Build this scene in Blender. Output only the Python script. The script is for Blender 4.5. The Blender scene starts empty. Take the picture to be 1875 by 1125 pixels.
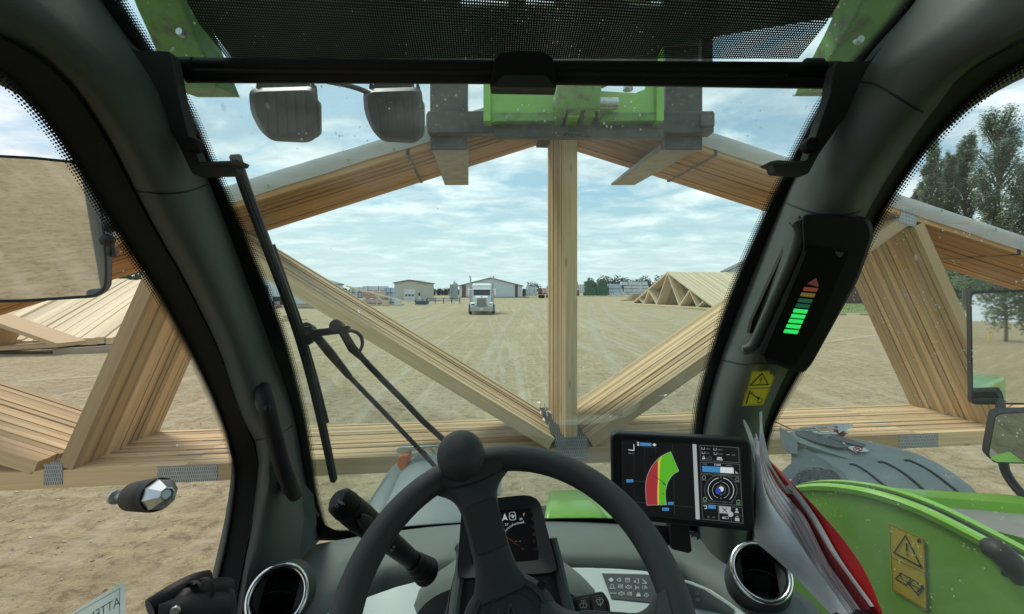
import bpy, bmesh, math, random
from mathutils import Vector, Matrix
from mathutils.bvhtree import BVHTree
random.seed(11)
R = math.radians
C = bpy.context.scene.collection
SC = bpy.context.scene

# ------------------------------------------------------------------ camera
HC, F, CX, HY = 2.63, 750.0, 937.5, 530.0      # eye height; focal length, centre column and horizon row in photo pixels
cam = bpy.data.cameras.new('camera')
camera = bpy.data.objects.new('camera', cam)
C.objects.link(camera)
camera.location = (0, 0, HC)
camera.rotation_euler = (R(90), 0, 0)
cam.sensor_width = 36
cam.lens = 36 * F / 1875
cam.shift_y = (HY - 562.5) / 1875
cam.clip_start = 0.02
cam.clip_end = 3000
SC.camera = camera

# ------------------------------------------------------------------ world
SUN_EL, SUN_AZ = R(52), R(-40)                   # azimuth from +Y, clockwise
w = bpy.data.worlds.new('World')
SC.world = w
w.use_nodes = True
nt = w.node_tree
nt.nodes.clear()
N = nt.nodes.new
L = nt.links.new
out = N('ShaderNodeOutputWorld')
bg = N('ShaderNodeBackground')
bg.inputs['Strength'].default_value = 0.088
sky = N('ShaderNodeTexSky')
sky.sky_type = 'NISHITA'
sky.sun_disc = False
sky.sun_elevation = SUN_EL
sky.sun_rotation = SUN_AZ
sky.air_density = 1.3
sky.dust_density = 2.0
tc = N('ShaderNodeTexCoord')
sep = N('ShaderNodeSeparateXYZ')
L(tc.outputs['Generated'], sep.inputs[0])
def wmath(op, a, b=None, clamp=False):
    n = N('ShaderNodeMath')
    n.operation = op
    n.use_clamp = clamp
    for i, v in enumerate((a, b)):
        if v is None: continue
        if isinstance(v, (int, float)): n.inputs[i].default_value = v
        else: L(v, n.inputs[i])
    return n.outputs[0]
zc = wmath('MAXIMUM', sep.outputs['Z'], 0.0)
zd = wmath('ADD', zc, 0.13)
cx_ = wmath('DIVIDE', sep.outputs['X'], zd)
cy_ = wmath('DIVIDE', sep.outputs['Y'], zd)
comb = N('ShaderNodeCombineXYZ')
L(cx_, comb.inputs[0]); L(cy_, comb.inputs[1])
def wnoise(scale, detail, rough, dist, sx=1.0, off=0.0):
    m = N('ShaderNodeMapping')
    m.inputs['Scale'].default_value = (sx, 1, 1)
    m.inputs['Rotation'].default_value = (0, 0, R(12))
    m.inputs['Location'].default_value = (off, off * .7, 0)
    L(comb.outputs[0], m.inputs[0])
    n = N('ShaderNodeTexNoise')
    n.inputs['Scale'].default_value = scale
    n.inputs['Detail'].default_value = detail
    n.inputs['Roughness'].default_value = rough
    n.inputs['Distortion'].default_value = dist
    L(m.outputs[0], n.inputs['Vector'])
    return n.outputs['Fac']
big = wnoise(1.1, 5, .55, .3, .8, 3.1)
mid = wnoise(3.1, 9, .60, .35, .75, 7.7)
cov = wmath('ADD', wmath('MULTIPLY', big, .40), wmath('MULTIPLY', mid, .60))
ramp = N('ShaderNodeValToRGB')
ramp.color_ramp.elements[0].position = .425
ramp.color_ramp.elements[0].color = (0, 0, 0, 1)
ramp.color_ramp.elements[1].position = .58
ramp.color_ramp.elements[1].color = (1, 1, 1, 1)
L(cov, ramp.inputs[0])
shade = wnoise(2.6, 6, .6, .2, .7, 1.3)
sr = N('ShaderNodeValToRGB')
sr.color_ramp.elements[0].position = .36
sr.color_ramp.elements[0].color = (4.2, 5.0, 5.5, 1)
sr.color_ramp.elements[1].position = .60
sr.color_ramp.elements[1].color = (8.4, 8.7, 8.7, 1)
L(shade, sr.inputs[0])
blue = N('ShaderNodeMix'); blue.data_type = 'RGBA'
blue.inputs['Factor'].default_value = .7
L(sky.outputs[0], blue.inputs['A'])
blue.inputs['B'].default_value = (2.6, 4.3, 5.3, 1)
m1 = N('ShaderNodeMix'); m1.data_type = 'RGBA'
L(wmath('MULTIPLY', ramp.outputs[0], .92), m1.inputs['Factor'])
L(blue.outputs['Result'], m1.inputs['A']); L(sr.outputs[0], m1.inputs['B'])
# pale band of distant air at the horizon
hz = N('ShaderNodeValToRGB')
hz.color_ramp.elements[0].position = 0.0
hz.color_ramp.elements[0].color = (.85, .85, .85, 1)
hz.color_ramp.elements[1].position = .22
hz.color_ramp.elements[1].color = (0, 0, 0, 1)
L(zc, hz.inputs[0])
m2 = N('ShaderNodeMix'); m2.data_type = 'RGBA'
L(hz.outputs[0], m2.inputs['Factor'])
L(m1.outputs['Result'], m2.inputs['A'])
m2.inputs['B'].default_value = (5.5, 6.4, 6.5, 1)
L(m2.outputs['Result'], bg.inputs[0])
L(bg.outputs[0], out.inputs[0])

# ------------------------------------------------------------------ sun behind thin cloud
sl = bpy.data.lights.new('sun', 'SUN')
sl.energy = 1.5
sl.angle = R(14)
sl.color = (1.0, .95, .87)
sun = bpy.data.objects.new('sun', sl)
C.objects.link(sun)
sd = Vector((math.sin(SUN_AZ) * math.cos(SUN_EL), math.cos(SUN_AZ) * math.cos(SUN_EL), math.sin(SUN_EL)))
sun.rotation_euler = sd.to_track_quat('Z', 'Y').to_euler()
sun.location = (0, 0, 60)

SC.view_settings.view_transform = 'Standard'
SC.view_settings.look = 'None'
SC.view_settings.gamma = 1
SC.view_settings.use_curve_mapping = False
SC.view_settings.exposure = 0.75
SC.render.engine = 'CYCLES'
SC.cycles.use_denoising = True
SC.cycles.max_bounces = 8
SC.cycles.transparent_max_bounces = 24
SC.cycles.sample_clamp_indirect = 6
SC.cycles.caustics_reflective = False
SC.cycles.caustics_refractive = False

# ------------------------------------------------------------------ geometry helpers
def V(*a): return Vector(a)
def P(px, py, Y):
    """the place at distance Y that the photo shows at pixel (px, py)"""
    return Vector(((px - CX) / F * Y, Y, HC - (py - HY) / F * Y))
def PX(px, py, X): return P(px, py, X * F / (px - CX))
def G(px, py): return P(px, py, F * HC / (py - HY))          # on the ground
def Yw(py): return 0.885 / (1 - 0.000627 * (py - HY))          # the raked windscreen
def W(px, py, off=0.0): return P(px, py, Yw(py) + off)
def lerp(a, b, t): return a + (b - a) * t
def sst(a, b, x):
    t = max(0, min(1, (x - a) / (b - a)))
    return t * t * (3 - 2 * t)
def poly_at(pts, n):
    """n points evenly spread over a polyline (2-D or 3-D tuples)"""
    d = [0]
    for a, b in zip(pts, pts[1:]): d.append(d[-1] + math.dist(a, b))
    res = []
    for i in range(n):
        s = d[-1] * i / (n - 1)
        k = 0
        while k < len(d) - 2 and d[k + 1] < s: k += 1
        t = (s - d[k]) / max(1e-9, d[k + 1] - d[k])
        res.append(tuple(x + (y - x) * t for x, y in zip(pts[k], pts[k + 1])))
    return res
def smooth_poly(pts, it=2):
    for _ in range(it):
        q = [pts[0]]
        for a, b in zip(pts, pts[1:]):
            q.append(tuple(.75 * x + .25 * y for x, y in zip(a, b)))
            q.append(tuple(.25 * x + .75 * y for x, y in zip(a, b)))
        q.append(pts[-1])
        pts = q
    return pts
def round_poly(pts, r, n=4):
    """a 2-D polygon with its corners rounded by about r"""
    q = []
    m = len(pts)
    for i in range(m):
        p0, p1, p2 = Vector(pts[i - 1]), Vector(pts[i]), Vector(pts[(i + 1) % m])
        d0, d2 = (p0 - p1), (p2 - p1)
        rr = min(r, d0.length * .45, d2.length * .45)
        a, b = p1 + d0.normalized() * rr, p1 + d2.normalized() * rr
        for k in range(n + 1):
            t = k / n
            q.append(tuple((1 - t) ** 2 * a + 2 * t * (1 - t) * p1 + t * t * b))
    return q

class MB:
    def __init__(s):
        s.v, s.f, s.uv, s.mi = [], [], [], []
    def add(s, pts): 
        k = len(s.v)
        s.v.extend([tuple(p) for p in pts])
        return k
    def face(s, idx, uv=None, mi=0):
        s.f.append(tuple(idx)); s.uv.append(uv); s.mi.append(mi)
    def poly(s, pts, mi=0, uv=None):
        k = s.add(pts)
        s.face(range(k, k + len(pts)), uv, mi)
    def prism(s, pts, vec, mi=0, mi_side=None):
        """polygon pts swept by vec"""
        n = len(pts); vec = Vector(vec)
        k = s.add(pts); j = s.add([Vector(p) + vec for p in pts])
        s.face(range(k, k + n), None, mi)
        s.face([j + n - 1 - i for i in range(n)], None, mi)
        for i in range(n):
            a = (i + 1) % n
            s.face((k + a, k + i, j + i, j + a), None, mi if mi_side is None else mi_side)
    def box(s, c, size, rot=None, mi=0):
        c = Vector(c); hx, hy, hz = size[0] / 2, size[1] / 2, size[2] / 2
        M = rot if rot is not None else Matrix.Identity(3)
        q = [c + M @ Vector((x * hx, y * hy, z * hz)) for z in (-1, 1) for y in (-1, 1) for x in (-1, 1)]
        k = s.add(q)
        for f in ((0, 2, 3, 1), (4, 5, 7, 6), (0, 1, 5, 4), (2, 6, 7, 3), (0, 4, 6, 2), (1, 3, 7, 5)):
            s.face([k + i for i in f], None, mi)
    def beam(s, a, b, wid, thk, up, mi=0, off=0.0):
        """board from a to b; wid along up x dir, thk along up; UVs in metres along the grain"""
        a, b = Vector(a), Vector(b)
        d = (b - a); ln = d.length; d.normalize()
        up = Vector(up).normalized()
        sd_ = d.cross(up).normalized()
        up = sd_.cross(d).normalized()
        h, t = sd_ * wid / 2, up * thk / 2
        q = [a - h - t, a + h - t, a + h + t, a - h + t, b - h - t, b + h - t, b + h + t, b - h + t]
        k = s.add(q)
        vv = [0, wid, wid + thk, 2 * wid + thk, 2 * wid + 2 * thk]
        for i, (p, r) in enumerate(((0, 1), (1, 2), (2, 3), (3, 0))):
            s.face((k + r, k + p, k + p + 4, k + r + 4), [(off, off + vv[i + 1]), (off, off + vv[i]), (off + ln, off + vv[i]), (off + ln, off + vv[i + 1])], mi)
        s.face((k, k + 1, k + 2, k + 3), [(off, 0), (off + wid * .02, 0), (off + wid * .02, thk), (off, thk)], mi)
        s.face((k + 7, k + 6, k + 5, k + 4), [(off, 0), (off + wid * .02, 0), (off + wid * .02, thk), (off, thk)], mi)
    def tube(s, pts, r, n=10, cap=True, mi=0, flat=1.0, ref=None):
        pts = [Vector(p) for p in pts]
        m = len(pts)
        rs = r if isinstance(r, (list, tuple)) else [r] * m
        t0 = (pts[1] - pts[0]).normalized()
        ref = Vector(ref) if ref is not None else (Vector((0, 0, 1)) if abs(t0.z) < .9 else Vector((1, 0, 0)))
        nrm = (ref - t0 * ref.dot(t0)).normalized()
        rings = []
        dist = 0
        for i, p in enumerate(pts):
            if i == 0: t = t0
            elif i == m - 1: t = (pts[i] - pts[i - 1]).normalized()
            else: t = ((pts[i + 1] - p).normalized() + (p - pts[i - 1]).normalized()).normalized()
            nrm = (nrm - t * nrm.dot(t)).normalized()
            bn = t.cross(nrm)
            if i: dist += (pts[i] - pts[i - 1]).length
            rings.append((s.add([p + (nrm * math.cos(a) * flat + bn * math.sin(a)) * rs[i] for a in [2 * math.pi * j / n for j in range(n)]]), dist))
        for (k, d0), (l, d1) in zip(rings, rings[1:]):
            for j in range(n):
                a = (j + 1) % n
                s.face((k + j, k + a, l + a, l + j), [(d0, j / n), (d0, (j + 1) / n), (d1, (j + 1) / n), (d1, j / n)], mi)
        if cap:
            s.face([rings[0][0] + n - 1 - j for j in range(n)], None, mi)
            s.face([rings[-1][0] + j for j in range(n)], None, mi)
    def lathe(s, prof, o, ax, n=32, mi=0, ref=None):
        """profile of (radius, height) round the axis ax from o"""
        o, ax = Vector(o), Vector(ax).normalized()
        r0 = Vector(ref) if ref is not None else (Vector((0, 0, 1)) if abs(ax.z) < .9 else Vector((1, 0, 0)))
        e1 = (r0 - ax * r0.dot(ax)).normalized(); e2 = ax.cross(e1)
        rings = []
        for r, h in prof:
            if r < 1e-6: rings.append((s.add([o + ax * h]), True))
            else: rings.append((s.add([o + ax * h + (e1 * math.cos(a) + e2 * math.sin(a)) * r for a in [2 * math.pi * j / n for j in range(n)]]), False))
        for (k, p0), (l, p1) in zip(rings, rings[1:]):
            for j in range(n):
                a = (j + 1) % n
                if p0 and p1: continue
                if p0: s.face((k, l + a, l + j), None, mi)
                elif p1: s.face((k + j, k + a, l), None, mi)
                else: s.face((k + j, k + a, l + a, l + j), None, mi)
    def loft(s, rows, closed=False, mi=0, uv=True):
        """rows of equally many points"""
        n = len(rows[0])
        ks = [s.add(r) for r in rows]
        # lengths for UVs
        L0 = [0]
        for a, b in zip(rows, rows[1:]):
            L0.append(L0[-1] + sum((Vector(x) - Vector(y)).length for x, y in zip(a, b)) / n)
        for i in range(len(rows) - 1):
            for j in range(n if closed else n - 1):
                a = (j + 1) % n
                s.face((ks[i] + j, ks[i] + a, ks[i + 1] + a, ks[i + 1] + j),
                       [(L0[i], j / (n - 1)), (L0[i], (j + 1) / (n - 1)), (L0[i + 1], (j + 1) / (n - 1)), (L0[i + 1], j / (n - 1))] if uv else None, mi)
        return ks
    def sphere(s, c, r, n=20, m=12, mi=0, scale=(1, 1, 1), rot=None):
        c = Vector(c); M = rot if rot is not None else Matrix.Identity(3)
        rows = []
        for i in range(m + 1):
            th = math.pi * i / m
            rows.append([c + M @ Vector((r * scale[0] * math.sin(th) * math.cos(a), r * scale[1] * math.sin(th) * math.sin(a), r * scale[2] * math.cos(th))) for a in [2 * math.pi * j / n for j in range(n)]])
        s.loft(rows[::-1], True, mi, False)
    def bvh(s): return BVHTree.FromPolygons([Vector(v) for v in s.v], s.f)
    def build(s, name, mats, parent=None, smooth=35, bevel=0, seg=2, flip=False, origin=None, solid=0, keep=False):
        me = bpy.data.meshes.new(name)
        o = Vector(origin) if origin is not None else (Vector(parent.matrix_world.translation) if parent is not None else Vector((0, 0, 0)))
        if origin is None and parent is None and s.v and not keep:
            xs = [p[0] for p in s.v]; ys = [p[1] for p in s.v]; zs = [p[2] for p in s.v]
            o = Vector(((min(xs) + max(xs)) / 2, (min(ys) + max(ys)) / 2, min(zs)))
        me.from_pydata([tuple(Vector(p) - o) for p in s.v], [], s.f)
        if any(u is not None for u in s.uv):
            ul = me.uv_layers.new(name='UVMap')
            k = 0
            flat = []
            for f, u in zip(s.f, s.uv):
                for i in range(len(f)): flat.extend(u[i] if u is not None else (0.0, 0.0))
            ul.data.foreach_set('uv', flat)
        mats = mats if isinstance(mats, (list, tuple)) else [mats]
        for m in mats: me.materials.append(m)
        if len(mats) > 1: me.polygons.foreach_set('material_index', s.mi)
        if smooth:
            me.polygons.foreach_set('use_smooth', [True] * len(me.polygons))
            try: me.set_sharp_from_angle(angle=R(smooth))
            except Exception: pass
        me.update()
        ob = bpy.data.objects.new(name, me)
        C.objects.link(ob)
        if parent is not None:
            ob.parent = parent
            ob.location = o - Vector(parent.matrix_world.translation)
        else: ob.location = o
        ob.matrix_world = Matrix.Translation(o)
        if solid:
            m = ob.modifiers.new('solid', 'SOLIDIFY'); m.thickness = solid; m.offset = -1
        if bevel:
            m = ob.modifiers.new('bevel', 'BEVEL'); m.width = bevel; m.segments = seg; m.limit_method = 'ANGLE'; m.angle_limit = R(40)
            m.harden_normals = True
        return ob

def tag(o, label=None, cat=None, group=None, kind=None):
    if label: o['label'] = label
    if cat: o['category'] = cat
    if group: o['group'] = group
    if kind: o['kind'] = kind
    return o
def thing(name, loc, label=None, cat=None, group=None, rz=0):
    o = bpy.data.objects.new(name, None)
    C.objects.link(o)
    o.empty_display_size = .2
    o.location = loc
    o.rotation_euler = (0, 0, rz)
    o.matrix_world = Matrix.Translation(Vector(loc)) @ Matrix.Rotation(rz, 4, 'Z')
    return tag(o, label, cat, group)
def node(name, parent, loc=None):
    """an Empty that gathers the sub-parts of a part"""
    o = bpy.data.objects.new(name, None)
    C.objects.link(o)
    o.parent = parent
    l = Vector(loc) if loc is not None else Vector(parent.matrix_world.translation)
    o.location = l - Vector(parent.matrix_world.translation)
    o.matrix_world = Matrix.Translation(l)
    return o
def settle(o):
    """world matrices of plain translated parents, so that children can be placed in world coordinates"""
    m = Matrix.Translation(o.location)
    if o.parent is not None: m = o.parent.matrix_world @ m
    o.matrix_world = m
    return o
def part(mb, name, mats, parent, **k):
    o = mb.build(name, mats, parent, **k)
    return o
def copy_tree(o, parent=None):
    c = o.copy(); C.objects.link(c)
    if parent is not None: c.parent = parent
    for ch in o.children: copy_tree(ch, c)
    return c

class Frame:
    """a plane given by three places; photo pixels are cast onto it"""
    def __init__(s, a, b, c):
        s.o = Vector(a)
        s.ux = (Vector(b) - s.o).normalized()
        y = Vector(c) - s.o
        s.uy = (y - s.ux * y.dot(s.ux)).normalized()
        s.n = s.ux.cross(s.uy)
        if s.n.dot(V(0, 0, HC) - s.o) < 0: s.n = -s.n
    def px(s, x, y, off=0.0):
        d = V((x - CX) / F, 1, -(y - HY) / F); e = V(0, 0, HC)
        o = s.o + s.n * off
        t = (o - e).dot(s.n) / d.dot(s.n)
        return e + d * t
    def at(s, x, y, off=0.0): return s.o + s.ux * x + s.uy * y + s.n * off
    def pxs(s, pts, off=0.0): return [s.px(x, y, off) for x, y in pts]
def flip_to_cam(pts):
    a = [Vector(p) for p in pts]
    nrm = V(0, 0, 0)
    for i in range(len(a)):
        nrm += a[i].cross(a[(i + 1) % len(a)])
    c = sum(a, V(0, 0, 0)) / len(a)
    return pts if nrm.dot(V(0, 0, HC) - c) > 0 else pts[::-1]
class Ink:
    """flat print on a frame, in photo pixels"""
    def __init__(s, fr, off): s.fr, s.off, s.mb = fr, off, MB()
    def poly(s, pts, mi=0, lift=0.0):
        s.mb.poly(flip_to_cam(s.fr.pxs(pts, s.off + lift)), mi)
    def line(s, pts, wpx, mi=0, closed=False, lift=0.0):
        q = list(pts) + ([pts[0]] if closed else [])
        for a, b in zip(q, q[1:]):
            dx, dy = b[0] - a[0], b[1] - a[1]
            l = math.hypot(dx, dy) or 1
            ox, oy = -dy / l * wpx / 2, dx / l * wpx / 2
            ex, ey = dx / l * wpx * .3, dy / l * wpx * .3
            s.poly([(a[0] + ox - ex, a[1] + oy - ey), (b[0] + ox + ex, b[1] + oy + ey), (b[0] - ox + ex, b[1] - oy + ey), (a[0] - ox - ex, a[1] - oy - ey)], mi, lift)
    def arc(s, cx, cy, r, a0, a1, wpx, mi=0, n=20, ry=None, lift=0.0):
        ry = r if ry is None else ry
        p = [(cx + r * math.cos(R(a0 + (a1 - a0) * i / n)), cy - ry * math.sin(R(a0 + (a1 - a0) * i / n))) for i in range(n + 1)]
        for a, b in zip(p, p[1:]):
            def o(q, k): 
                d = math.hypot(q[0] - cx, q[1] - cy)
                return (cx + (q[0] - cx) * (1 + k / d), cy + (q[1] - cy) * (1 + k / d))
            s.poly([o(a, wpx / 2), o(b, wpx / 2), o(b, -wpx / 2), o(a, -wpx / 2)], mi, lift)
    def disc(s, cx, cy, r, mi=0, n=16, lift=0.0):
        s.poly([(cx + r * math.cos(2 * math.pi * i / n), cy + r * math.sin(2 * math.pi * i / n)) for i in range(n)], mi, lift)
    def rect(s, x0, y0, x1, y1, mi=0, lift=0.0, sk=0.0):
        s.poly([(x0, y0), (x1, y0 + sk), (x1, y1 + sk), (x0, y1)], mi, lift)
    def text(s, txt, x, y, hpx, mi=0, slope=0.0, mirror=False, lift=0.0, xs=1.0):
        """text with baseline start (x, y), capital height hpx"""
        for tri in text_tris(txt):
            pts = []
            for a, b in tri:
                a *= hpx / .7 * xs; b *= hpx / .7
                if mirror: a = -a
                pts.append((x + a + b * 0.0, y - b + a * slope))
            s.poly(pts, mi, lift)
_tx = {}
def text_tris(txt):
    if txt in _tx: return _tx[txt]
    cu = bpy.data.curves.new('lettering', 'FONT')
    cu.body = txt
    cu.resolution_u = 2
    ob = bpy.data.objects.new('lettering', cu)
    C.objects.link(ob)
    dg = bpy.context.evaluated_depsgraph_get()
    me = bpy.data.meshes.new_from_object(ob.evaluated_get(dg))
    me.calc_loop_triangles()
    res = [[(me.vertices[i].co.x, me.vertices[i].co.y) for i in t.vertices] for t in me.loop_triangles]
    bpy.data.objects.remove(ob); bpy.data.curves.remove(cu); bpy.data.meshes.remove(me)
    _tx[txt] = res
    return res

# ------------------------------------------------------------------ materials
def mk(name, col, rough=.5, metal=0.0, var=.15, vs=12.0, bump=0.0, bs=300.0, spec=.5, var2=None, dirt=None, coord='Object', coat=0.0):
    m = bpy.data.materials.new(name)
    m.use_nodes = True
    t = m.node_tree; b = t.nodes['Principled BSDF']
    b.inputs['Roughness'].default_value = rough
    b.inputs['Metallic'].default_value = metal
    b.inputs['Specular IOR Level'].default_value = spec
    if coat: b.inputs['Coat Weight'].default_value = coat; b.inputs['Coat Roughness'].default_value = .15
    co = t.nodes.new('ShaderNodeTexCoord')
    nz = t.nodes.new('ShaderNodeTexNoise')
    nz.inputs['Scale'].default_value = vs; nz.inputs['Detail'].default_value = 6; nz.inputs['Roughness'].default_value = .6
    t.links.new(co.outputs[coord], nz.inputs['Vector'])
    rp = t.nodes.new('ShaderNodeValToRGB')
    c2 = var2 if var2 else tuple(max(0, c * (1 - var)) for c in col)
    c1 = tuple(min(1, c * (1 + var * .6)) for c in col)
    rp.color_ramp.elements[0].position = .32; rp.color_ramp.elements[0].color = (*c2, 1)
    rp.color_ramp.elements[1].position = .68; rp.color_ramp.elements[1].color = (*c1, 1)
    t.links.new(nz.outputs['Fac'], rp.inputs[0])
    src = rp.outputs[0]
    if dirt:
        dcol, lo, hi, ds = dirt
        n2 = t.nodes.new('ShaderNodeTexNoise'); n2.inputs['Scale'].default_value = ds; n2.inputs['Detail'].default_value = 8; n2.inputs['Roughness'].default_value = .7
        t.links.new(co.outputs[coord], n2.inputs['Vector'])
        r2 = t.nodes.new('ShaderNodeMapRange'); r2.inputs['From Min'].default_value = lo; r2.inputs['From Max'].default_value = hi
        t.links.new(n2.outputs['Fac'], r2.inputs['Value'])
        mx = t.nodes.new('ShaderNodeMix'); mx.data_type = 'RGBA'
        t.links.new(r2.outputs[0], mx.inputs['Factor']); t.links.new(src, mx.inputs['A']); mx.inputs['B'].default_value = (*dcol, 1)
        src = mx.outputs['Result']
    t.links.new(src, b.inputs['Base Color'])
    if bump:
        n3 = t.nodes.new('ShaderNodeTexNoise'); n3.inputs['Scale'].default_value = bs; n3.inputs['Detail'].default_value = 3
        t.links.new(co.outputs[coord], n3.inputs['Vector'])
        bp = t.nodes.new('ShaderNodeBump'); bp.inputs['Strength'].default_value = bump; bp.inputs['Distance'].default_value = .002
        t.links.new(n3.outputs['Fac'], bp.inputs['Height']); t.links.new(bp.outputs[0], b.inputs['Normal'])
    return m
def glow(name, col, s=1.0):
    m = bpy.data.materials.new(name); m.use_nodes = True
    t = m.node_tree; b = t.nodes['Principled BSDF']
    b.inputs['Base Color'].default_value = (*[c * .3 for c in col], 1)
    b.inputs['Roughness'].default_value = .4
    b.inputs['Emission Color'].default_value = (*col, 1)
    b.inputs['Emission Strength'].default_value = s * .62
    return m
class NT:
    """small helper for hand-built node trees"""
    def __init__(s, name):
        s.m = bpy.data.materials.new(name); s.m.use_nodes = True
        s.t = s.m.node_tree; s.b = s.t.nodes['Principled BSDF']; s.o = s.t.nodes['Material Output']
    def n(s, typ, **k):
        x = s.t.nodes.new('ShaderNode' + typ)
        for a, b in k.items(): setattr(x, a, b)
        return x
    def l(s, a, b): s.t.links.new(a, b)
    def math(s, op, a, b=None, clamp=False):
        x = s.n('Math', operation=op, use_clamp=clamp)
        for i, v in enumerate((a, b)):
            if v is None: continue
            if isinstance(v, (int, float)): x.inputs[i].default_value = v
            else: s.l(v, x.inputs[i])
        return x.outputs[0]
    def noise(s, vec, scale, detail=5, rough=.6, dist=0.0):
        x = s.n('TexNoise')
        for a, b in (('Scale', scale), ('Detail', detail), ('Roughness', rough), ('Distortion', dist)): x.inputs[a].default_value = b
        s.l(vec, x.inputs['Vector']); return x.outputs['Fac']
    def map(s, vec, scale=(1, 1, 1), loc=(0, 0, 0), rot=(0, 0, 0)):
        x = s.n('Mapping')
        x.inputs['Scale'].default_value = scale; x.inputs['Location'].default_value = loc; x.inputs['Rotation'].default_value = rot
        s.l(vec, x.inputs[0]); return x.outputs[0]
    def ramp(s, v, stops):
        x = s.n('ValToRGB')
        e = x.color_ramp.elements
        while len(e) < len(stops): e.new(.5)
        for i, (p, c) in enumerate(stops):
            e[i].position = p; e[i].color = (*c, 1) if not isinstance(c, (int, float)) else (c, c, c, 1)
        s.l(v, x.inputs[0]); return x.outputs[0]
    def rng(s, v, a, b, c=0.0, d=1.0):
        x = s.n('MapRange')
        for i, q in zip(('From Min', 'From Max', 'To Min', 'To Max'), (a, b, c, d)): x.inputs[i].default_value = q
        s.l(v, x.inputs['Value']); return x.outputs[0]
    def mix(s, f, a, b, mode='MIX'):
        x = s.n('Mix', data_type='RGBA', blend_type=mode)
        for k, v in (('Factor', f), ('A', a), ('B', b)):
            if isinstance(v, (int, float)): x.inputs[k].default_value = v
            elif isinstance(v, tuple): x.inputs[k].default_value = (*v, 1)
            else: s.l(v, x.inputs[k])
        return x.outputs['Result']
    def bump(s, h, strength, dist):
        x = s.n('Bump'); x.inputs['Strength'].default_value = strength; x.inputs['Distance'].default_value = dist
        s.l(h, x.inputs['Height']); s.l(x.outputs[0], s.b.inputs['Normal'])
def wood(name, light, dark, warm, knots=True, var=.30):
    q = NT(name)
    uv = q.n('UVMap').outputs[0]
    oi = q.n('ObjectInfo')
    sh = q.n('CombineXYZ')
    q.l(q.math('MULTIPLY', oi.outputs['Random'], 37.0), sh.inputs[0]); q.l(q.math('MULTIPLY', oi.outputs['Random'], 11.0), sh.inputs[1])
    add = q.n('VectorMath', operation='ADD'); q.l(uv, add.inputs[0]); q.l(sh.outputs[0], add.inputs[1])
    vec = add.outputs[0]
    g = q.noise(q.map(vec, (1.3, 42, 1)), 1.0, 5, .6, .6)
    g2 = q.noise(q.map(vec, (6, 260, 1)), 1.0, 3, .6)
    bl = q.noise(q.map(vec, (.7, 5, 1)), 1.0, 4, .6)
    c = q.mix(q.rng(g, .35, .68), light, dark)
    c = q.mix(q.rng(bl, .45, .75, 0, .6), c, warm)
    c = q.mix(q.rng(g2, .5, .8, 0, .35), c, dark)
    if knots:
        vo = q.n('TexVoronoi'); vo.inputs['Scale'].default_value = 1.0
        q.l(q.map(vec, (2.2, 9, 1)), vo.inputs['Vector'])
        k = q.rng(vo.outputs['Distance'], .05, .11, 1, 0)
        c = q.mix(q.math('MULTIPLY', k, .75), c, tuple(x * .35 for x in dark))
    c = q.mix(q.math('MULTIPLY', q.math('FRACT', q.math('MULTIPLY', oi.outputs['Random'], 7.31)), .55), c, warm)
    b = q.rng(oi.outputs['Random'], 0, 1, 1 - var, 1.16)
    v = q.n('VectorMath', operation='SCALE'); q.l(c, v.inputs[0]); q.l(b, v.inputs['Scale'])
    q.l(v.outputs[0], q.b.inputs['Base Color'])
    q.b.inputs['Roughness'].default_value = .75
    q.b.inputs['Specular IOR Level'].default_value = .25
    q.bump(g, .25, .002)
    return q.m
M = {}
M['trim'] = mk('moulded grey plastic', (.080, .096, .088), .55, var=.10, dirt=((.15, .15, .13), .60, .85, 9), bump=.35, bs=900)
M['trimdark'] = mk('dark grey plastic', (.038, .044, .042), .6, var=.08, bump=.35, bs=900)
M['dash'] = mk('grained dash plastic', (.15, .172, .158), .6, var=.05, bump=.4, bs=1100)
M['shell'] = mk('dark roof lining', (.05, .056, .054), .85, var=.15, bump=.3, bs=700)
M['rubber'] = mk('black rubber seal', (.012, .012, .012), .7, var=.25, bump=.2, bs=400)
M['black'] = mk('black plastic', (.016, .017, .018), .5, var=.15, spec=.3, bump=.2, bs=800)
M['blackmat'] = mk('matt black metal', (.014, .014, .015), .55, var=.3, bump=.2, bs=300)
M['wheel'] = mk('grained steering rim', (.045, .052, .053), .5, var=.06, bump=.5, bs=1400)
M['console'] = mk('pale grey console', (.56, .63, .61), .45, var=.04, bump=.1, bs=900)
M['chrome'] = mk('chrome', (.93, .95, .95), .16, 1.0, var=.05)
M['steel'] = mk('zinc plated steel', (.55, .60, .60), .35, 1.0, var=.15, vs=40)
M['green'] = mk('green machine paint', (.26, .58, .07), .35, var=.10, vs=5, dirt=((.34, .42, .18), .62, .86, 45), coat=.25)
M['greendirty'] = mk('dusty green paint', (.16, .38, .08), .5, var=.2, vs=9, dirt=((.10, .10, .06), .50, .70, 22))
M['fender'] = mk('grey fender plastic', (.27, .315, .30), .55, var=.10, vs=8, dirt=((.36, .36, .33), .60, .85, 40), bump=.3, bs=600)
M['forksteel'] = mk('worn fork steel', (.05, .05, .048), .5, .3, var=.4, vs=14, dirt=((.20, .16, .11), .56, .72, 18), bump=.5, bs=60)
M['forkworn'] = mk('scraped fork steel', (.30, .27, .22), .5, .3, var=.25, vs=10, dirt=((.12, .09, .07), .58, .75, 12))
M['white'] = mk('white paint', (.74, .76, .76), .4, var=.05)
M['yellow'] = mk('yellow decal film', (.72, .55, .03), .45, var=.06, vs=30)
M['ink'] = mk('black print', (.012, .012, .012), .5, var=.1)
M['paper'] = mk('white paper', (.84, .84, .85), .8, var=.06, vs=25)
M['paperpink'] = mk('pink paper', (.66, .48, .52), .8, var=.08, vs=25)
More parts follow.
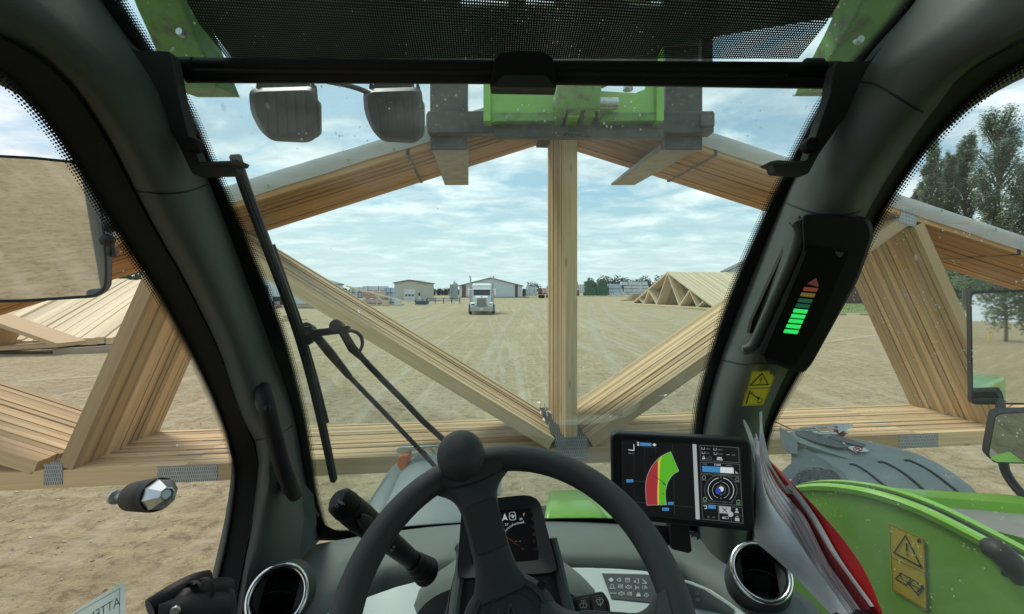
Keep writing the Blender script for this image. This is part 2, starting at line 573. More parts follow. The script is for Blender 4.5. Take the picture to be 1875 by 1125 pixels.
M['red'] = mk('red card', (.62, .03, .035), .5, var=.12, vs=20)
M['rust'] = mk('rust red card', (.34, .07, .03), .6, var=.15, vs=20)
M['orange'] = mk('orange lamp lens', (.70, .16, .02), .25, var=.25, vs=60)
M['woodfront'] = wood('sawn spruce', (.73, .56, .335), (.52, .365, .195), (.63, .43, .225), True, .32)
M['woodshade'] = wood('shade browned spruce', (.56, .345, .165), (.36, .20, .085), (.48, .26, .115), True, .24)  # top chord spruce, with the shade of its underside put into the colour
M['woodpale'] = wood('fresh pale spruce', (.74, .64, .44), (.60, .48, .29), (.68, .53, .33), False, .22)
M['woodgrey'] = wood('weathered lumber', (.48, .42, .33), (.30, .24, .17), (.40, .32, .22), False)
M['galv'] = mk('galvanised plate', (.42, .47, .48), .45, .6, var=.35, vs=60, bump=.4, bs=150)
# toothed connector plate: rows of punched slots
q = NT('punched connector plate')
uv = q.n('UVMap').outputs[0]
sx = q.n('SeparateXYZ'); q.l(q.map(uv, (75, 40, 1)), sx.inputs[0])
row = q.math('FLOOR', sx.outputs[1])
xx = q.math('FRACT', q.math('ADD', sx.outputs[0], q.math('MULTIPLY', row, .5)))
yy = q.math('FRACT', sx.outputs[1])
slot = q.math('MULTIPLY', q.math('LESS_THAN', xx, .42), q.math('LESS_THAN', yy, .75))
nz_ = q.noise(q.map(uv, (20, 20, 1)), 1.0, 5)
q.l(q.mix(q.math('MULTIPLY', slot, .75), q.mix(nz_, (.30, .34, .35), (.52, .56, .57)), (.07, .07, .065)), q.b.inputs['Base Color'])
q.b.inputs['Metallic'].default_value = .5; q.b.inputs['Roughness'].default_value = .5
M['plate'] = q.m

def glass_mat(name, tint, dust, speck, spk_scale, haze=.03, refl=.3, top=False):
    q = NT(name)
    co = q.n('TexCoord').outputs['Object']
    tr = q.n('BsdfTransparent'); tr.inputs['Color'].default_value = (*tint, 1)
    gl = q.n('BsdfGlossy'); gl.inputs['Roughness'].default_value = .03
    df = q.n('BsdfDiffuse'); df.inputs['Color'].default_value = (.62, .66, .62, 1)
    tl = q.n('BsdfTranslucent'); tl.inputs['Color'].default_value = (.86, .88, .84, 1)
    ds = q.n('MixShader'); ds.inputs[0].default_value = .85
    q.l(df.outputs[0], ds.inputs[1]); q.l(tl.outputs[0], ds.inputs[2])
    fr = q.n('Fresnel'); fr.inputs['IOR'].default_value = 1.45
    m1_ = q.n('MixShader'); q.l(q.math('MULTIPLY', fr.outputs[0], refl), m1_.inputs[0]); q.l(tr.outputs[0], m1_.inputs[1]); q.l(gl.outputs[0], m1_.inputs[2])
    film = q.rng(q.noise(q.map(co, (1, 1, 1)), 3.2, 7, .65), .42, .80, haze * .4, haze * 2.6)
    vo = q.n('TexVoronoi'); vo.inputs['Scale'].default_value = spk_scale; vo.inputs['Randomness'].default_value = 1
    q.l(co, vo.inputs['Vector'])
    hi = q.n('SeparateXYZ'); q.l(co, hi.inputs[0])
    zg = q.rng(hi.outputs[2], 2.83, 2.95, 0, 1) if top else q.math('ADD', 1.0, 0.0)
    gate = q.math('GREATER_THAN', q.math('ADD', q.noise(co, spk_scale * .23, 3), q.math('MULTIPLY', q.math('SUBTRACT', zg, 1.0), .12)), .60 - speck)
    sp = q.math('MULTIPLY', q.rng(vo.outputs['Distance'], .12, .24, .65, 0), gate)
    vo2 = q.n('TexVoronoi'); vo2.inputs['Scale'].default_value = spk_scale * .33
    q.l(q.map(co, (1, 1, .55)), vo2.inputs['Vector'])
    gate2 = q.math('GREATER_THAN', q.math('ADD', q.noise(co, spk_scale * .11, 3), q.math('MULTIPLY', q.math('SUBTRACT', zg, 1.0), .2)), .66 - speck)
    if top: film = q.math('ADD', film, q.math('MULTIPLY', q.math('MULTIPLY', q.rng(hi.outputs[2], 2.82, 2.93), q.rng(hi.outputs[2], 2.94, 3.06, 1, .35)), q.rng(q.noise(q.map(co, (1, 1, 2)), 5, 6, .7), .3, .65, .06, .27)))
    sp2 = q.math('MULTIPLY', q.rng(vo2.outputs['Distance'], .10, .20, .28, 0), gate2)
    fac = q.math('ADD', q.math('ADD', film, sp), sp2, True)
    m2_ = q.n('MixShader'); q.l(fac, m2_.inputs[0]); q.l(m1_.outputs[0], m2_.inputs[1]); q.l(ds.outputs[0], m2_.inputs[2])
    q.l(m2_.outputs[0], q.o.inputs['Surface'])
    return q.m
M['windscreen'] = glass_mat('dusty windscreen', (.84, .965, .935), 1, .03, 95, .03, .22, True)
M['sideglass'] = glass_mat('clear side glass', (.98, .955, .965), 1, -.06, 90, .015, .15)
M['sideglassdusty'] = glass_mat('dusty side glass', (.91, .965, .945), 1, .045, 160, .08, .03)
# printed black border that breaks up into dots
q = NT('dotted black border')
uv = q.n('UVMap').outputs[0]
sx = q.n('SeparateXYZ'); q.l(uv, sx.inputs[0])
vo = q.n('TexVoronoi'); vo.voronoi_dimensions = '2D'; vo.inputs['Scale'].default_value = 1; vo.inputs['Randomness'].default_value = 0
q.l(q.map(uv, (230, 4.0, 1), (0, .5, 0)), vo.inputs['Vector'])
rad = q.rng(sx.outputs[1], .05, 1.0, .66, .22)
al = q.math('LESS_THAN', vo.outputs['Distance'], rad)
tr = q.n('BsdfTransparent'); mxs = q.n('MixShader')
q.b.inputs['Base Color'].default_value = (.01, .01, .01, 1); q.b.inputs['Roughness'].default_value = .5
q.l(al, mxs.inputs[0]); q.l(tr.outputs[0], mxs.inputs[1]); q.l(q.b.outputs[0], mxs.inputs[2]); q.l(mxs.outputs[0], q.o.inputs['Surface'])
M['frit'] = q.m
# perforated blind
q = NT('perforated blind fabric')
uv = q.n('UVMap').outputs[0]
vo = q.n('TexVoronoi'); vo.voronoi_dimensions = '2D'; vo.inputs['Scale'].default_value = 1; vo.inputs['Randomness'].default_value = 0.06
q.l(q.map(uv, (250, 250, 1), (0, 0, 0), (0, 0, R(3))), vo.inputs['Vector'])
al = q.math('LESS_THAN', vo.outputs['Distance'], .23)
tr = q.n('BsdfTransparent'); mxs = q.n('MixShader')
q.b.inputs['Base Color'].default_value = (.018, .018, .018, 1); q.b.inputs['Roughness'].default_value = .8
q.l(al, mxs.inputs[0]); q.l(q.b.outputs[0], mxs.inputs[1]); q.l(tr.outputs[0], mxs.inputs[2]); q.l(mxs.outputs[0], q.o.inputs['Surface'])
M['blind'] = q.m
# thin white plastic wrap over the load
q = NT('pale plastic wrap')
co = q.n('TexCoord').outputs['Object']
nf = q.noise(q.map(co, (1.2, 6, 6)), 1.5, 5, .6, .8)
q.l(q.ramp(nf, [(.3, (.72, .78, .80)), (.7, (.88, .90, .91))]), q.b.inputs['Base Color'])
q.b.inputs['Roughness'].default_value = .35
tl = q.n('BsdfTranslucent'); tl.inputs['Color'].default_value = (.75, .80, .80, 1)
mxs = q.n('MixShader'); mxs.inputs[0].default_value = .5
q.l(q.b.outputs[0], mxs.inputs[1]); q.l(tl.outputs[0], mxs.inputs[2]); q.l(mxs.outputs[0], q.o.inputs['Surface'])
q.bump(q.noise(q.map(co, (1, 9, 9)), 2.0, 4, .6, 1.0), .5, .02)
M['wrap'] = q.m
M['mirror'] = mk('mirror glass', (.80, .80, .78), .02, 1.0, var=.06, vs=6)
# ================================================================== GROUND
def ground_material():
    q = NT('packed dirt')
    co = q.n('TexCoord').outputs['Object']
    a = q.noise(q.map(co, (.05, .09, 1)), 1, 6, .6, .5)
    b = q.noise(q.map(co, (.9, .45, 1), (0, 0, 0), (0, 0, R(20))), 1, 8, .68, .8)
    c = q.noise(co, 7, 8, .72, .3)
    d = q.noise(co, 38, 4, .7)
    col = q.mix(q.rng(b, .33, .68), (.345, .280, .163), (.50, .410, .250))
    col = q.mix(q.rng(a, .38, .62, 0, .8), col, (.41, .335, .198))
    f_ = q.noise(q.map(co, (2.2, 5.5, 1), (0, 0, 0), (0, 0, R(8))), 1, 7, .75, .6)
    col = q.mix(q.rng(f_, .50, .66, 0, .75), col, (.225, .17, .095))
    col = q.mix(q.rng(f_, .30, .44, .5, 0), col, (.58, .49, .305))
    col = q.mix(q.rng(c, .50, .66, 0, .85), col, (.17, .125, .075))
    col = q.mix(q.rng(d, .56, .72, 0, .7), col, (.66, .56, .37))
    # ruts left by turning machines, long soft streaks across the yard
    e = q.noise(q.map(co, (.035, .9, 1), (3, 1, 0), (0, 0, R(-14))), 1, 4, .5, 1.6)
    col = q.mix(q.rng(e, .50, .62, 0, .22), col, (.27, .20, .11))
    e2 = q.noise(q.map(co, (1.2, .05, 1), (7, 2, 0), (0, 0, R(-12))), 1, 4, .5, 2.2)
    col = q.mix(q.rng(e2, .53, .66, 0, .45), col, (.53, .455, .32))
    q.l(col, q.b.inputs['Base Color'])
    q.b.inputs['Roughness'].default_value = .95
    q.b.inputs['Specular IOR Level'].default_value = .15
    h = q.math('ADD', q.math('MULTIPLY', c, .5), q.math('ADD', q.math('MULTIPLY', d, .22), q.math('ADD', q.math('MULTIPLY', b, .6), q.math('MULTIPLY', f_, 1.1))))
    q.bump(h, .8, .07)
    return q.m
M['dirt'] = ground_material()
from mathutils import noise as mn
GX0, GX1, GY0, GY1 = -15.0, 15.0, 1.2, 17.2
def gz(x, y):
    """height of the churned dirt near the machine"""
    f = sst(0, 1.5, min(x - GX0, GX1 - x, y - GY0, GY1 - y))
    if f <= 0: return 0.0
    z = .030 * mn.noise((x * .8, y * .8, 3.1)) + .020 * mn.noise((x * 2.3, y * 2.3, 9.2)) + .012 * mn.noise((x * 6, y * 6, 1.7)) + .006 * mn.noise((x * 13, y * 13, 4.4))
    for k, (px, sl, ph) in enumerate(((-5.2, .35, 0), (-3.3, .35, 1), (-1.2, -.12, 2), (.9, -.12, 3), (4.2, -.5, 4), (6.0, -.5, 5))):
        d = x - (px + sl * y + .35 * math.sin(y * .45 + ph))
        if abs(d) < .5:
            tr_ = math.exp(-(d / .17) ** 2)
            z += -.030 * tr_ * (.6 + .4 * math.sin(y * 21 + abs(d) * 18)) + .016 * math.exp(-((abs(d) - .30) / .09) ** 2)
    return z * f * .9
g = MB()
for x0, x1 in ((-900, GX0), (GX0, GX1), (GX1, 900)):
    for y0, y1 in ((-300, GY0), (GY0, GY1), (GY1, 120), (120, 1500)):
        if (x0, y0) == (GX0, GY0): continue
        g.poly([(x0, y0, 0), (x1, y0, 0), (x1, y1, 0), (x0, y1, 0)])
nx, ny = 430, 290
gk = g.add([(lerp(GX0, GX1, i / nx), yy, gz(lerp(GX0, GX1, i / nx), yy)) for yy in [GY0 + (GY1 - GY0) * (j / ny) ** 1.25 for j in range(ny + 1)] for i in range(nx + 1)])
for j in range(ny):
    for i in range(nx):
        k = gk + j * (nx + 1) + i
        g.face((k, k + 1, k + nx + 2, k + nx + 1))
tag(g.build('ground', M['dirt'], keep=True, smooth=180), kind='structure')

# soft wheel tracks worn into the dirt
q = NT('loose track dust')
uv = q.n('UVMap').outputs[0]
sx = q.n('SeparateXYZ'); q.l(uv, sx.inputs[0])
v = sx.outputs[1]
edge = q.math('MULTIPLY', q.rng(v, 0, .4), q.rng(v, .6, 1, 1, 0))
nn = q.noise(q.n('TexCoord').outputs['Object'], .8, 6, .7)
fac = q.math('MULTIPLY', edge, q.rng(nn, .3, .65, .15, .6))
q.b.inputs['Base Color'].default_value = (.58, .51, .37, 1); q.b.inputs['Roughness'].default_value = .95
tr = q.n('BsdfTransparent'); mxs = q.n('MixShader')
q.l(fac, mxs.inputs[0]); q.l(tr.outputs[0], mxs.inputs[1]); q.l(q.b.outputs[0], mxs.inputs[2]); q.l(mxs.outputs[0], q.o.inputs['Surface'])
M['track'] = q.m
def track(pts, wid, h):
    mb = MB()
    c = [G(*p) for p in poly_at(smooth_poly(pts, 3), 90)]
    rows = []
    for i, p in enumerate(c):
        t = (c[min(i + 1, len(c) - 1)] - c[max(i - 1, 0)]); t.z = 0; t.normalize()
        s = V(t.y, -t.x, 0) * wid / 2
        rows.append([V(p.x - s.x, p.y - s.y, h + gz(p.x - s.x, p.y - s.y)), V(p.x, p.y, h + gz(p.x, p.y)), V(p.x + s.x, p.y + s.y, h + gz(p.x + s.x, p.y + s.y))])
    mb.loft(rows)
    tag(mb.build('tyre_track', M['track'], keep=True), kind='structure')
track([(1101, 556), (1112, 575), (1150, 600), (1230, 640), (1350, 680)], 1.1, .004)
track([(1080, 555), (1078, 575), (1090, 620), (1150, 700)], 1.0, .006)
track([(1086, 556), (1088, 580), (1120, 640)], .5, .008)
track([(975, 560), (985, 580), (1020, 612), (1100, 650)], 1.0, .010)
track([(960, 556), (930, 590), (900, 640), (860, 700)], .8, .012)
track([(840, 560), (760, 600), (660, 660), (560, 740)], .7, .014)
track([(905, 580), (940, 640), (960, 740)], .28, .018)
track([(893, 580), (915, 640), (925, 740)], .28, .020)
track([(1010, 560), (1060, 600), (1180, 650), (1330, 700)], .35, .022)
track([(1130, 560), (1230, 590), (1330, 610)], .6, .024)
track([(820, 570), (700, 600), (560, 640)], .4, .026)
track([(1440, 640), (1560, 620), (1760, 600)], .5, .028)
track([(40, 700), (200, 690), (420, 670)], .3, .030)
track([(860, 590), (790, 640), (700, 720), (640, 790)], .45, .016)

# loose clods, stones and wood chips close to the machine
random.seed(3)
cl, ch = MB(), MB()
for i in range(11000):
    ang = random.uniform(-1.25, 1.25); d = 2.2 + 15 * random.random() ** 1.7
    x, y = d * math.sin(ang) * 1.15, d * math.cos(ang) * .8 + .6
    s = random.choice([.004, .005, .007, .009, .012, .018]) * random.uniform(.6, 1.3)
    rot = Matrix.Rotation(random.uniform(0, 6.28), 3, 'Z') @ Matrix.Rotation(random.uniform(-.4, .4), 3, 'X')
    if i % 5 == 0:
        ch.box((x, y, gz(x, y) + .006), (s * 2.6, s * .8, .004), rot)
    else:
        k = cl.add([V(x, y, gz(x, y) - .001) + rot @ V(*(c * s * random.uniform(.7, 1.2) for c in p)) for p in ((1, 0, 0), (0, 1, 0), (-1, 0, 0), (0, -.9, 0), (.1, .1, .75))])
        for a, b in ((0, 1), (1, 2), (2, 3), (3, 0)): cl.face((k + a, k + b, k + 4))
M['clod'] = mk('dirt clods', (.33, .26, .165), .95, var=.4, vs=3)
M['chip'] = mk('wood chips', (.60, .50, .33), .9, var=.35, vs=5)
tag(cl.build('clods', M['clod'], keep=True, smooth=0), kind='stuff')
tag(ch.build('wood_chips', M['chip'], keep=True, smooth=0), kind='stuff')

# ================================================================== FAR YARD
M['siding'] = mk('cream steel siding', (.50, .49, .41), .55, var=.05, vs=.5)
M['sidingwhite'] = mk('white steel siding', (.62, .66, .70), .5, var=.05, vs=.4)
M['brownsiding'] = mk('brown steel siding', (.16, .075, .06), .6, var=.12, vs=1)
M['darkroof'] = mk('dark roof steel', (.13, .14, .14), .6, var=.12, vs=1)
M['doorwhite'] = mk('white overhead door', (.70, .74, .76), .5, var=.04, vs=1)
M['darkglass'] = mk('dark window glass', (.03, .035, .04), .15, var=.1)
M['bin'] = mk('galvanised bin steel', (.34, .38, .40), .5, .4, var=.2, vs=2)
M['treated'] = mk('grey concrete', (.40, .39, .36), .9, var=.15, vs=1)
M['greenwrap'] = mk('green lumber wrap', (.03, .115, .06), .55, var=.25, vs=1.5)
M['bluewrap'] = mk('pale blue lumber wrap', (.42, .52, .66), .5, var=.2, vs=1.2)
M['whitewrap'] = mk('white lumber wrap', (.60, .64, .68), .5, var=.12, vs=1.2)
M['pinkwrap'] = mk('pink lumber wrap', (.58, .42, .41), .55, var=.12, vs=1.2)
M['bluepaint'] = mk('dark blue paint', (.06, .10, .16), .5, var=.15)
M['redpaint'] = mk('faded red paint', (.40, .07, .06), .5, var=.2)
M['tyre'] = mk('tyre rubber', (.020, .020, .020), .85, var=.3, vs=6)

def ybase(py): return F * HC / (py - HY)
def gable_building(name, x0, x1, Y, depth, eave, ridge, wall, roof, label, ridge_at=.5, over=.3, cat='building'):
    """front wall facing the yard; returns the thing and a builder for front details"""
    t = thing(name, ((x0 + x1) / 2, Y + depth / 2, 0), label, cat)
    xr = lerp(x0, x1, ridge_at)
    mb = MB()
    mb.prism([(x0, Y, 0), (x1, Y, 0), (x1, Y, eave), (xr, Y, ridge), (x0, Y, eave)], (0, depth, 0))
    part(mb, 'wall', wall, t, smooth=0)
    rf = MB()
    sl_, sr_ = (ridge - eave) / (xr - x0), (ridge - eave) / (x1 - xr)
    th = .22
    for xa, za, s in ((x0 - over, eave - over * sl_, 1), (x1 + over, eave - over * sr_, -1)):
        rf.prism([(xa, Y - over, za + .02), (xr, Y - over, ridge + .02), (xr, Y - over, ridge + th), (xa, Y - over, za + th)], (0, depth + 2 * over, 0))
    part(rf, 'roof', roof, t, smooth=0)
    return t
def slab(mb, x0, x1, z0, z1, Y, d=.08): mb.box(((x0 + x1) / 2, Y - d / 2, (z0 + z1) / 2), (x1 - x0, d, z1 - z0))
def xz(px, py, Y): p = P(px, py, Y); return p.x, p.z

# beige workshop
Y = ybase(551.5)
x0, x1 = xz(722, 0, Y)[0], xz(777, 0, Y)[0]
e = xz(0, 519, Y)[1]
b = gable_building('workshop', x0, x1, Y, 11, e, xz(0, 514, Y)[1], M['siding'], M['darkroof'], 'beige metal workshop with dark low roof and white overhead door', .5)
mb = MB(); zz = 0
dx0, dx1, dz = xz(740, 0, Y)[0], xz(760, 0, Y)[0], xz(0, 530, Y)[1]
for i in range(5):
    slab(mb, dx0, dx1, dz * i / 5 + .02, dz * (i + 1) / 5 - .03, Y, .10)
part(mb, 'overhead_door', M['doorwhite'], b, smooth=0)
for i in range(3):
    w_ = MB(); cx = lerp(dx0, dx1, .2 + .3 * i); slab(w_, cx - .22, cx + .22, dz * .42, dz * .56, Y - .10, .05); part(w_, 'window', M['darkglass'], b, smooth=0)
w_ = MB(); slab(w_, *[xz(a, 0, Y)[0] for a in (766, 770)], .1, xz(0, 540, Y)[1], Y, .1); part(w_, 'door', M['white'], b, smooth=0)
w_ = MB(); slab(w_, *[xz(a, 0, Y)[0] for a in (766.6, 769.4)], 1.1, 1.9, Y - .1, .05); part(w_, 'window', M['darkglass'], b, smooth=0)
w_ = MB(); slab(w_, x0 - .02, x1 + .02, 0, .45, Y, .05); part(w_, 'footing', M['treated'], b, smooth=0)

# long white barn with brown end panels
Y = ybase(545.5)
x0, x1 = xz(841, 0, Y)[0], xz(956, 0, Y)[0]
b = gable_building('barn', x0, x1, Y, 40, xz(0, 524, Y)[1], xz(0, 509.5, Y)[1], M['sidingwhite'], M['darkroof'], 'long white gabled barn with brown wall panels behind the truck', .5, .5)
for a, c in ((846, 853), (943, 948)):
    w_ = MB(); slab(w_, xz(a, 0, Y)[0], xz(c, 0, Y)[0], .2, xz(0, 523 if a < 900 else 522, Y)[1], Y, .12); part(w_, 'brown_panel', M['brownsiding'], b, smooth=0)
w_ = MB(); slab(w_, x0 - .05, x1 + .05, 0, .35, Y, .06); part(w_, 'footing', M['treated'], b, smooth=0)
for i in range(26):
    xx = lerp(x0, x1, (i + .5) / 26)
    if 946 < 0: break
    w_ = w_ if i else MB()
    zt = lerp(xz(0, 524, Y)[1], xz(0, 509.5, Y)[1], 1 - abs(i + .5 - 13) / 13) - .1
    w_.box((xx, Y - .02, zt / 2), (.08, .04, zt))
ribs = part(w_, 'siding_rib', M['sidingwhite'], b, smooth=0); tag(ribs, kind='stuff')

# grain bin
Y = ybase(549)
xm = xz(830, 0, Y)[0]; r_ = xz(837.5, 0, Y)[0] - xm
t = thing('grain_bin', (xm, Y + r_, 0), 'round galvanised grain bin with cone roof left of the barn', 'grain bin')
mb = MB(); ze = xz(0, 521, Y)[1]; zt = xz(0, 514, Y)[1]
prof = [(r_, 0)]
for i in range(8): prof += [(r_ * 1.0, ze * i / 8), (r_ * 1.015, ze * (i + .5) / 8)]
mb.lathe(prof + [(r_, ze)], (xm, Y + r_, 0), (0, 0, 1), 28); part(mb, 'bin_wall', M['bin'], t)
mb = MB(); mb.lathe([(r_ * 1.05, ze), (r_ * .18, zt - .2), (r_ * .15, zt), (0, zt + .15)], (xm, Y + r_, 0), (0, 0, 1), 28); part(mb, 'cone_roof', M['bin'], t)

# metal shed on the left edge of the windscreen view
Y = ybase(563)
x0, x1 = xz(455, 0, Y)[0], xz(545, 0, Y)[0]
t = gable_building('shed', x0 - 6, x1, Y, 16, xz(0, 520, Y)[1], xz(0, 503, Y)[1], M['sidingwhite'], M['darkroof'], 'pale metal shed with dark opening behind the wiper blade', .62, .2)
w_ = MB(); slab(w_, xz(480, 0, Y)[0], xz(491, 0, Y)[0], xz(0, 546, Y)[1], xz(0, 524, Y)[1], Y, .08); part(w_, 'dark_door', M['bluepaint'], t, smooth=0)
w_ = MB(); slab(w_, xz(500, 0, Y)[0], xz(519, 0, Y)[0], xz(0, 558.5, Y)[1], xz(0, 543.5, Y)[1], Y, .06); part(w_, 'opening', M['darkglass'], t, smooth=0)
w_ = MB(); slab(w_, xz(503, 0, Y)[0], xz(513, 0, Y)[0], xz(0, 558, Y)[1], xz(0, 552, Y)[1], Y - .06, .05); part(w_, 'bench', M['treated'], t, smooth=0)
w_ = MB()
for i in range(12):
    xx = lerp(x0, x1, i / 12)
    w_.box((xx, Y - .015, 1.3), (.05, .03, 2.5))
tag(part(w_, 'siding_rib', M['sidingwhite'], t, smooth=0), kind='stuff')
mb = MB(); mb.sphere(P(511, 563, Y - 1.5) + V(0, 0, .02), .36, 14, 10)
tag(mb.build('red_tank', M['redpaint'], smooth=60), 'small faded red tank standing before the shed opening', 'tank')

# low blue skip and pipe barrier in front of the trees
Y = ybase(559)
t = thing('skip', (xz(770, 0, Y)[0], Y, 0), 'low dark blue steel skip before the beige workshop', 'skip')
mb = MB(); xa, xb = xz(761, 0, Y)[0], xz(781, 0, Y)[0]
mb.prism([(xa, Y, .1), (xb, Y, .1), (xb + .2, Y, xz(0, 551.5, Y)[1]), (xa - .2, Y, xz(0, 551.5, Y)[1])], (0, 1.6, 0)); part(mb, 'skip_body', M['bluepaint'], t, smooth=0)
for i in range(4):
    w_ = MB(); w_.box((lerp(xa, xb, i / 3), Y - .05, .55), (.1, .1, .9)); part(w_, 'rib', M['bluepaint'], t, smooth=0)
Y = ybase(556)
t = thing('pipe_barrier', (xz(815, 0, Y)[0], Y, 0), 'low dark pipe barrier left of the white truck', 'barrier')
xa, xb = xz(782, 0, Y)[0], xz(842, 0, Y)[0]
for z in (.5, .95):
    w_ = MB(); w_.tube([(xa, Y, z), (xb, Y, z)], .06, 8); part(w_, 'rail', M['bluepaint'], t)
for i in range(5):
    w_ = MB(); w_.tube([(lerp(xa, xb, i / 4), Y, 0), (lerp(xa, xb, i / 4), Y, 1.1)], .09, 8); part(w_, 'post', M['bluepaint'], t)

# wrapped lumber: every pack is a thing of its own
packs = 0
def lumber_pack(px0, px1, pyb, pyt, Y, depth, wrap, label, group, name='lumber_pack', strap=True, cat='lumber pack'):
    xa, xb = xz(px0, 0, Y)[0], xz(px1, 0, Y)[0]
    z0, z1 = max(0, xz(0, pyb, Y)[1]), xz(0, pyt, Y)[1]
    t = thing(name, ((xa + xb) / 2, Y + depth / 2, z0), label, cat, group)
    mb = MB(); mb.box(((xa + xb) / 2, Y + depth / 2, (z0 + z1) / 2 + .04), (xb - xa, depth, z1 - z0 - .1))
    part(mb, 'wrap', wrap, t, bevel=.05)
    if strap:
        for f in (.25, .75):
            w_ = MB(); w_.box((lerp(xa, xb, f), Y + depth / 2, (z0 + z1) / 2 + .04), (.08, depth + .03, z1 - z0 - .07)); part(w_, 'strap', M['black'], t, smooth=0)
    for f in (.15, .5, .85):
        w_ = MB(); w_.box((lerp(xa, xb, f), Y + depth / 2, z0 + .0), (.1, depth, .09))
        part(w_, 'bearer', M['woodgrey'], t, smooth=0)
    return t
# left heap with the lettered pack
Y = ybase(559)
lum = 'wrapped lumber packs left of the beige workshop'
lumber_pack(640, 664, 536, 526, Y + 8, 3, M['whitewrap'], 'upper left white wrapped pack in the heap by the workshop', lum)
lumber_pack(664, 703, 533, 524, Y + 8, 3, M['whitewrap'], 'topmost broad white wrapped pack left of the workshop', lum)
lumber_pack(703, 719, 537, 527, Y + 8, 3, M['bluewrap'], 'short bluish wrapped pack beside the beige workshop wall', lum)
lumber_pack(705, 719, 555, 538, Y + 7.9, 3, M['bluewrap'], 'tall bluish wrapped pack low beside the beige workshop', lum)
lumber_pack(640, 662, 546, 537, Y + 8, 3, M['bluewrap'], 'lower bluish wrapped pack under the upper left one', lum)
gp = lumber_pack(663, 704, 547, 533.5, Y + 6.5, 2.5, M['pinkwrap'], 'pinkish wrapped lumber pack lettered GOD in red', lum, strap=False)
lumber_pack(663, 700, 558, 548, Y + 6.4, 2.5, M['pinkwrap'], 'low pinkish pack beneath the pack lettered GOD', lum, strap=False)
fr = Frame(P(663, 545, Y + 6.46), P(703, 545, Y + 6.46), P(663, 535, Y + 6.46))
ik = Ink(fr, .02)
ik.text('GOD', 664.5, 542.5, 6.5, 0)
for i in range(7): ik.rect(671 + i * 4, 544.2, 674 + i * 4, 545.3, 0)
part(ik.mb, 'lettering', mk('red print', (.42, .08, .07), .6), gp, smooth=0)

# pale roof truss leaning in front of the heap
Y = ybase(560)
t = thing('leaning_truss', (xz(700, 0, Y)[0], Y, 0), 'thin pale truss leaning before the lettered lumber pack', 'truss')
a, b_, c_ = P(634, 524, Y), P(759, 556.5, Y - 2), P(690, 559, Y)
w_ = MB(); w_.beam(a, b_, .22, .10, (0, 1, 0)); part(w_, 'chord', M['woodpale'], t, smooth=0)
for (ax, ay), (bx, by) in (((652, 528), (652, 558)), ((690, 539), (690, 559)), ((690, 541), (705, 557)), ((728, 549), (728, 558))):
    w_ = MB(); w_.beam(P(ax, ay, Y - .3), P(bx, by, Y - .3), .12, .1, (0, 1, 0)); part(w_, 'web', M['woodpale'], t, smooth=0)
w_ = MB(); w_.beam(P(634, 559, Y), P(740, 558, Y), .2, .2, (0, 0, 1)); part(w_, 'sill', M['woodgrey'], t, smooth=0)
for px, col, lab in ((706, 'woodpale', 'pale round drum in front of the lumber heap'), (729, 'whitewrap', 'white round drum near the blue skip')):
    mb = MB(); r_ = .55
    p = P(px, 555, Y - 1.4); mb.lathe([(0, 0), (r_, 0), (r_, .9), (0, .9)], (p.x, p.y, .02), (0, 0, 1), 18)
    tag(mb.build('drum', M[col]), lab, 'drum', 'drums before the lumber heap')

# packs right of the barn
Y = ybase(545)
rg = 'wrapped lumber packs across the far yard'
lumber_pack(964, 983, 535, 525, Y, 3, M['whitewrap'], 'upper white patterned pack right of the barn', rg)
lumber_pack(964, 985, 542.5, 535.5, Y, 3, M['whitewrap'], 'lower white patterned pack right of the barn', rg)
lumber_pack(957, 963, 543, 529, Y, 3, M['greenwrap'], 'narrow dark green pack beside the barn end', rg)
Y = ybase(546.5)
lumber_pack(993, 1008, 538.5, 528, Y, 3, M['pinkwrap'], 'pinkish pack loaded on the flatbed behind the post', rg)
t = thing('flatbed_trailer', (xz(1000, 0, Y)[0], Y, 0), 'dark flatbed trailer with tandem wheels left of the post', 'trailer')
w_ = MB(); w_.box((xz(1003, 0, Y)[0], Y + 1.5, 1.25), (5.5, 2.6, .3)); part(w_, 'deck', M['black'], t, smooth=0)
w_ = MB(); w_.box((xz(989, 0, Y)[0], Y + 1.5, 2.2), (.9, 2.4, 1.6)); part(w_, 'headboard', M['brownsiding'], t, smooth=0)
for px in (988.5, 991.8, 995, 1003, 1006):
    w_ = MB(); w_.lathe([(0, 0), (.48, 0), (.5, .1), (.5, .5), (0, .5)], (xz(px, 0, Y)[0], Y + .1, .52), (0, 1, 0), 16); part(w_, 'wheel', M['tyre'], t)
Y = ybase(543)
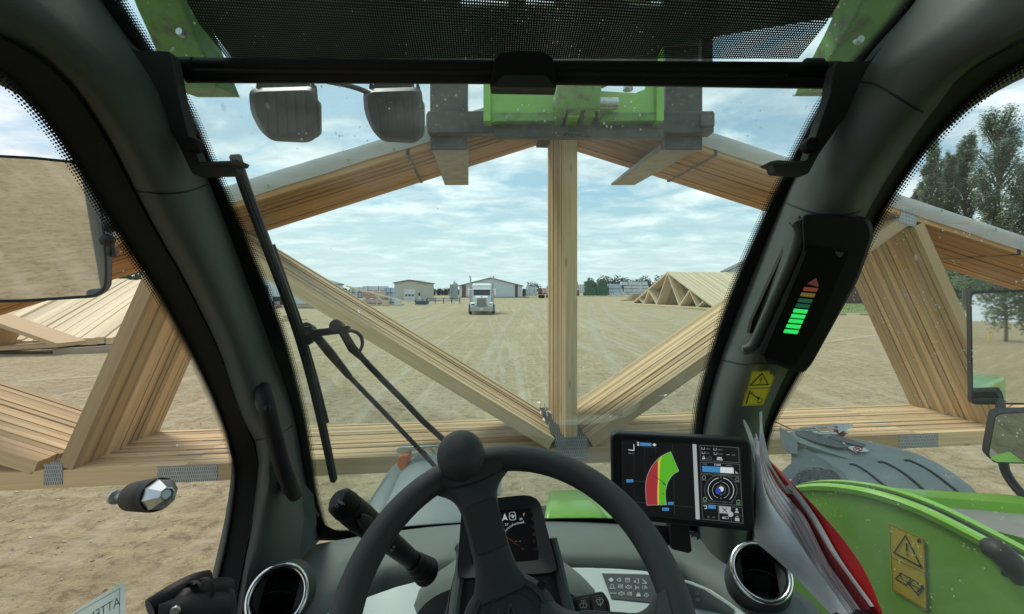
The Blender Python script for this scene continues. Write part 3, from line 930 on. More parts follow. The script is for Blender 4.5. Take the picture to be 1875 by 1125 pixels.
for a, c, pb, pt, wr, lb in (
    (1051, 1061, 542, 531, 'brownsiding', 'brown pack just right of the wooden post'),
    (1051, 1058, 530.5, 516, 'black', 'tall dark pack just right of the wooden post'),
    (1061, 1070, 536, 521, 'whitewrap', 'white pack left of the green stacks'),
    (1071.5, 1089, 525, 515.5, 'greenwrap', 'upper pack of the left green stack'),
    (1070, 1091, 542, 525.5, 'greenwrap', 'lower pack of the left green stack'),
    (1096, 1111, 524, 515.5, 'greenwrap', 'upper pack of the right green stack'),
    (1093, 1114, 542, 524.5, 'greenwrap', 'lower pack of the right green stack'),
    (1115, 1138, 529, 520, 'bluewrap', 'upper blue pack beside the right green stack'),
    (1115, 1141, 535.5, 529.5, 'bluewrap', 'middle blue pack beside the right green stack'),
    (1116, 1146, 541.5, 536, 'whitewrap', 'lowest white pack beside the right green stack'),
    (1139, 1186, 523, 516, 'whitewrap', 'topmost long white patterned pack of the far row'),
    (1146, 1188, 529, 523.5, 'whitewrap', 'second long white patterned pack of the far row'),
    (1147, 1190, 535, 529.5, 'whitewrap', 'third long white patterned pack of the far row'),
    (1148, 1192, 541, 535.5, 'bluewrap', 'lowest long bluish pack of the far row')):
    lumber_pack(a, c, pb, pt, Y + (0 if 'green' in lb else 2), 3, M[wr], lb, rg)
# pale crosses printed on the far white packs are small enough to leave to the wrap's colour
# brown pallets in front of the far row
Y = ybase(551)
for i, (a, c, pb, pt) in enumerate(((1142, 1182, 551, 548.6), (1154, 1186, 548.3, 546), (1156, 1190, 545.6, 543.4), (1158, 1192, 543, 540.8), (1160, 1194, 540.4, 538))):
    xa, xb = xz(a, 0, Y)[0], xz(c, 0, Y)[0]
    z0, z1 = xz(0, pb, Y)[1], xz(0, pt, Y)[1]
    t = thing('lumber_tier', ((xa + xb) / 2, Y + 2, z0), ('lowest', 'second', 'third', 'fourth', 'topmost')[i] + ' brown lumber tier of the pile left of the stacked trusses', 'lumber', 'brown lumber tiers left of the stacked trusses')
    mb = MB(); mb.box(((xa + xb) / 2, Y + 2, z1 - .09), (xb - xa, 3, .16)); part(mb, 'board_layer', M['woodfront'], t, smooth=0)
    n = 9
    for k in range(n):
        w_ = MB(); w_.box((lerp(xa, xb, (k + .5) / n), Y + 2, (z0 + z1 - .17) / 2), (.22, 3, z1 - z0 - .18)); part(w_, 'bearer', M['woodgrey'], t, smooth=0)

# ================================================================== TRUCK
def truck():
    Y = ybase(576.5)
    X = xz(882, 0, Y)[0]
    t = thing('truck', (X, Y, 0), 'white long-nosed semi truck with chrome stacks facing the yard', 'truck')
    RZ = Matrix.Rotation(R(4), 4, 'Z')
    def T(x, y, z): return V(X, Y, 0) + (RZ @ V(x, y, z))
    def bx(name, mat, x, y, z, sx, sy, sz, bev=.03, par=t):
        mb = MB(); mb.box(T(x, y, z), (sx, sy, sz), RZ.to_3x3()); return part(mb, name, mat, par, bevel=bev)
    def pr(name, mat, pts, d, bev=.03, par=t):
        """side outline (y, z) swept across x"""
        mb = MB(); mb.prism([T(-d / 2, a, b) for a, b in pts], RZ.to_3x3() @ V(d, 0, 0)); return part(mb, name, mat, par, bevel=bev)
    dk = mk('truck glass', (.03, .04, .045), .1, var=.1)
    chm = mk('weathered truck chrome', (.42, .44, .44), .38, .8, var=.2)
    grm = mk('grille mesh', (.22, .23, .20), .5, .4, var=.3, vs=30)
    pr('hood', M['white'], [(0.15, .85), (0.15, 1.80), (.6, 1.86), (2.0, 1.99), (2.0, .85)], 1.32, .08)
    gr = bx('grille', M['white'], 0, .10, 1.30, 1.16, .10, .98)
    bx('grille_mesh', grm, 0, .045, 1.28, 1.0, .02, .84, 0, gr)
    for i in range(11): bx('bar', chm, -.45 + .09 * i, .03, 1.28, .022, .03, .84, 0, gr)
    bx('bumper', chm, 0, -.12, .56, 2.42, .28, .46, .06)
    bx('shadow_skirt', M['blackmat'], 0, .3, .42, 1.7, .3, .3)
    bx('badge', M['bluepaint'], 0, .04, 1.86, .2, .04, .07, .01)
    bx('number_plate', M['white'], 0, -.275, .58, .32, .02, .16, 0)
    pr('cab', M['white'], [(1.9, .9), (1.9, 1.98), (2.1, 2.62), (2.2, 3.12), (2.6, 3.24), (3.8, 3.24), (3.8, .9)], 2.05, .10)
    pr('windshield', dk, [(1.84, 1.99), (2.03, 2.58), (2.10, 2.58), (1.90, 1.99)], 1.78, 0)
    pr('sun_visor', M['white'], [(1.86, 2.60), (2.04, 2.82), (2.10, 2.80), (1.92, 2.58)], 1.9, 0)
    pr('sleeper', M['white'], [(3.8, .9), (3.8, 3.3), (5.2, 3.3), (5.2, .9)], 2.15, .12)
    for i in range(5): bx('marker_light', M['white'], -.7 + .35 * i, 2.22, 3.06, .10, .12, .09, .02)
    for s in (-1, 1):
        mb = MB()
        mb.loft([[T(s * (.62 + k), y, z) for y, z in ((-.1, .72), (-.08, 1.02), (.25, 1.22), (.75, 1.26), (1.25, 1.08), (1.5, .8))] for k in (0, .3, .55)])
        part(mb, 'fender', M['white'], t, solid=.05)
        h = bx('headlight', chm, s * .92, -.02, 1.05, .40, .14, .20, .04)
        bx('lens', dk, s * .92, -.10, 1.05, .30, .03, .13, .01, h)
        mb = MB(); mb.lathe([(0, 0), (.50, 0), (.54, .06), (.54, .26), (.50, .32), (0, .32)], T(s * 1.2 - .16, .75, .54), RZ.to_3x3() @ V(1, 0, 0), 24)
        wh = part(mb, 'wheel', M['tyre'], t)
        mb = MB(); mb.lathe([(0, 0), (.28, 0), (.26, .03), (0, .05)], T(s * 1.2 + s * .17, .75, .54), RZ.to_3x3() @ V(s, 0, 0), 16); part(mb, 'rim', M['chrome'], wh)
        mb = MB(); mb.tube([T(s * 1.27, 3.9, .9), T(s * 1.27, 3.9, 3.75), T(s * 1.29, 3.95, 3.95), T(s * 1.35, 4.07, 4.12)], .09, 12); part(mb, 'exhaust_stack', chm, t)
        mb = MB(); mb.tube([T(s * 1.12, 2.1, 1.25), T(s * 1.12, 2.1, 2.1)], .19, 14); part(mb, 'air_cleaner', chm, t)
        mi = bx('mirror', M['chrome'], s * 1.42, 2.05, 2.35, .2, .1, .66, .02)
        mb = MB(); mb.tube([T(s * 1.03, 2.1, 2.6), T(s * 1.42, 2.05, 2.6)], .02, 6); part(mb, 'bracket', M['chrome'], mi)
        mb = MB(); mb.tube([T(s * 1.12, 2.4, .72), T(s * 1.12, 4.6, .72)], .32, 16); part(mb, 'fuel_tank', M['chrome'], t)
        bx('side_window', dk, s * 1.035, 2.9, 2.5, .03, .8, .55, 0)
        for yy in (6.4, 7.7):
            mb = MB(); mb.lathe([(0, 0), (.48, 0), (.52, .06), (.52, .5), (.48, .56), (0, .56)], T(s * 1.0 - .28, yy, .53), RZ.to_3x3() @ V(1, 0, 0), 20); part(mb, 'wheel', M['tyre'], t)
    bx('chassis', M['blackmat'], 0, 5.2, .85, .9, 6.5, .28)
    bx('axle', M['blackmat'], 0, .75, .54, 2.2, .16, .16)
truck()

# ================================================================== TREES
M['leaf'] = mk('tree leaves', (.24, .31, .19), .7, var2=(.14, .19, .11), vs=.7)
M['leaffar'] = mk('distant leaves', (.075, .10, .085), .8, var2=(.048, .068, .058), vs=.15)
M['leafmid'] = mk('shrub leaves', (.085, .11, .040), .7, var2=(.045, .065, .028), vs=.6)
M['bark'] = mk('grey bark', (.13, .11, .09), .9, var=.3, vs=8, bump=.5, bs=30)
for nm_ in ('leaf', 'leafmid', 'leaffar'):
    _t = M[nm_].node_tree; _x = _t.nodes.new('ShaderNodeBsdfTranslucent')
    _pb = _t.nodes['Principled BSDF']
    _t.links.new(_pb.inputs['Base Color'].links[0].from_socket, _x.inputs['Color'])
    _m = _t.nodes.new('ShaderNodeMixShader'); _m.inputs[0].default_value = .45
    _t.links.new(_pb.outputs[0], _m.inputs[1]); _t.links.new(_x.outputs[0], _m.inputs[2]); _t.links.new(_m.outputs[0], _t.nodes['Material Output'].inputs['Surface'])
def leafy(mb, c, r, n, s, squash=1.0):
    for _ in range(n):
        d = V(random.gauss(0, 1), random.gauss(0, 1), random.gauss(0, 1)).normalized() * r * random.random() ** .4
        p = Vector(c) + V(d.x, d.y, d.z * squash)
        a = V(random.gauss(0, 1), random.gauss(0, 1), random.gauss(0, 1)).normalized(); b = a.orthogonal().normalized()
        k = s * random.uniform(.6, 1.4)
        mb.poly([p - a * k, p + b * k * .55, p + a * k, p - b * k * .55])
def poplar(px, Y, h, wid, lab, seed, name='poplar_tree', grp='tall poplars beyond the right side window'):
    random.seed(seed)
    x = xz(px, 0, Y)[0]
    t = thing(name, (x, Y, 0), lab, 'tree', grp)
    tk = MB(); tk.tube([(x, Y, -.1), (x + .1, Y, h * .3), (x, Y + .1, h * .62), (x + .05, Y, h * .93)], [h * .016, h * .012, h * .006, .02], 10)
    cr = MB()
    for i in range(int(44 * h / 14)):
        f = random.random() ** .8
        z = h * (.10 + .84 * f)
        ang = random.uniform(0, 6.28)
        spread = wid * .72 * (.30 + .75 * math.sin(math.pi * min(1, (1 - f) * .9 + .08))) * random.uniform(.5, 1)
        e_ = V(x + math.cos(ang) * spread, Y + math.sin(ang) * spread, min(h, z + spread * random.uniform(.9, 1.6)))
        s_ = V(x, Y, z * .92)
        tk.tube([s_, (s_ + e_) / 2 + V(0, 0, -.1), e_], [h * .006, h * .004, .015], 5)
        for k in range(5):
            q_ = s_.lerp(e_, .45 + .14 * k)
            leafy(cr, q_, wid * (.26 - .02 * k), 46, .16, 1.5)
    part(tk, 'trunk', M['bark'], t); part(cr, 'crown', M['leaf'], t, smooth=0)
    return t
Yt = 60
for px, pt, wd, lab in ((1682, 322, 1.5, 'shortest poplar at the left end of the poplar group'), (1705, 258, 2.1, 'slim poplar second from the left of the group'), (1738, 262, 2.0, 'slim poplar in the middle left of the group'), (1768, 228, 2.6, 'broad poplar at the middle of the group'), (1828, 212, 3.6, 'tallest broad poplar of the group'), (1880, 300, 3.2, 'poplar at the right end of the group')):
    poplar(px, Yt + random.uniform(-3, 3), HC + (HY - pt) / F * Yt, wd, lab, int(px))
for i, (x, y, h, wd, lab) in enumerate(((-3.1, -60, 8.5, 4.6, 'big dark tree behind the machine seen in the mirror'), (-1.0, -64, 10, 5.0, 'second big dark tree farther back behind the machine'))):
    poplar_seed = 90 + i
    t = poplar(CX, y, h, wd, lab, poplar_seed, 'broad_tree', 'trees behind the machine')
    t.location.x = x

def tree_line(name, px0, px1, pyt, Y, lab, dens, mat, jit=.4, seed=5):
    random.seed(seed)
    mb = MB()
    xa, xb = xz(px0, 0, Y)[0], xz(px1, 0, Y)[0]
    h0 = xz(0, pyt, Y)[1]
    n = int((xb - xa) / (h0 * .22)) + 2
    for i in range(n):
        x = lerp(xa, xb, i / (n - 1)); hh = h0 * random.uniform(.72, 1.0); y = Y + random.uniform(-3, 6)
        for k in range(4):
            leafy(mb, V(x + random.uniform(-1, 1) * h0 * .2, y, hh * (.25 + .19 * k)), hh * .30, dens, h0 * .065)
    o = mb.build(name, mat, smooth=0)
    return tag(o, lab, kind='stuff')
tree_line('far_wood', 770, 850, 528, 170, None, 60, M['leaffar'])
tree_line('far_wood', 1080, 1225, 506, 330, None, 60, M['leaffar'], seed=8)
tree_line('far_wood', 500, 660, 527, 260, None, 40, M['leaffar'], seed=9)
tree_line('far_wood', 1690, 1950, 500, 85, None, 90, M['leaf'], seed=12)
tree_line('far_wood', -700, 160, 505, 150, None, 40, M['leaffar'], seed=13)
random.seed(21)
for px, py, Y, s, lab in ((978, 519, 240, 3.2, 'small far tree above the white pack right of the barn'), (1012, 524, 250, 2.5, 'small far tree half hidden behind the wooden post')):
    x, z = xz(px, py, Y)
    t = thing('far_tree', (x, Y, 0), lab, 'tree', 'small far trees beyond the yard')
    a, b_ = MB(), MB()
    a.tube([(x, Y, 0), (x, Y, z * .7)], .25, 6); part(a, 'trunk', M['bark'], t)
    for k in range(6): leafy(b_, V(x + random.uniform(-1, 1) * s, Y, z * .75 + random.uniform(-1, .6) * s), s * .8, 60, .5)
    part(b_, 'crown', M['leaffar'], t, smooth=0)
# leafy shrub above the left truss stack
random.seed(31)
Y = 45
for px, py, s, lab in ((212, 500, 2.3, 'dusty shrub beside the mirror above the left truss stack'), (250, 497, 1.9, 'smaller dusty shrub next to the left door pillar')):
    x, z = xz(px, py, Y)
    t = thing('shrub', (x, Y, 0), lab, 'shrub', 'shrubs behind the left truss stack')
    a, b_ = MB(), MB()
    a.tube([(x, Y, 0), (x, Y, z)], .12, 6); part(a, 'stem', M['bark'], t)
    for k in range(7): leafy(b_, V(x + random.uniform(-1, 1) * s, Y + random.uniform(-1, 1), z - .6 + random.uniform(-.8, .5)), 1.0, 110, .16)
    part(b_, 'crown', M['leafmid'], t, smooth=0)

# ------------------------------------------------------------------ right-hand background
Y = 78
gable_building('grey_hall', xz(1333, 0, Y + 14)[0], xz(1570, 0, Y + 14)[0], Y + 14, 2.5, xz(0, 497, Y + 14)[1], xz(0, 425, Y + 14)[1], M['sidingwhite'], M['darkroof'], 'pale grey gabled hall behind the right truss stack', .62)
Y = ybase(556)
gable_building('red_shed', xz(1530, 0, Y)[0], xz(1595, 0, Y)[0], Y, 8, xz(0, 531, Y)[1], xz(0, 521, Y)[1], M['brownsiding'], M['darkroof'], 'low brown shed on the grass right of the load indicator')
gable_building('cream_house', xz(1745, 0, 82)[0], xz(1960, 0, 82)[0], 96, 9, xz(0, 512, 96)[1], xz(0, 488, 96)[1], M['siding'], M['darkroof'], 'cream house under the poplars by the right mirror')
M['lawn'] = mk('mown lawn', (.13, .20, .05), .9, var2=(.20, .23, .08), vs=.8, bump=.5, bs=30)
mb = MB(); mb.poly([(24, G(1500, 573).y, .02), (200, G(1500, 573).y - 8, .02), (200, 150, .02), (24, 74, .02)])
tag(mb.build('lawn', M['lawn'], keep=True), kind='structure')
random.seed(41)
gb = MB()
for i in range(9000):
    x = random.uniform(24, 120); y = random.uniform(46.5, 70)
    if y < 46 + .0 * x: continue
    h = random.uniform(.05, .14); a = random.uniform(0, 3.14); dx, dy = .05 * math.cos(a), .05 * math.sin(a)
    gb.poly([(x - dx, y - dy, .02), (x + dx, y + dy, .02), (x + random.uniform(-.05, .05), y, .02 + h)])
tag(gb.build('grass', M['lawn'], keep=True, smooth=0), kind='stuff')
ku = 0
for i, (a, b_) in enumerate(((1536, 1549), (1573, 1600), (1608, 1635), (1642, 1668), (1790, 1830))):
    Y = ybase(577.5); xa, xb = xz(a, 0, Y)[0], xz(b_, 0, Y)[0]
    mb = MB(); mb.box(((xa + xb) / 2, Y, .09), (xb - xa, .22, .18))
    tag(mb.build('timber_curb', M['woodgrey'], bevel=.01), ('first', 'second', 'third', 'fourth', 'last')[i] + ' grey timber curb along the lawn counted from the load indicator', 'curb', 'timber curbs along the lawn edge')
for px, Y, lab in ((1397, 70, 'thin grey light pole beyond the right windscreen edge'),):
    x = xz(px, 0, Y)[0]; t = thing('light_pole', (x, Y, 0), lab, 'pole')
    a = MB(); a.tube([(x, Y, 0), (x, Y, xz(0, 352, Y)[1])], [.11, .06], 8); part(a, 'pole', M['bin'], t)
    a = MB(); a.box((x - .5, Y, xz(0, 352, Y)[1]), (1.1, .25, .14)); part(a, 'lamp_head', M['bin'], t)
x = xz(1773, 0, 52)[0]
t = thing('broad_tree', (x, 52, 0), 'dark-trunked leafy tree left of the upper right mirror', 'tree')
a, b_ = MB(), MB(); random.seed(51)
a.tube([(x, 52, 0), (x + .1, 52, 2), (x - .1, 52, 4.3)], [.42, .33, .22], 10); part(a, 'trunk', M['bark'], t)
for k in range(46): leafy(b_, V(x + random.uniform(-3.6, 3.6), 52 + random.uniform(-2.5, 2.5), random.uniform(2.9, 6.2)), .95, 70, .15, .7)
part(b_, 'crown', M['leaf'], t, smooth=0)
# yellow marker post behind the machine, seen in the mirror
t = thing('marker_post', (-4.2, -60, 0), 'yellow marker post behind the machine seen in the mirror', 'post')
a = MB(); a.tube([(-4.2, -60, 0), (-4.2, -60, 1.0)], .07, 10); part(a, 'post', M['yellow'], t)
a = MB(); a.lathe([(.075, 0), (.075, .03), (0, .06)], (-4.2, -60, 1.0), (0, 0, 1), 10); part(a, 'cap', M['white'], t)
# little stack of blocks in the yard
Y = ybase(588)
t = thing('board_stack', (xz(525, 0, Y)[0], Y, 0), 'small stack of short boards on the dirt beside the wiper', 'lumber')
for a_, c_, pb, pt in ((519, 537, 588.5, 583.5), (521, 534, 582.5, 578.5), (521, 531, 578, 577)):
    mb = MB(); x0, z0 = xz(a_, pb, Y); x1, z1 = xz(c_, pt, Y); mb.box(((x0 + x1) / 2, Y, (z0 + z1) / 2), (x1 - x0, .5, z1 - z0)); part(mb, 'board', M['woodpale'], t, smooth=0)
mb = MB(); mb.beam(P(500, 587, Y + .4), P(563, 585, Y + .4), .12, .07, (0, 0, 1)); tag(mb.build('loose_board', M['woodgrey'], smooth=0), 'long loose board lying behind the small board stack', 'board')
# scaffold-like lumber rack behind the wiper
Y = ybase(565)
t = thing('lumber_rack', (xz(565, 0, Y)[0], Y, 0), 'low rack of pale boards right of the metal shed', 'rack')
for i, (a_, c_, py, hh) in enumerate(((545, 585, 564.5, 2), (548, 583, 561, 2), (547, 580, 557.5, 2))):
    mb = MB(); x0 = xz(a_, 0, Y)[0]; x1 = xz(c_, 0, Y)[0]; z = xz(0, py, Y)[1]; mb.box(((x0 + x1) / 2, Y, z), (x1 - x0, .8, .14)); part(mb, 'board_layer', M['woodgrey'], t, smooth=0)
mb = MB(); mb.beam(P(556, 551, Y), P(578, 561, Y), .12, .12, (0, 1, 0)); part(mb, 'pale_bar', M['white'], t, smooth=0)
mb = MB(); mb.beam(P(571, 561, Y), P(575, 549, Y), .12, .12, (0, 1, 0)); part(mb, 'pale_bar', M['white'], t, smooth=0)
# ================================================================== TRUSSES ON THE FORKS
TS = .0945                                     # the load hangs slightly askew: Y = TY + TS * X on its near face
TY = 2.904
def TP(px, py):
    r = (px - CX) / F
    Y = TY / (1 - TS * r)
    return P(px, py, Y)
TU = V(1, TS, 0).normalized()
TN = V(-TS, 1, 0).normalized()
TZ = V(0, 0, 1)
TH, PITCH, NT_ = .0432, .0460, 16
def tline(a, b):
    """line through two pixels on the near face as (u, z) function"""
    A, B = TP(*a), TP(*b)
    ua, ub = A.dot(TU), B.dot(TU)
    k = (B.z - A.z) / (ub - ua)
    return lambda u: A.z + k * (u - ua)
zl = tline((434, 380), (744, 284))             # underside of the left top chord
zr = tline((1608, 382), (1874, 469))           # underside of the right one
zb = tline((430, 848), (1400, 806))            # top of the bottom chord
zbb = tline((430, 879), (1400, 834))           # its underside
uo = TP(1045, 700).dot(TU)
# apex where both undersides meet
lo, hi = -2.0, 3.0
for _ in range(60):
    m_ = (lo + hi) / 2
    if zl(m_) > zr(m_): hi = m_
    else: lo = m_
uap = lo
base0 = TN * TP(1045, 700).dot(TN)
def T3(u, z, n=0.0): return TU * u + V(0, 0, z) + base0 + TN * n
CD = .14
tcd = .135
ul = uap - 7.9; ur = uap + 7.9
members = []                                    # (name, (u, z), (u, z), width)
sl_l = (zl(1) - zl(0)); sl_r = (zr(1) - zr(0))
def off_line(f, sl, d): return lambda u: f(u) + d * math.sqrt(1 + sl * sl)
cl_, cr_ = off_line(zl, sl_l, tcd / 2), off_line(zr, sl_r, tcd / 2)
zbm = lambda u: (zb(u) + zbb(u)) / 2
bw = zb(0) - zbb(0)
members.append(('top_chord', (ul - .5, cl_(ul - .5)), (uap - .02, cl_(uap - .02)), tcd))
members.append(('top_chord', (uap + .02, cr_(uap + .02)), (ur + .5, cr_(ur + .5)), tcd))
members.append(('bottom_chord', (ul, zbm(ul)), (TP(338, 860).dot(TU), zbm(TP(338, 860).dot(TU))), bw))
members.append(('bottom_chord', (TP(338, 860).dot(TU) + .003, zbm(TP(338, 860).dot(TU))), (TP(1682, 812).dot(TU), zbm(TP(1682, 812).dot(TU))), bw))
members.append(('bottom_chord', (TP(1682, 812).dot(TU) + .003, zbm(TP(1682, 812).dot(TU))), (ur, zbm(ur)), bw))
ww = .089
def uz(px, py): p = TP(px, py); return (p.dot(TU), p.z)
kp = uz(1046, 700)[0]
members.append(('king_post', (kp, zb(kp) + .01), (kp, min(zl(kp), zr(kp)) - .005), ww))
lt = uz(345, 402); lt = (lt[0], zl(lt[0]) - .01)
lb = (kp - ww / 2 - .10, zb(kp) + .035)
members.append(('web', lb, lt, ww))
rt = uz(1668, 395); rt = (rt[0] - .05, zr(rt[0]) - .015)
rb = (kp + ww / 2 + .10, zb(kp) + .035)
members.append(('web', rb, rt, ww))
l2b = uz(112, 860); l2b = (l2b[0] + .02, zb(l2b[0]) + .015)
members.append(('web', l2b, (lt[0] - .11, zl(lt[0] - .11) - .02), ww))
l3t = (l2b[0] - 1.9, zl(l2b[0] - 1.9) - .01)
members.append(('web', (l2b[0] - .17, zb(l2b[0]) + .02), l3t, ww))
members.append(('web', (l3t[0] - 1.0, zb(l3t[0] - 1.0) + .01), (l3t[0] - .1, zl(l3t[0] - .1) - .02), ww))
r2b = uz(1850, 775); r2b = (r2b[0], zb(r2b[0]) + .015)
members.append(('web', r2b, (rt[0] + .12, zr(rt[0] + .12) - .02), ww))
r3t = (r2b[0] + 1.8, zr(r2b[0] + 1.8) - .01)
members.append(('web', (r2b[0] + .16, zb(r2b[0]) + .02), r3t, ww))
plates = [(kp, zbm(kp) + .055, .235, .17), (uz(98, 862)[0], zbm(uz(98, 862)[0]) + .035, .11, .135), (uz(344, 862)[0], zbm(uz(344, 862)[0]), .37, bw * .96),
          (uz(1682, 812)[0], zbm(uz(1682, 812)[0]), .34, bw * .96), (rt[0] + .03, zr(rt[0]) + .005, .15, .13), (uap, zl(uap) + .02, .2, .14), (lt[0], zl(lt[0]) + .0, .15, .13), (r2b[0] + .05, zbm(r2b[0]) + .035, .13, .14)]
random.seed(77)
origin = T3(uap, zl(uap), 0)
proto = thing('roof_truss', tuple(origin), None, 'roof truss', 'roof trusses bundled on the forks')
def member_mesh(name, a, b, wid, off):
    mb = MB()
    mb.beam(T3(*a, TH / 2), T3(*b, TH / 2), wid, TH, TN, off=off)
    return part(mb, name, M['woodshade' if name == 'top_chord' else 'woodfront'], proto, smooth=0, bevel=.0018, seg=1)
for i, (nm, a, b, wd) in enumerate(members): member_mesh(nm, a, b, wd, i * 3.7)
sa = math.atan(sl_r)
for i, (u, z, w_, h_) in enumerate(plates):
    an = {4: sa, 6: math.atan(sl_l)}.get(i, 0)
    ca, sn = math.cos(an), math.sin(an)
    mb = MB()
    for n_, s in ((-.0025, 1), (TH + .0005, 1)):
        q8 = []
        for nn in (n_, n_ + .002):
            for x, y in ((-1, -1), (1, -1), (1, 1), (-1, 1)):
                x *= w_ / 2; y *= h_ / 2
                q8.append(T3(u + x * ca - y * sn, z + x * sn + y * ca, nn))
        k = mb.add(q8)
        uvq = [(0, 0), (w_, 0), (w_, h_), (0, h_)]
        mb.face((k, k + 1, k + 2, k + 3), uvq); mb.face((k + 7, k + 6, k + 5, k + 4), uvq[::-1])
        for j in range(4):
            a = (j + 1) % 4; mb.face((k + a, k + j, k + 4 + j, k + 4 + a), None)
    part(mb, 'connector_plate', M['plate'], proto, smooth=0)
ordn = ['front', 'second', 'third', 'fourth', 'fifth', 'sixth', 'seventh', 'eighth', 'ninth', 'tenth', 'eleventh', 'twelfth', 'thirteenth', 'fourteenth', 'fifteenth', 'rearmost']
bundle = [proto]
for k in range(1, NT_):
    c = copy_tree(proto)
    c.location = Vector(proto.location) + TN * (PITCH * k + random.uniform(-.0012, .0012)) + TU * random.uniform(-.012, .012) + V(0, 0, random.uniform(-.006, .006))
    bundle.append(c)
for k, c in enumerate(bundle):
    c['label'] = f'{ordn[k]} roof truss of the lumber bundle hanging from the forks, counted from the cab'
    if k == 0: c['label'] = 'front roof truss of the hanging bundle, its plates facing the cab'
    if k == NT_ - 1: c['label'] = 'rearmost roof truss of the hanging bundle, farthest from the cab'
TD = PITCH * NT_                                # depth of the whole bundle

# pale plastic wrap laid over the sloping top of the bundle
random.seed(5)
mb = MB()
def wrap_side(u0, u1, f, sl):
    n = 60
    rows = []
    up = tcd * math.sqrt(1 + sl * sl)
    for i in range(n + 1):
        u = lerp(u0, u1, i / n)
        z = f(u) + up
        wv = .004 * math.sin(u * 4.1) + .003 * math.sin(u * 13 + 1)
        dr = .104 + .004 * math.sin(u * 3.1 + 1) + .003 * math.sin(u * 11)
        rows.append([T3(u, z - dr, -.012 + wv * .4), T3(u, z - dr * .5, -.018 - abs(wv)), T3(u, z + .012, -.016), T3(u, z + .030 + wv * .6, .02), T3(u, z + .034 + wv, .12),
                     T3(u, z + .034 - wv, TD * .5), T3(u, z + .030 + wv, TD - .02), T3(u, z - .05, TD + .015), T3(u, z - .12, TD + .02)])
    mb.loft(rows)
wrap_side(ul - .3, uap, zl, sl_l)
wrap_side(uap, ur + .3, zr, sl_r)
wrp = mb.build('plastic_wrap', M['wrap'], smooth=60)
tag(wrp, 'pale grey plastic wrap draped over the top chords of the truss bundle', 'plastic wrap')
# pale green spots printed on the wrap hem
sp = MB()
for (px, py) in ((497, 344), (641, 297), (724, 278), (1638, 366), (1713, 388), (1811, 422)):
    p = TP(px, py) - TN * .042
    sp.lathe([(0, .001), (.011, .001), (.011, -.001)], p, -TN, 12)
part(sp, 'green_mark', mk('green mark', (.22, .42, .20), .6), wrp, smooth=0)
# dark banding straps round the chords
def strap(u, f, sl, name='strap'):
    s_ = MB(); up = tcd * math.sqrt(1 + sl * sl)
    a, b_ = f(u) - .006, f(u) + up + .002
    h = .012
    loop = [(a, -.006), (a, TD + .006), (b_, TD + .006), (b_, -.006), (a, -.006)]
    s_.loft([[T3(u + k, z, n) for k in (-h, h)] for z, n in loop])
    return s_
for i, px in enumerate((747, 1310, 1865)):
    u = TP(px, 300 if i < 2 else 460).dot(TU)
    f, sl = ((zl, sl_l) if i == 0 else (zr, sl_r))
    o = strap(u, f, sl).build('banding_strap', M['black'], smooth=0)
    tag(o, ('dark band round the left chords beside the fork', 'dark band round the right chords beyond the fork', 'dark band round the chords near the right mirror')[i], 'strap', 'banding straps round the truss bundle')
for i, (px, pos) in enumerate(((652, 'left'), (866, 'lower left'), (1150, 'right'))):
    pass
# torn scraps of label caught in the joint beside the post
random.seed(9)
mb = MB()
for k in range(14):
    c = TP(1006 + random.uniform(-8, 10), 772 + random.uniform(-20, 18)) + TN * random.uniform(.05, .35)
    a = V(random.gauss(0, 1), random.gauss(0, 1), random.gauss(0, 1)).normalized() * .022; b_ = a.orthogonal().normalized() * .014
    mb.poly([c - a, c + b_, c + a, c - b_ * .4])
tag(mb.build('torn_tag', M['paper'], smooth=0), 'torn grey paper tag caught beside the foot of the post', 'tag')

# ================================================================== TRUSSES STACKED IN THE YARD
def yard_pile(name, base_l, base_r, h, step_dir, n, pitch, thick, webs, labels, group, z0=.12, mat='woodpale', overhang=.0):
    """upright trusses standing side by side; the first one shows its webs as parts, the others only their edges"""
    bl, br = Vector(base_l), Vector(base_r)
    d = (br - bl); span = d.length; d.normalize()
    nrm = Vector(step_dir).normalized()
    def at(f, z, k=0.0): return bl + d * span * f + V(0, 0, z + z0) + nrm * k
    def rafters(mb, k, wid, t, name=None):
        hw = wid / 2
        mb.beam(at(0, hw, k), at(.5, h - hw, k), wid, t, nrm, off=k * 3)
        mb.beam(at(.5, h - hw, k), at(1, hw, k), wid, t, nrm, off=k * 3 + 9)
    f0 = thing(name, tuple(at(.5, 0)), labels[0], 'roof truss', group)
    for s, (a, b_) in enumerate((((0, .10), (.5, h - .10)), ((.5, h - .10), (1, .10)))):
        mb = MB(); mb.beam(at(*a), at(*b_), .24, thick, nrm); part(mb, 'top_chord', M[mat], f0, smooth=0)
    mb = MB(); mb.beam(at(0.0, .0), at(1, .0), .2, thick * 1.02, nrm); part(mb, 'bottom_chord', M[mat], f0, smooth=0)
    for a, b_ in webs:
        mb = MB(); za = min(a[1], h); zb_ = min(b_[1], h)
        mb.beam(at(a[0], za), at(b_[0], zb_), .17, thick * .95, nrm); part(mb, 'web', M[mat], f0, smooth=0)
    rest = MB()
    rafters(rest, 0, .22, thick)
    rest.beam(at(0, 0), at(1, 0), .18, thick, nrm)
    for a, b_ in webs: rest.beam(at(a[0], min(a[1], h)), at(b_[0], min(b_[1], h)), .16, thick * .95, nrm)
    o = None
    for k in range(1, n):
        if o is None:
            o = rest.build(name, M[mat], smooth=0, origin=at(.5, 0)); c = o
            base = Vector(o.location)
        else:
            c = o.copy(); C.objects.link(c)
        c.location = base + nrm * pitch * k + V(0, 0, random.uniform(-.05, .05)) + d * random.uniform(-.15, .15)
        tag(c, labels[1](k), 'roof truss', group)
    return f0
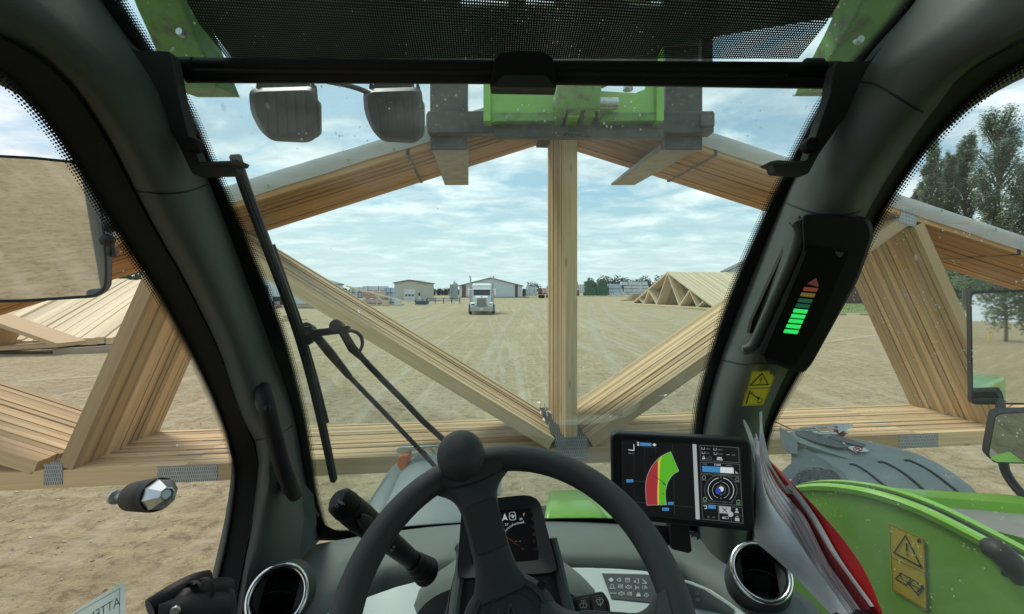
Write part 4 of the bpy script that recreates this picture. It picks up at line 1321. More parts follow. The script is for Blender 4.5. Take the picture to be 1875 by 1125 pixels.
random.seed(19)
def webs_for(h):
    z = lambda f: h * (1 - abs(f - .5) * 2) - .22
    return [((.5, h - .25), (.36, .1)), ((.5, h - .25), (.64, .1)), ((.36, .1), (.25, z(.25))), ((.64, .1), (.75, z(.75))), ((.25, z(.25)), (.17, .1)), ((.75, z(.75)), (.83, .1)), ((.17, .1), (.11, z(.11))), ((.83, .1), (.89, z(.89)))]
Yb1, Yb2 = ybase(557.5), ybase(568)
A_, B_ = P(1160, 557.5, Yb1), P(1312, 568, Yb2)
hr = 5.15
def ordinal(k): 
    return {1: 'second', 2: 'third'}.get(k, f'{k + 1}th' if (k + 1) % 10 not in (1, 2, 3) or (k + 1) in (11, 12, 13) else f'{k + 1}' + {1: 'st', 2: 'nd', 3: 'rd'}[(k + 1) % 10])
yard_pile('stacked_truss', A_, B_, hr, (.98, .16, 0), 44, .36, .352, webs_for(hr), ('front truss of the right yard stack with its webs in view', lambda k: f'{ordinal(k)} roof truss back from the open front of the right yard stack'), 'roof trusses stacked at the right of the yard')
# left stack: its slope of chords faces the cab
nd = V(.9, .43, 0).normalized()
bd = V(-.43, .9, 0).normalized()
st = V(-20.9, 17.9, 0) + nd * 5.2
hl = 3.1
yard_pile('stacked_truss', st, st + bd * 22, hl, -nd, 66, .30, .285, [((.3, .1), (.5, hl - .2)), ((.7, .1), (.5, hl - .2))], ('nearest roof truss of the left yard stack beside the door pillar', lambda k: f'{ordinal(k)} roof truss of the left yard stack counted from the door pillar'), 'roof trusses stacked at the left of the yard', z0=.2)
# a smaller truss lying in front of it
a_, b_ = P(-180, 652, 17.2), P(131, 634, 16.9)
hs = 1.75
t = thing('small_truss', tuple((a_ + b_) / 2), 'small brown gable truss standing in front of the left stack', 'roof truss')
ap = a_.lerp(b_, .40) + V(0, 0, hs)
for nm, p, q_ in (('top_chord', a_, ap), ('top_chord', ap, b_), ('bottom_chord', a_, b_), ('web', a_.lerp(b_, .55), ap.lerp(b_, .40)), ('web', a_.lerp(b_, .55), ap), ('web', a_.lerp(b_, .25), ap)):
    mb = MB(); mb.beam(p + V(0, 0, .1), q_ + V(0, 0, .1), .16, 1.1, (0, 1, 0)); part(mb, nm, M['woodfront'], t, smooth=0)
for i, (x0, y0, x1, y1) in enumerate(((100, 646, 250, 636), (-200, 660, 120, 647))):
    mb = MB(); mb.beam(P(x0, y0, 16.6), P(x1, y1, 17.3), .14, .3, (0, 0, 1))
    tag(mb.build('bearer', M['woodgrey'], smooth=0), ('grey bearer lying below the right end of the left stack', 'grey bearer lying below the small gable truss')[i], 'bearer', 'bearers under the left stack')
# dark machine far left behind the stack
Y = 40
t = thing('parked_loader', (xz(30, 0, Y)[0], Y, 0), 'dark machine half hidden beyond the far left truss stack', 'machine')
mb = MB(); mb.box((xz(10, 0, Y)[0], Y, 1.3), (3.2, 2.2, 1.0)); part(mb, 'machine_body', M['blackmat'], t, bevel=.1)
mb = MB(); mb.box((xz(10, 0, Y)[0], Y, 2.3), (1.4, 1.6, 1.1)); part(mb, 'machine_cab', M['darkglass'], t, bevel=.1)
for s in (-1, 1):
    mb = MB(); mb.lathe([(0, 0), (.6, 0), (.6, .4), (0, .4)], (xz(10, 0, Y)[0] + s * 1.1, Y - 1.1, .6), (0, 1, 0), 16); part(mb, 'wheel', M['tyre'], t)
# ================================================================== TELEHANDLER
th = thing('telehandler', (.6, 0, 0), 'green telehandler seen from its cab seat, forks raised with a bundle of trusses', 'telehandler')
def tpart(mb, name, mat, par=th, **k): return part(mb, name, mat, par, **k)

# ---- fork carriage and forks
YC = 2.62
car = node('fork_carriage', th, P(1047, 200, YC))
def cbox(px0, py0, px1, py1, Y, d, mb=None):
    mb = mb or MB()
    a, b = P(px0, py0, Y), P(px1, py1, Y)
    mb.box(((a.x + b.x) / 2, Y + d / 2, (a.z + b.z) / 2), (abs(b.x - a.x), d, abs(a.z - b.z)))
    return mb
part(cbox(782, 203, 1308, 243, YC + .05, .09), 'lower_bar', M['forksteel'], car, bevel=.008)
part(cbox(905, 238, 1215, 252, YC + .03, .05), 'wear_strip', M['forksteel'], car, bevel=.005)
part(cbox(782, -60, 1308, -20, YC + .05, .09), 'upper_bar', M['forksteel'], car, bevel=.008)
# green pressed plates either side of the boom head, cut away at the top
for (x0, x1, cut) in ((888, 1022, 1), (1098, 1213, -1)):
    mb = MB()
    if cut > 0: pts = [(x0, 100), (x0 + 12, 100), (x0 + 32, 163), (x0 + 56, 170), (1022, 166), (1022, 206), (x0, 212)]
    else: pts = [(1098, 166), (x1 - 50, 170), (x1 - 32, 163), (x1 - 14, 100), (x1, 100), (x1, 210), (1098, 206)]
    mb.prism([P(px, py, YC) for px, py in pts], (0, .035, 0))
    part(mb, 'side_plate', M['green'], car, bevel=.006)
    mb = MB(); mb.prism([P(px, py, YC - .012) for px, py in [(x0 + (2 if cut > 0 else 0), 205), (x1, 205), (x1, 221), (x0, 223)]], (0, .07, 0)); part(mb, 'lower_lip', M['greendirty'], car, bevel=.006)
    mb = MB(); e = x0 + 4 if cut > 0 else x1 - 4; mb.prism([P(px, py, YC - .03) for px, py in [(e - 7, 90), (e + 7, 90), (e + 7, 222), (e - 7, 222)]], (0, .14, 0)); part(mb, 'end_rib', M['green'], car, bevel=.006)
# boom head: cheeks, pin bosses and hoses
for a, b_, mat in ((1019, 1034, 'greendirty'), (1040, 1062, 'green'), (1070, 1090, 'greendirty')):
    part(cbox(a, 60, b_, 214, YC - .10, .16), 'head_cheek', M[mat], car, bevel=.01)
mb = MB(); mb.lathe([(0, 0), (.036, 0), (.036, .40), (0, .40)], P(1013, 190, YC - .06), (1, 0, 0), 20); part(mb, 'pivot_pin', M['steel'], car)
for px in (1026, 1052, 1078):
    mb = MB(); mb.lathe([(0, -.03), (.055, -.03), (.06, 0), (.055, .03), (0, .03)], P(px, 196, YC - .09), (1, 0, 0), 20); part(mb, 'pin_boss', M['greendirty'], car)
for px, q_ in ((930, 1), (1150, -1)):
    mb = MB(); mb.tube([P(px, 165, YC + .2), P(px, 60, YC + .2)], .035, 12); part(mb, 'tilt_rod', M['steel'], car)
    mb = MB(); mb.tube(smooth_poly([tuple(P(px + q_ * 22, 20, YC + .16)), tuple(P(px + q_ * 26, 150, YC + .12)), tuple(P(px + q_ * 60, 163, YC + .05)), tuple(P(px + q_ * 90, 158, YC))], 2), .012, 8); part(mb, 'hose', M['rubber'], car)
for k in range(5):
    mb = MB(); p = P(1030 + k * 12, 244, YC + .02); mb.lathe([(0, 0), (.016, 0), (.016, .02), (0, .02)], p, (0, -1, 0), 6); part(mb, 'bolt', M['forksteel'], car)
# forks: shank and tine
zt = P(0, 281, 2.94).z
for px0, px1, lab in ((781, 852, 'left'), (1213, 1283, 'right')):
    a, b_ = P(px0, 200, YC + .14), P(px1, 200, YC + .14)
    xm = (a.x + b_.x) / 2 + (.02 if lab == 'left' else .01); w_ = .25
    # the tines run square to the load
    Yk = YC + .15
    fk = node('fork', th, (xm, Yk, zt))
    mb = MB(); mb.prism([(xm - w_ / 2, y, z) for y, z in ((Yk - .03, zt + .72), (Yk + .055, zt + .72), (Yk + .055, zt + .05), (Yk + .055, zt - .02), (Yk - .03, zt - .045))], (w_, 0, 0)); part(mb, 'shank', M['forksteel'], fk, bevel=.01)
    mb = MB(); o = V(xm, Yk + .055, zt)
    D = TN * 1.07
    s = V(w_ / 2, 0, 0)
    pts = [o - s + V(0, 0, -.018), o + s + V(0, 0, -.018), o + s + D + V(-.012, 0, .012), o - s + D + V(.012, 0, .012)]
    top = [p + V(0, 0, .05) for p in pts[:2]] + [p + V(0, 0, .02) for p in pts[2:]]
    k = mb.add(pts + top)
    for f in ((3, 2, 1, 0), (4, 5, 6, 7), (0, 1, 5, 4), (1, 2, 6, 5), (2, 3, 7, 6), (3, 0, 4, 7)): mb.face([k + i for i in f])
    part(mb, 'tine', M['forkworn'], fk, bevel=.004)
    for hz in (.55, .02):
        mb = MB(); mb.box((xm, Yk - .01, zt + hz + .12), (w_ * 1.15, .11, .10)); part(mb, 'hook', M['forksteel'], fk, bevel=.01)
# wide shoulder of the right fork clamp
mb = cbox(1283, 205, 1310, 232, YC + .03, .12); part(mb, 'clamp_block', M['forksteel'], car, bevel=.012)

# ---- boom above the cab, seen through the blind
boom = node('boom', th, (.9, -2.2, 2.6))
def boom_sec(name, a, b_, w_, h, mat):
    mb = MB(); a, b_ = Vector(a), Vector(b_)
    mb.beam(a, b_, w_, h, (0, 0, 1)); part(mb, name, M[mat], boom, bevel=.02)
hd = P(1052, 60, YC)
boom_sec('outer_section', (1.08, -2.3, 2.75), (.80, .75, 3.72), .40, .48, 'green')
boom_sec('middle_section', (.83, .45, 3.64), (.60, 1.6, 4.02), .32, .40, 'green')
boom_sec('inner_section', (.62, 1.5, 3.99), (.41, 2.35, 4.30), .25, .32, 'greendirty')
boom_sec('head_section', (.40, 2.30, 4.42), (.40, 2.57, 3.75), .27, .20, 'greendirty')
for x in (.50, .92):
    mb = MB(); mb.tube([(x + .10, -.9, 3.5), (x - .12, 1.3, 4.25)], .03, 8); part(mb, 'hose', M['rubber'], boom)

# ---- upper structure and green boom housing beside the cab
hs_ = node('boom_housing', th, (1.1, .6, 0))
def hp(px, py, k=0.0):
    """the housing's side plate, which runs forward and slightly inward"""
    r = (px - CX) / F
    t = (.95 - r * 1.15) / (-(.39) - r)
    return P(px, py, 1.15 - t) + V(k * .93, k * .36, 0)
top_px = smooth_poly([(1392, 925), (1430, 902), (1475, 892), (1530, 893), (1600, 905), (1680, 932), (1760, 972), (1875, 1035), (2100, 1165)], 2)
bot = [(2100, 1700), (1392, 1700)]
mb = MB()
mb.prism([hp(x, y) for x, y in top_px + bot], hp(1600, 1000, .02) - hp(1600, 1000))
part(mb, 'side_plate', M['green'], hs_, bevel=.004)
# rolled lip along the top edge, black seal, second plate and pale deck behind it
mb = MB(); mb.loft([[hp(x, y - 1, a) + V(0, 0, b_) for a, b_ in ((-.006, -.010), (-.007, .003), (.0, .008), (.016, .008), (.016, 0))] for x, y in top_px])
part(mb, 'top_lip', M['green'], hs_)
mb = MB(); mb.loft([[hp(x, y - 1, a) + V(0, 0, b_) for a, b_ in ((.021, -.01), (.022, .005), (.038, .005), (.039, -.01))] for x, y in top_px[6:]])
part(mb, 'seal', M['rubber'], hs_)
mb = MB(); mb.loft([[hp(x, y - 1, a) + V(0, 0, b_) for a, b_ in ((.041, -.06), (.041, .010), (.060, .011), (.060, -.06))] for x, y in top_px[6:]])
part(mb, 'inner_plate', M['green'], hs_)
# far plate of the housing and the tan hose tray between
fa, fb = P(1530, 893, 1.75), P(1960, 922, 1.33)
mb = MB(); mb.prism([fa, fb, fb + V(0, 0, -.5), fa + V(0, 0, -.5)], (.015, .02, 0)); part(mb, 'far_plate', M['green'], hs_, bevel=.003)
mb = MB(); mb.loft([[lerp(fa, fb, t) + V(.03, .03, -.0), lerp(fa, fb, t) + V(.02, .02, .004), lerp(fa, fb, t) + V(-.02, -.03, .002), lerp(fa, fb, t) + V(-.03, -.04, -.03)] for t in (0, .5, 1)]); part(mb, 'far_lip', M['green'], hs_)
M['tray'] = mk('dusty grey tray', (.40, .38, .32), .7, var=.12, vs=4, dirt=((.45, .40, .30), .5, .8, 8))
ta, tb = P(1600, 915, 1.45), P(1990, 1015, 1.0)
mb = MB(); mb.loft([[lerp(fa, fb, t) + V(-.01, -.01, -.035), lerp(P(1590, 914, 1.46), P(1980, 1012, 1.03), t) + V(0, 0, -.0)] for t in (0, .25, .5, .75, 1)]); part(mb, 'hose_tray', M['tray'], hs_)
# latch and pipe bits on the right edge
mb = MB(); mb.tube(smooth_poly([tuple(hp(1832, 1000, -.03)), tuple(hp(1850, 998, -.05)), tuple(hp(1872, 1020, -.05)), tuple(hp(1895, 1052, -.04))], 2), .022, 12); part(mb, 'latch', M['blackmat'], hs_)
mb = MB(); mb.lathe([(0, 0), (.012, 0), (.012, .012), (.006, .016), (0, .016)], hp(1812, 1007), hp(1812, 1007, -.1) - hp(1812, 1007), 12); part(mb, 'bolt', M['steel'], hs_)
mb = MB(); q_ = [hp(x, y, -.012) for x, y in ((1845, 1010), (1910, 1032), (1910, 1068), (1850, 1046))]; mb.prism(q_, hp(1845, 1010) - hp(1845, 1010, .03)); part(mb, 'hinge_block', M['blackmat'], hs_, bevel=.004)
# yellow warning decal with a triangle and a chain link
fr = Frame(hp(1628, 960), hp(1700, 988), hp(1636, 1085))
ik = Ink(fr, .0025)
ik.poly([(1627.5, 958), (1692, 986), (1698, 1120), (1633, 1081)], 0)
ik.line([(1629, 961), (1691, 988), (1696.5, 1116.5), (1634.5, 1079.5)], .9, 1, True, .001)
ik.line([(1632, 1021), (1694, 1050)], .9, 1, False, .001)
ik.line([(1658, 981), (1637, 1012), (1687, 1039)], 2.6, 1, True, .001)
ik.line([(1659.5, 996), (1660.5, 1009)], 3.0, 1, False, .001); ik.disc(1661, 1016, 2.0, 1, 10, .001)
ik.disc(1682.5, 990.5, 4.0, 1, 10, .001)
ik.line([(1646, 1049), (1652, 1061), (1684, 1079), (1690, 1072)], 1.6, 1, False, .001)
ik.line([(1640, 1060), (1650, 1050), (1668, 1060), (1660, 1072)], 2.2, 1, True, .001)
ik.line([(1664, 1070), (1672, 1062), (1691, 1076), (1682, 1091)], 2.2, 1, True, .001)
ik.line([(1680, 1084), (1690, 1076)], 4, 1, False, .001)
part(ik.mb, 'warning_decal', [M['yellow'], M['ink']], hs_, smooth=0)
# green centre plate of the carrier between the fenders
cp = node('centre_plate', th, P(1050, 940, 1.62))
mb = MB()
mb.loft([[P(x, y, Y) for x, y, Y in r] for r in (
    [(1008, 908, 1.85), (1016, 907, 1.85), (1062, 906, 1.85), (1072, 912, 1.85)],
    [(1003, 930, 1.70), (1012, 929, 1.70), (1078, 926, 1.70), (1090, 934, 1.70)],
    [(996, 975, 1.45), (1004, 974, 1.45), (1105, 968, 1.45), (1120, 972, 1.45)])])
part(mb, 'cover_sheet', M['green'], cp, solid=.02)
for a, b_ in (((1068, 908, 1.85), (1110, 965, 1.5)), ((1078, 916, 1.84), (1128, 968, 1.5))):
    mb = MB(); mb.beam(P(*a), P(*b_), .035, .03, (0, 0, 1)); part(mb, 'edge_rib', M['green'], cp, bevel=.004)
mb = MB(); mb.box((.35, 1.75, 1.2), (1.4, 1.0, .5)); part(mb, 'carrier_frame', M['blackmat'], cp, bevel=.02)

# ---- front fenders, each over its wheel
def fender(name, rows, Yr, lab):
    """rows of (px, py, Y) across the machine"""
    nd_ = node(name, th, P(*rows[len(rows) // 2][0]))
    mb = MB(); rr = [[P(*p) for p in r] for r in rows]
    mb.loft(rr)
    part(mb, 'fender_shell', M['fender'], nd_, solid=.03)
    return nd_
# left fender: shoulder to the left, drops away to the right behind the wheel rim
fl = node('front_fender', th, P(760, 880, 1.95))
fl['label'] = 'left grey front fender with amber lamp, below the wiper'
Yf = 1.95
outl = smooth_poly([(668, 982), (670, 950), (690, 905), (714, 866), (732, 860), (742, 864), (750, 836), (790, 828), (880, 836), (905, 870), (915, 985)], 1)
mb = MB()
rowsf = []
for (dy, sx, dz) in ((0, 1, 0), (-.16, 1.0, .0), (-.42, 1.03, -.05), (-.62, 1.06, -.15)):
    rowsf.append([P(lerp(800, x, 1), y, Yf) + V((P(x, y, Yf).x - P(790, y, Yf).x) * (sx - 1), dy, dz) for x, y in outl])
mb.loft(rowsf)
k = mb.add(rowsf[0]); mb.face(range(k, k + len(outl)))
part(mb, 'fender_shell', M['fender'], fl)
mb = MB(); mb.prism([P(x, y, Yf - .03) for x, y in ((652, 985), (655, 950), (700, 880), (716, 868), (735, 872), (735, 985))], (0, .16, 0)); part(mb, 'fender_flap', M['fender'], fl, bevel=.02)
mb = MB(); mb.prism([P(x, y, Yf - .045) for x, y in ((716, 908), (728, 906), (730, 918), (712, 922))], (0, .04, 0)); part(mb, 'step_pad', M['fender'], fl, bevel=.004)
# zinc bracket with cut-outs
def bracket(par, quad, tabs, Y, holes, d=.012):
    for q_ in tabs:
        mb = MB(); mb.prism([P(x, y, Y) for x, y in q_], (0, d, 0)); part(mb, 'lamp_bracket', M['steel'], par, bevel=.002)
bracket(fl, None, [[(726, 828), (726, 822), (733, 819), (762, 818), (762, 824), (748, 828), (745, 833), (728, 830)],
                   [(752, 832), (768, 826), (772, 820), (790, 836), (784, 841), (778, 846), (774, 862), (770, 865), (754, 862), (753, 857), (760, 838)],
                   [(762, 818), (806, 816), (810, 819), (770, 822)], [(771, 823), (776, 822), (784, 832), (780, 834)], [(784, 821), (790, 820), (800, 830), (796, 833)], [(800, 819), (808, 819), (812, 832), (806, 834)]], Yf - .07, None)
for px, py in ((764.5, 836), (759, 859)):
    mb = MB(); mb.lathe([(0, 0), (.006, 0), (.006, .005), (0, .007)], P(px, py, Yf - .07), (0, -1, 0), 8); part(mb, 'bolt', M['steel'], fl)
mb = MB(); mb.prism(flip_to_cam([P(x, y, Yf - .10) for x, y in round_poly([(728, 840), (734, 834), (748, 834), (746, 848), (743, 863), (733, 863), (726, 853)], 4)]), (0, .07, 0)); part(mb, 'amber_lamp', M['orange'], fl, bevel=.008)
fr = Frame(P(770, 872, Yf - .02), P(790, 870, Yf - .02), P(770, 880, Yf - .02))
def no_step(fr, q4, par):
    ik = Ink(fr, .004); ik.poly(q4, 0)
    cx = sum(p[0] for p in q4) / 4; cy = sum(p[1] for p in q4) / 4
    wx = (q4[1][0] - q4[0][0]) * .30; wy = abs(q4[3][1] - q4[0][1]) * .42 
    ik.arc(cx, cy, wx, 0, 360, wx * .28, 1, 18, wy, .002)
    ik.line([(cx - wx * .65, cy - wy * .6), (cx + wx * .65, cy + wy * .6)], wy * .28, 1, False, .002)
    ik.line([(cx - wx * .5, cy + wy * .3), (cx, cy - wy * .3), (cx + wx * .4, cy - wy * .05)], wy * .34, 2, False, .001)
    part(ik.mb, 'no_step_decal', [M['white'], M['redpaint'], M['ink']], par, smooth=0)
no_step(fr, [(771, 870), (784, 867), (785, 876), (771, 878)], fl)
# fender's right end beside the knob
mb = MB(); mb.prism([P(x, y, Yf - .2) for x, y in ((893, 892), (901, 885), (902, 902), (912, 905), (918, 909), (893, 909))], (0, .25, 0)); part(mb, 'fender_end', M['fender'], fl, bevel=.01)

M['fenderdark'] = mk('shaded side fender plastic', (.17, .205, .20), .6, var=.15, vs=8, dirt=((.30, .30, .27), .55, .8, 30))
M['hose'] = mk('dusty rubber hose', (.07, .075, .075), .6, var=.35, vs=40)
M['legsteel'] = mk('painted strap steel', (.13, .15, .155), .5, .2, var=.2, vs=20)
# right fender: big three-ribbed shell with wheel below
frn = node('front_fender', th, P(1580, 850, 1.9))
frn['label'] = 'right grey front fender with three grooves and zinc lamp bracket'
def FR(px, py):
    """surface of the right fender: farther at the upper left, nearer toward the lower right"""
    Y = 2.28 - (py - 805) * .0042 - (px - 1430) * .0004
    return P(px, py, Y)
ridge = smooth_poly([(1560, 804), (1600, 812), (1660, 825), (1720, 850), (1770, 885), (1800, 912), (1850, 975)], 1)
mid1 = smooth_poly([(1500, 830), (1545, 838), (1600, 850), (1650, 872), (1700, 905), (1730, 935), (1760, 985)], 1)
edge = smooth_poly([(1448, 822), (1475, 826), (1500, 842), (1540, 868), (1566, 895), (1584, 925), (1600, 985)], 1)
n_ = 14
ra, rb_, rc = poly_at(ridge, n_), poly_at(mid1, n_), poly_at(edge, n_)
mb = MB()
mb.loft([[FR(*p) + V(.20, .22, -.16) for p in ra], [FR(*p) + V(.06, .06, -.02) for p in ra], [FR(*p) for p in ra], [FR(lerp(a[0], b_[0], .5), lerp(a[1], b_[1], .5) - 1) for a, b_ in zip(ra, rb_)], [FR(*p) for p in rb_], [FR(lerp(a[0], b_[0], .5), lerp(a[1], b_[1], .5)) for a, b_ in zip(rb_, rc)], [FR(*p) for p in rc]])
bv = mb.bvh()
part(mb, 'fender_shell', M['fender'], frn)
def on(bv, px, py, off=.0):
    d = V((px - CX) / F, 1, -(py - HY) / F); o = V(0, 0, HC)
    h = bv.ray_cast(o, d.normalized())
    return (h[0] - d.normalized() * off) if h[0] is not None else P(px, py, 2)
for pts in ([(1556, 851), (1566, 851), (1590, 866), (1612, 884), (1632, 899)], [(1608, 847), (1617, 846), (1645, 860), (1672, 880), (1697, 903)], [(1657, 844), (1665, 843), (1700, 860), (1732, 884), (1762, 908)]):
    mb = MB(); mb.tube([on(bv, *p, .003) for p in smooth_poly(pts, 2)], .0065, 6); part(mb, 'groove', M['blackmat'], frn)
# raised lamp housing at the front of the fender: a long ramp that dies into the shell
def HP(px, py, k=.05): return FR(px, py) + V(-k * .3, -k, k * .25)
mb = MB()
tp = [(1436, 790), (1456, 782), (1500, 793), (1548, 808), (1628, 837), (1562, 843), (1515, 828), (1470, 813), (1452, 806)]
kk = [.06, .06, .06, .05, .004, .004, .035, .06, .06]
mb.prism([HP(x, y, k) for (x, y), k in zip(tp, kk)], (.01, .07, -.10)); part(mb, 'lamp_housing', M['fender'], frn, bevel=.006)
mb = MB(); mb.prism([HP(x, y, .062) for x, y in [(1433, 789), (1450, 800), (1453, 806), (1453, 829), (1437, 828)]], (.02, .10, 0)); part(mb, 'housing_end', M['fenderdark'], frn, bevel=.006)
mb = MB(); mb.loft([[FR(x, y) + V(0, dy, 0) for x, y, dy in r] for r in (
    [(1442, 826, -.03), (1470, 818, -.02), (1500, 836, -.01), (1545, 866, 0), (1566, 896, 0)],
    [(1432, 838, -.07), (1462, 836, -.06), (1492, 850, -.05), (1530, 880, -.03), (1550, 910, -.02)],
    [(1404, 850, -.10), (1440, 858, -.10), (1466, 842, -.09), (1502, 852, -.08), (1520, 905, -.05)],
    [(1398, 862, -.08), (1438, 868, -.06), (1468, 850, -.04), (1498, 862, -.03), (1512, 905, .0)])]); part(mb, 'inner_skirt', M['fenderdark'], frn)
mb = MB(); mb.prism([HP(x, y, .075) for x, y in round_poly([(1447, 786), (1470, 787), (1500, 797), (1542, 812), (1540, 816), (1520, 816), (1480, 806), (1450, 794)], 4)], (0, .01, -.012)); part(mb, 'bracket_leg', M['legsteel'], frn, bevel=.002)
mb = MB(); mb.prism([HP(x, y, .075) for x, y in round_poly([(1506, 796), (1520, 794), (1573, 811), (1568, 815), (1530, 806), (1508, 800)], 3)], (0, .01, -.012)); part(mb, 'bracket_leg', M['legsteel'], frn, bevel=.002)
for q_ in ([(1440, 783), (1455, 779), (1540, 774), (1544, 779), (1528, 783), (1512, 790), (1480, 789)],):
    # plate with real cut-outs: a frame of bars
    for a, b_, wd in (((1448, 780), (1532, 773), .016), ((1462, 789), (1512, 789), .020), ((1445, 783), (1466, 791), .016), ((1472, 777), (1486, 789), .012), ((1493, 776), (1506, 789), .012), ((1513, 775), (1530, 788), .016), ((1456, 784), (1516, 781), .008)):
        mb = MB(); mb.beam(FR(*a) + V(0, -.08, .012), FR(*b_) + V(0, -.08, .012), wd, .008, (0, -.3, 1)); part(mb, 'lamp_bracket', M['steel'], frn, bevel=.002)
mb = MB(); mb.prism([FR(x, y) + V(0, -.075, .012) for x, y in ((1515, 775), (1540, 773), (1544, 779), (1530, 783), (1516, 790))], (0, 0, .006)); part(mb, 'lamp_bracket', M['steel'], frn, bevel=.002)
mb = MB(); mb.sphere(FR(1538, 790) + V(0, .0, 0), .03, 12, 8); part(mb, 'red_lamp', M['redpaint'], frn)
for px, py in ((1478, 791), (1526, 789), (1567, 806), (1520, 808)):
    mb = MB(); mb.lathe([(0, 0), (.007, 0), (.007, .006), (0, .008)], FR(px, py) + V(0, -.09, .018), (0, -.4, 1), 8); part(mb, 'bolt', M['steel'], frn)
fr = Frame(HP(1549, 818, .05), HP(1575, 816, .05), HP(1567, 829, .05))
no_step(fr, [(1549, 818), (1575, 816), (1592, 826), (1567, 829)], frn)
# a tall lidless black aerial wire on the housing
mb = MB(); mb.tube([FR(1436, 783) + V(0, -.05, .01), P(1405, 766, 2.2), P(1380, 750, 2.15)], .003, 6); part(mb, 'wire', M['black'], frn)
# tyres under the fenders
def tyre_at(c, r, wd, ax, lab):
    t_ = node('front_wheel', th, c)
    mb = MB(); h = wd / 2
    mb.lathe([(r * .55, -h), (r * .9, -h), (r, -h * .8), (r * 1.0, -h * .3), (r * .985, 0), (r, h * .3), (r, h * .8), (r * .9, h), (r * .55, h)], c, ax, 48); part(mb, 'tyre', M['tyre'], t_)
    mb = MB(); mb.lathe([(0, -h * .2), (r * .5, -h * .2), (r * .56, -h * .9), (r * .56, h * .9), (r * .5, h * .2), (0, h * .2)], c, ax, 28); part(mb, 'rim', M['fender'], t_)
    for i in range(24):
        a = 2 * math.pi * i / 24; e1 = V(0, math.cos(a), math.sin(a))
        for s in (-1, 1):
            mb = MB()
            rt_ = Matrix.Rotation(a, 3, 'X') @ Matrix.Rotation(s * .5, 3, 'Z')
            mb.box(Vector(c) + e1 * (r + .012) + V(s * h * .5, 0, 0), (h * .95, .05, .05), Matrix.Rotation(a - math.pi / 2, 3, 'X') @ Matrix.Rotation(s * .45, 3, 'Z'))
            if i == 0 and s == -1: acc = MB()
            k = len(acc.v); acc.v += mb.v; acc.f += [tuple(x + k for x in f) for f in mb.f]; acc.uv += mb.uv; acc.mi += mb.mi
    tag(part(acc, 'tread_lug', M['tyre'], t_, smooth=0), kind='stuff')
tyre_at((1.42, 1.95, .62), .62, .42, (1, 0, 0), 'r')
tyre_at((-.38, 1.95, .60), .60, .40, (1, 0, 0), 'l')
# ribbed hoses inside the right fender
for k in range(4):
    mb = MB(); pts = smooth_poly([(1440 + k * 15, 905), (1448 + k * 15, 878), (1468 + k * 13, 860), (1490 + k * 10, 866), (1508 + k * 6, 890)], 2)
    mb.tube([FR(x, y) + V(0, -.03, -.0) for x, y in pts], .019, 10); part(mb, 'ribbed_hose', M['hose'], frn)

# ---- machine body around and behind (seen in the mirrors)
mb = MB(); mb.prism([(1.02, y, z) for y, z in ((.75, 1.2), (.75, 1.75), (-.6, 1.95), (-2.6, 1.9), (-2.6, 1.0), (.3, .9))], (.55, 0, 0)); tpart(mb, 'engine_hood', M['green'], bevel=.04)
mb = MB(); mb.box((.45, -.9, 1.05), (2.0, 3.4, .5)); tpart(mb, 'turret_deck', M['blackmat'], bevel=.03)
# ================================================================== CAB
XL, XR = -.62, .60                                  # planes of the side windows
A1L = [(60, -330), (100, -190), (215, 0), (275, 95), (330, 165), (395, 322), (430, 400), (510, 590), (545, 720), (562, 800), (575, 900), (587, 950), (600, 985)]
A2L = [(20, -330), (60, -190), (178, 0), (250, 95), (310, 170), (382, 335), (407, 400), (486, 625), (537, 750), (552, 850), (572, 945), (578, 962), (585, 990)]
BL = [(-420, -60), (-250, -20), (-100, 30), (20, 66), (120, 136), (200, 256), (240, 340), (296, 444), (320, 482), (356, 549), (405, 649), (430, 731), (457, 800), (471, 817), (474, 850), (462, 950), (432, 1083), (415, 1160)]
CL = [(-420, -20), (-260, 30), (-100, 80), (0, 128), (40, 165), (100, 235), (160, 330), (215, 420), (290, 530), (350, 640), (400, 745), (430, 840), (433, 880), (419, 980), (397, 1075), (380, 1160)]
A1R = [(1830, -330), (1780, -190), (1668, 0), (1567, 112), (1520, 166), (1452, 292), (1410, 380), (1367, 476), (1333, 558), (1298, 672), (1280, 736), (1273, 800), (1270, 880), (1262, 985), (1256, 1080)]
A2R = [(1860, -330), (1800, -190), (1684, 0), (1588, 100), (1540, 180), (1462, 310), (1431, 380), (1397, 465), (1351, 579), (1312, 682), (1291, 764), (1286, 800), (1282, 880), (1276, 985), (1272, 1080)]
BR = [(2300, -120), (2150, -60), (1980, 25), (1875, 75), (1776, 126), (1704, 205), (1650, 281), (1600, 360), (1560, 440), (1500, 560), (1440, 680), (1408, 745), (1390, 800), (1375, 900), (1362, 985), (1348, 1080)]
CR = [(2300, -70), (2150, -20), (1980, 62), (1875, 112), (1800, 160), (1740, 215), (1680, 285), (1640, 345), (1603, 405), (1574, 470), (1520, 575), (1462, 682), (1425, 748), (1402, 800), (1388, 900), (1376, 985), (1362, 1080)]
NS = 44
pil = {}
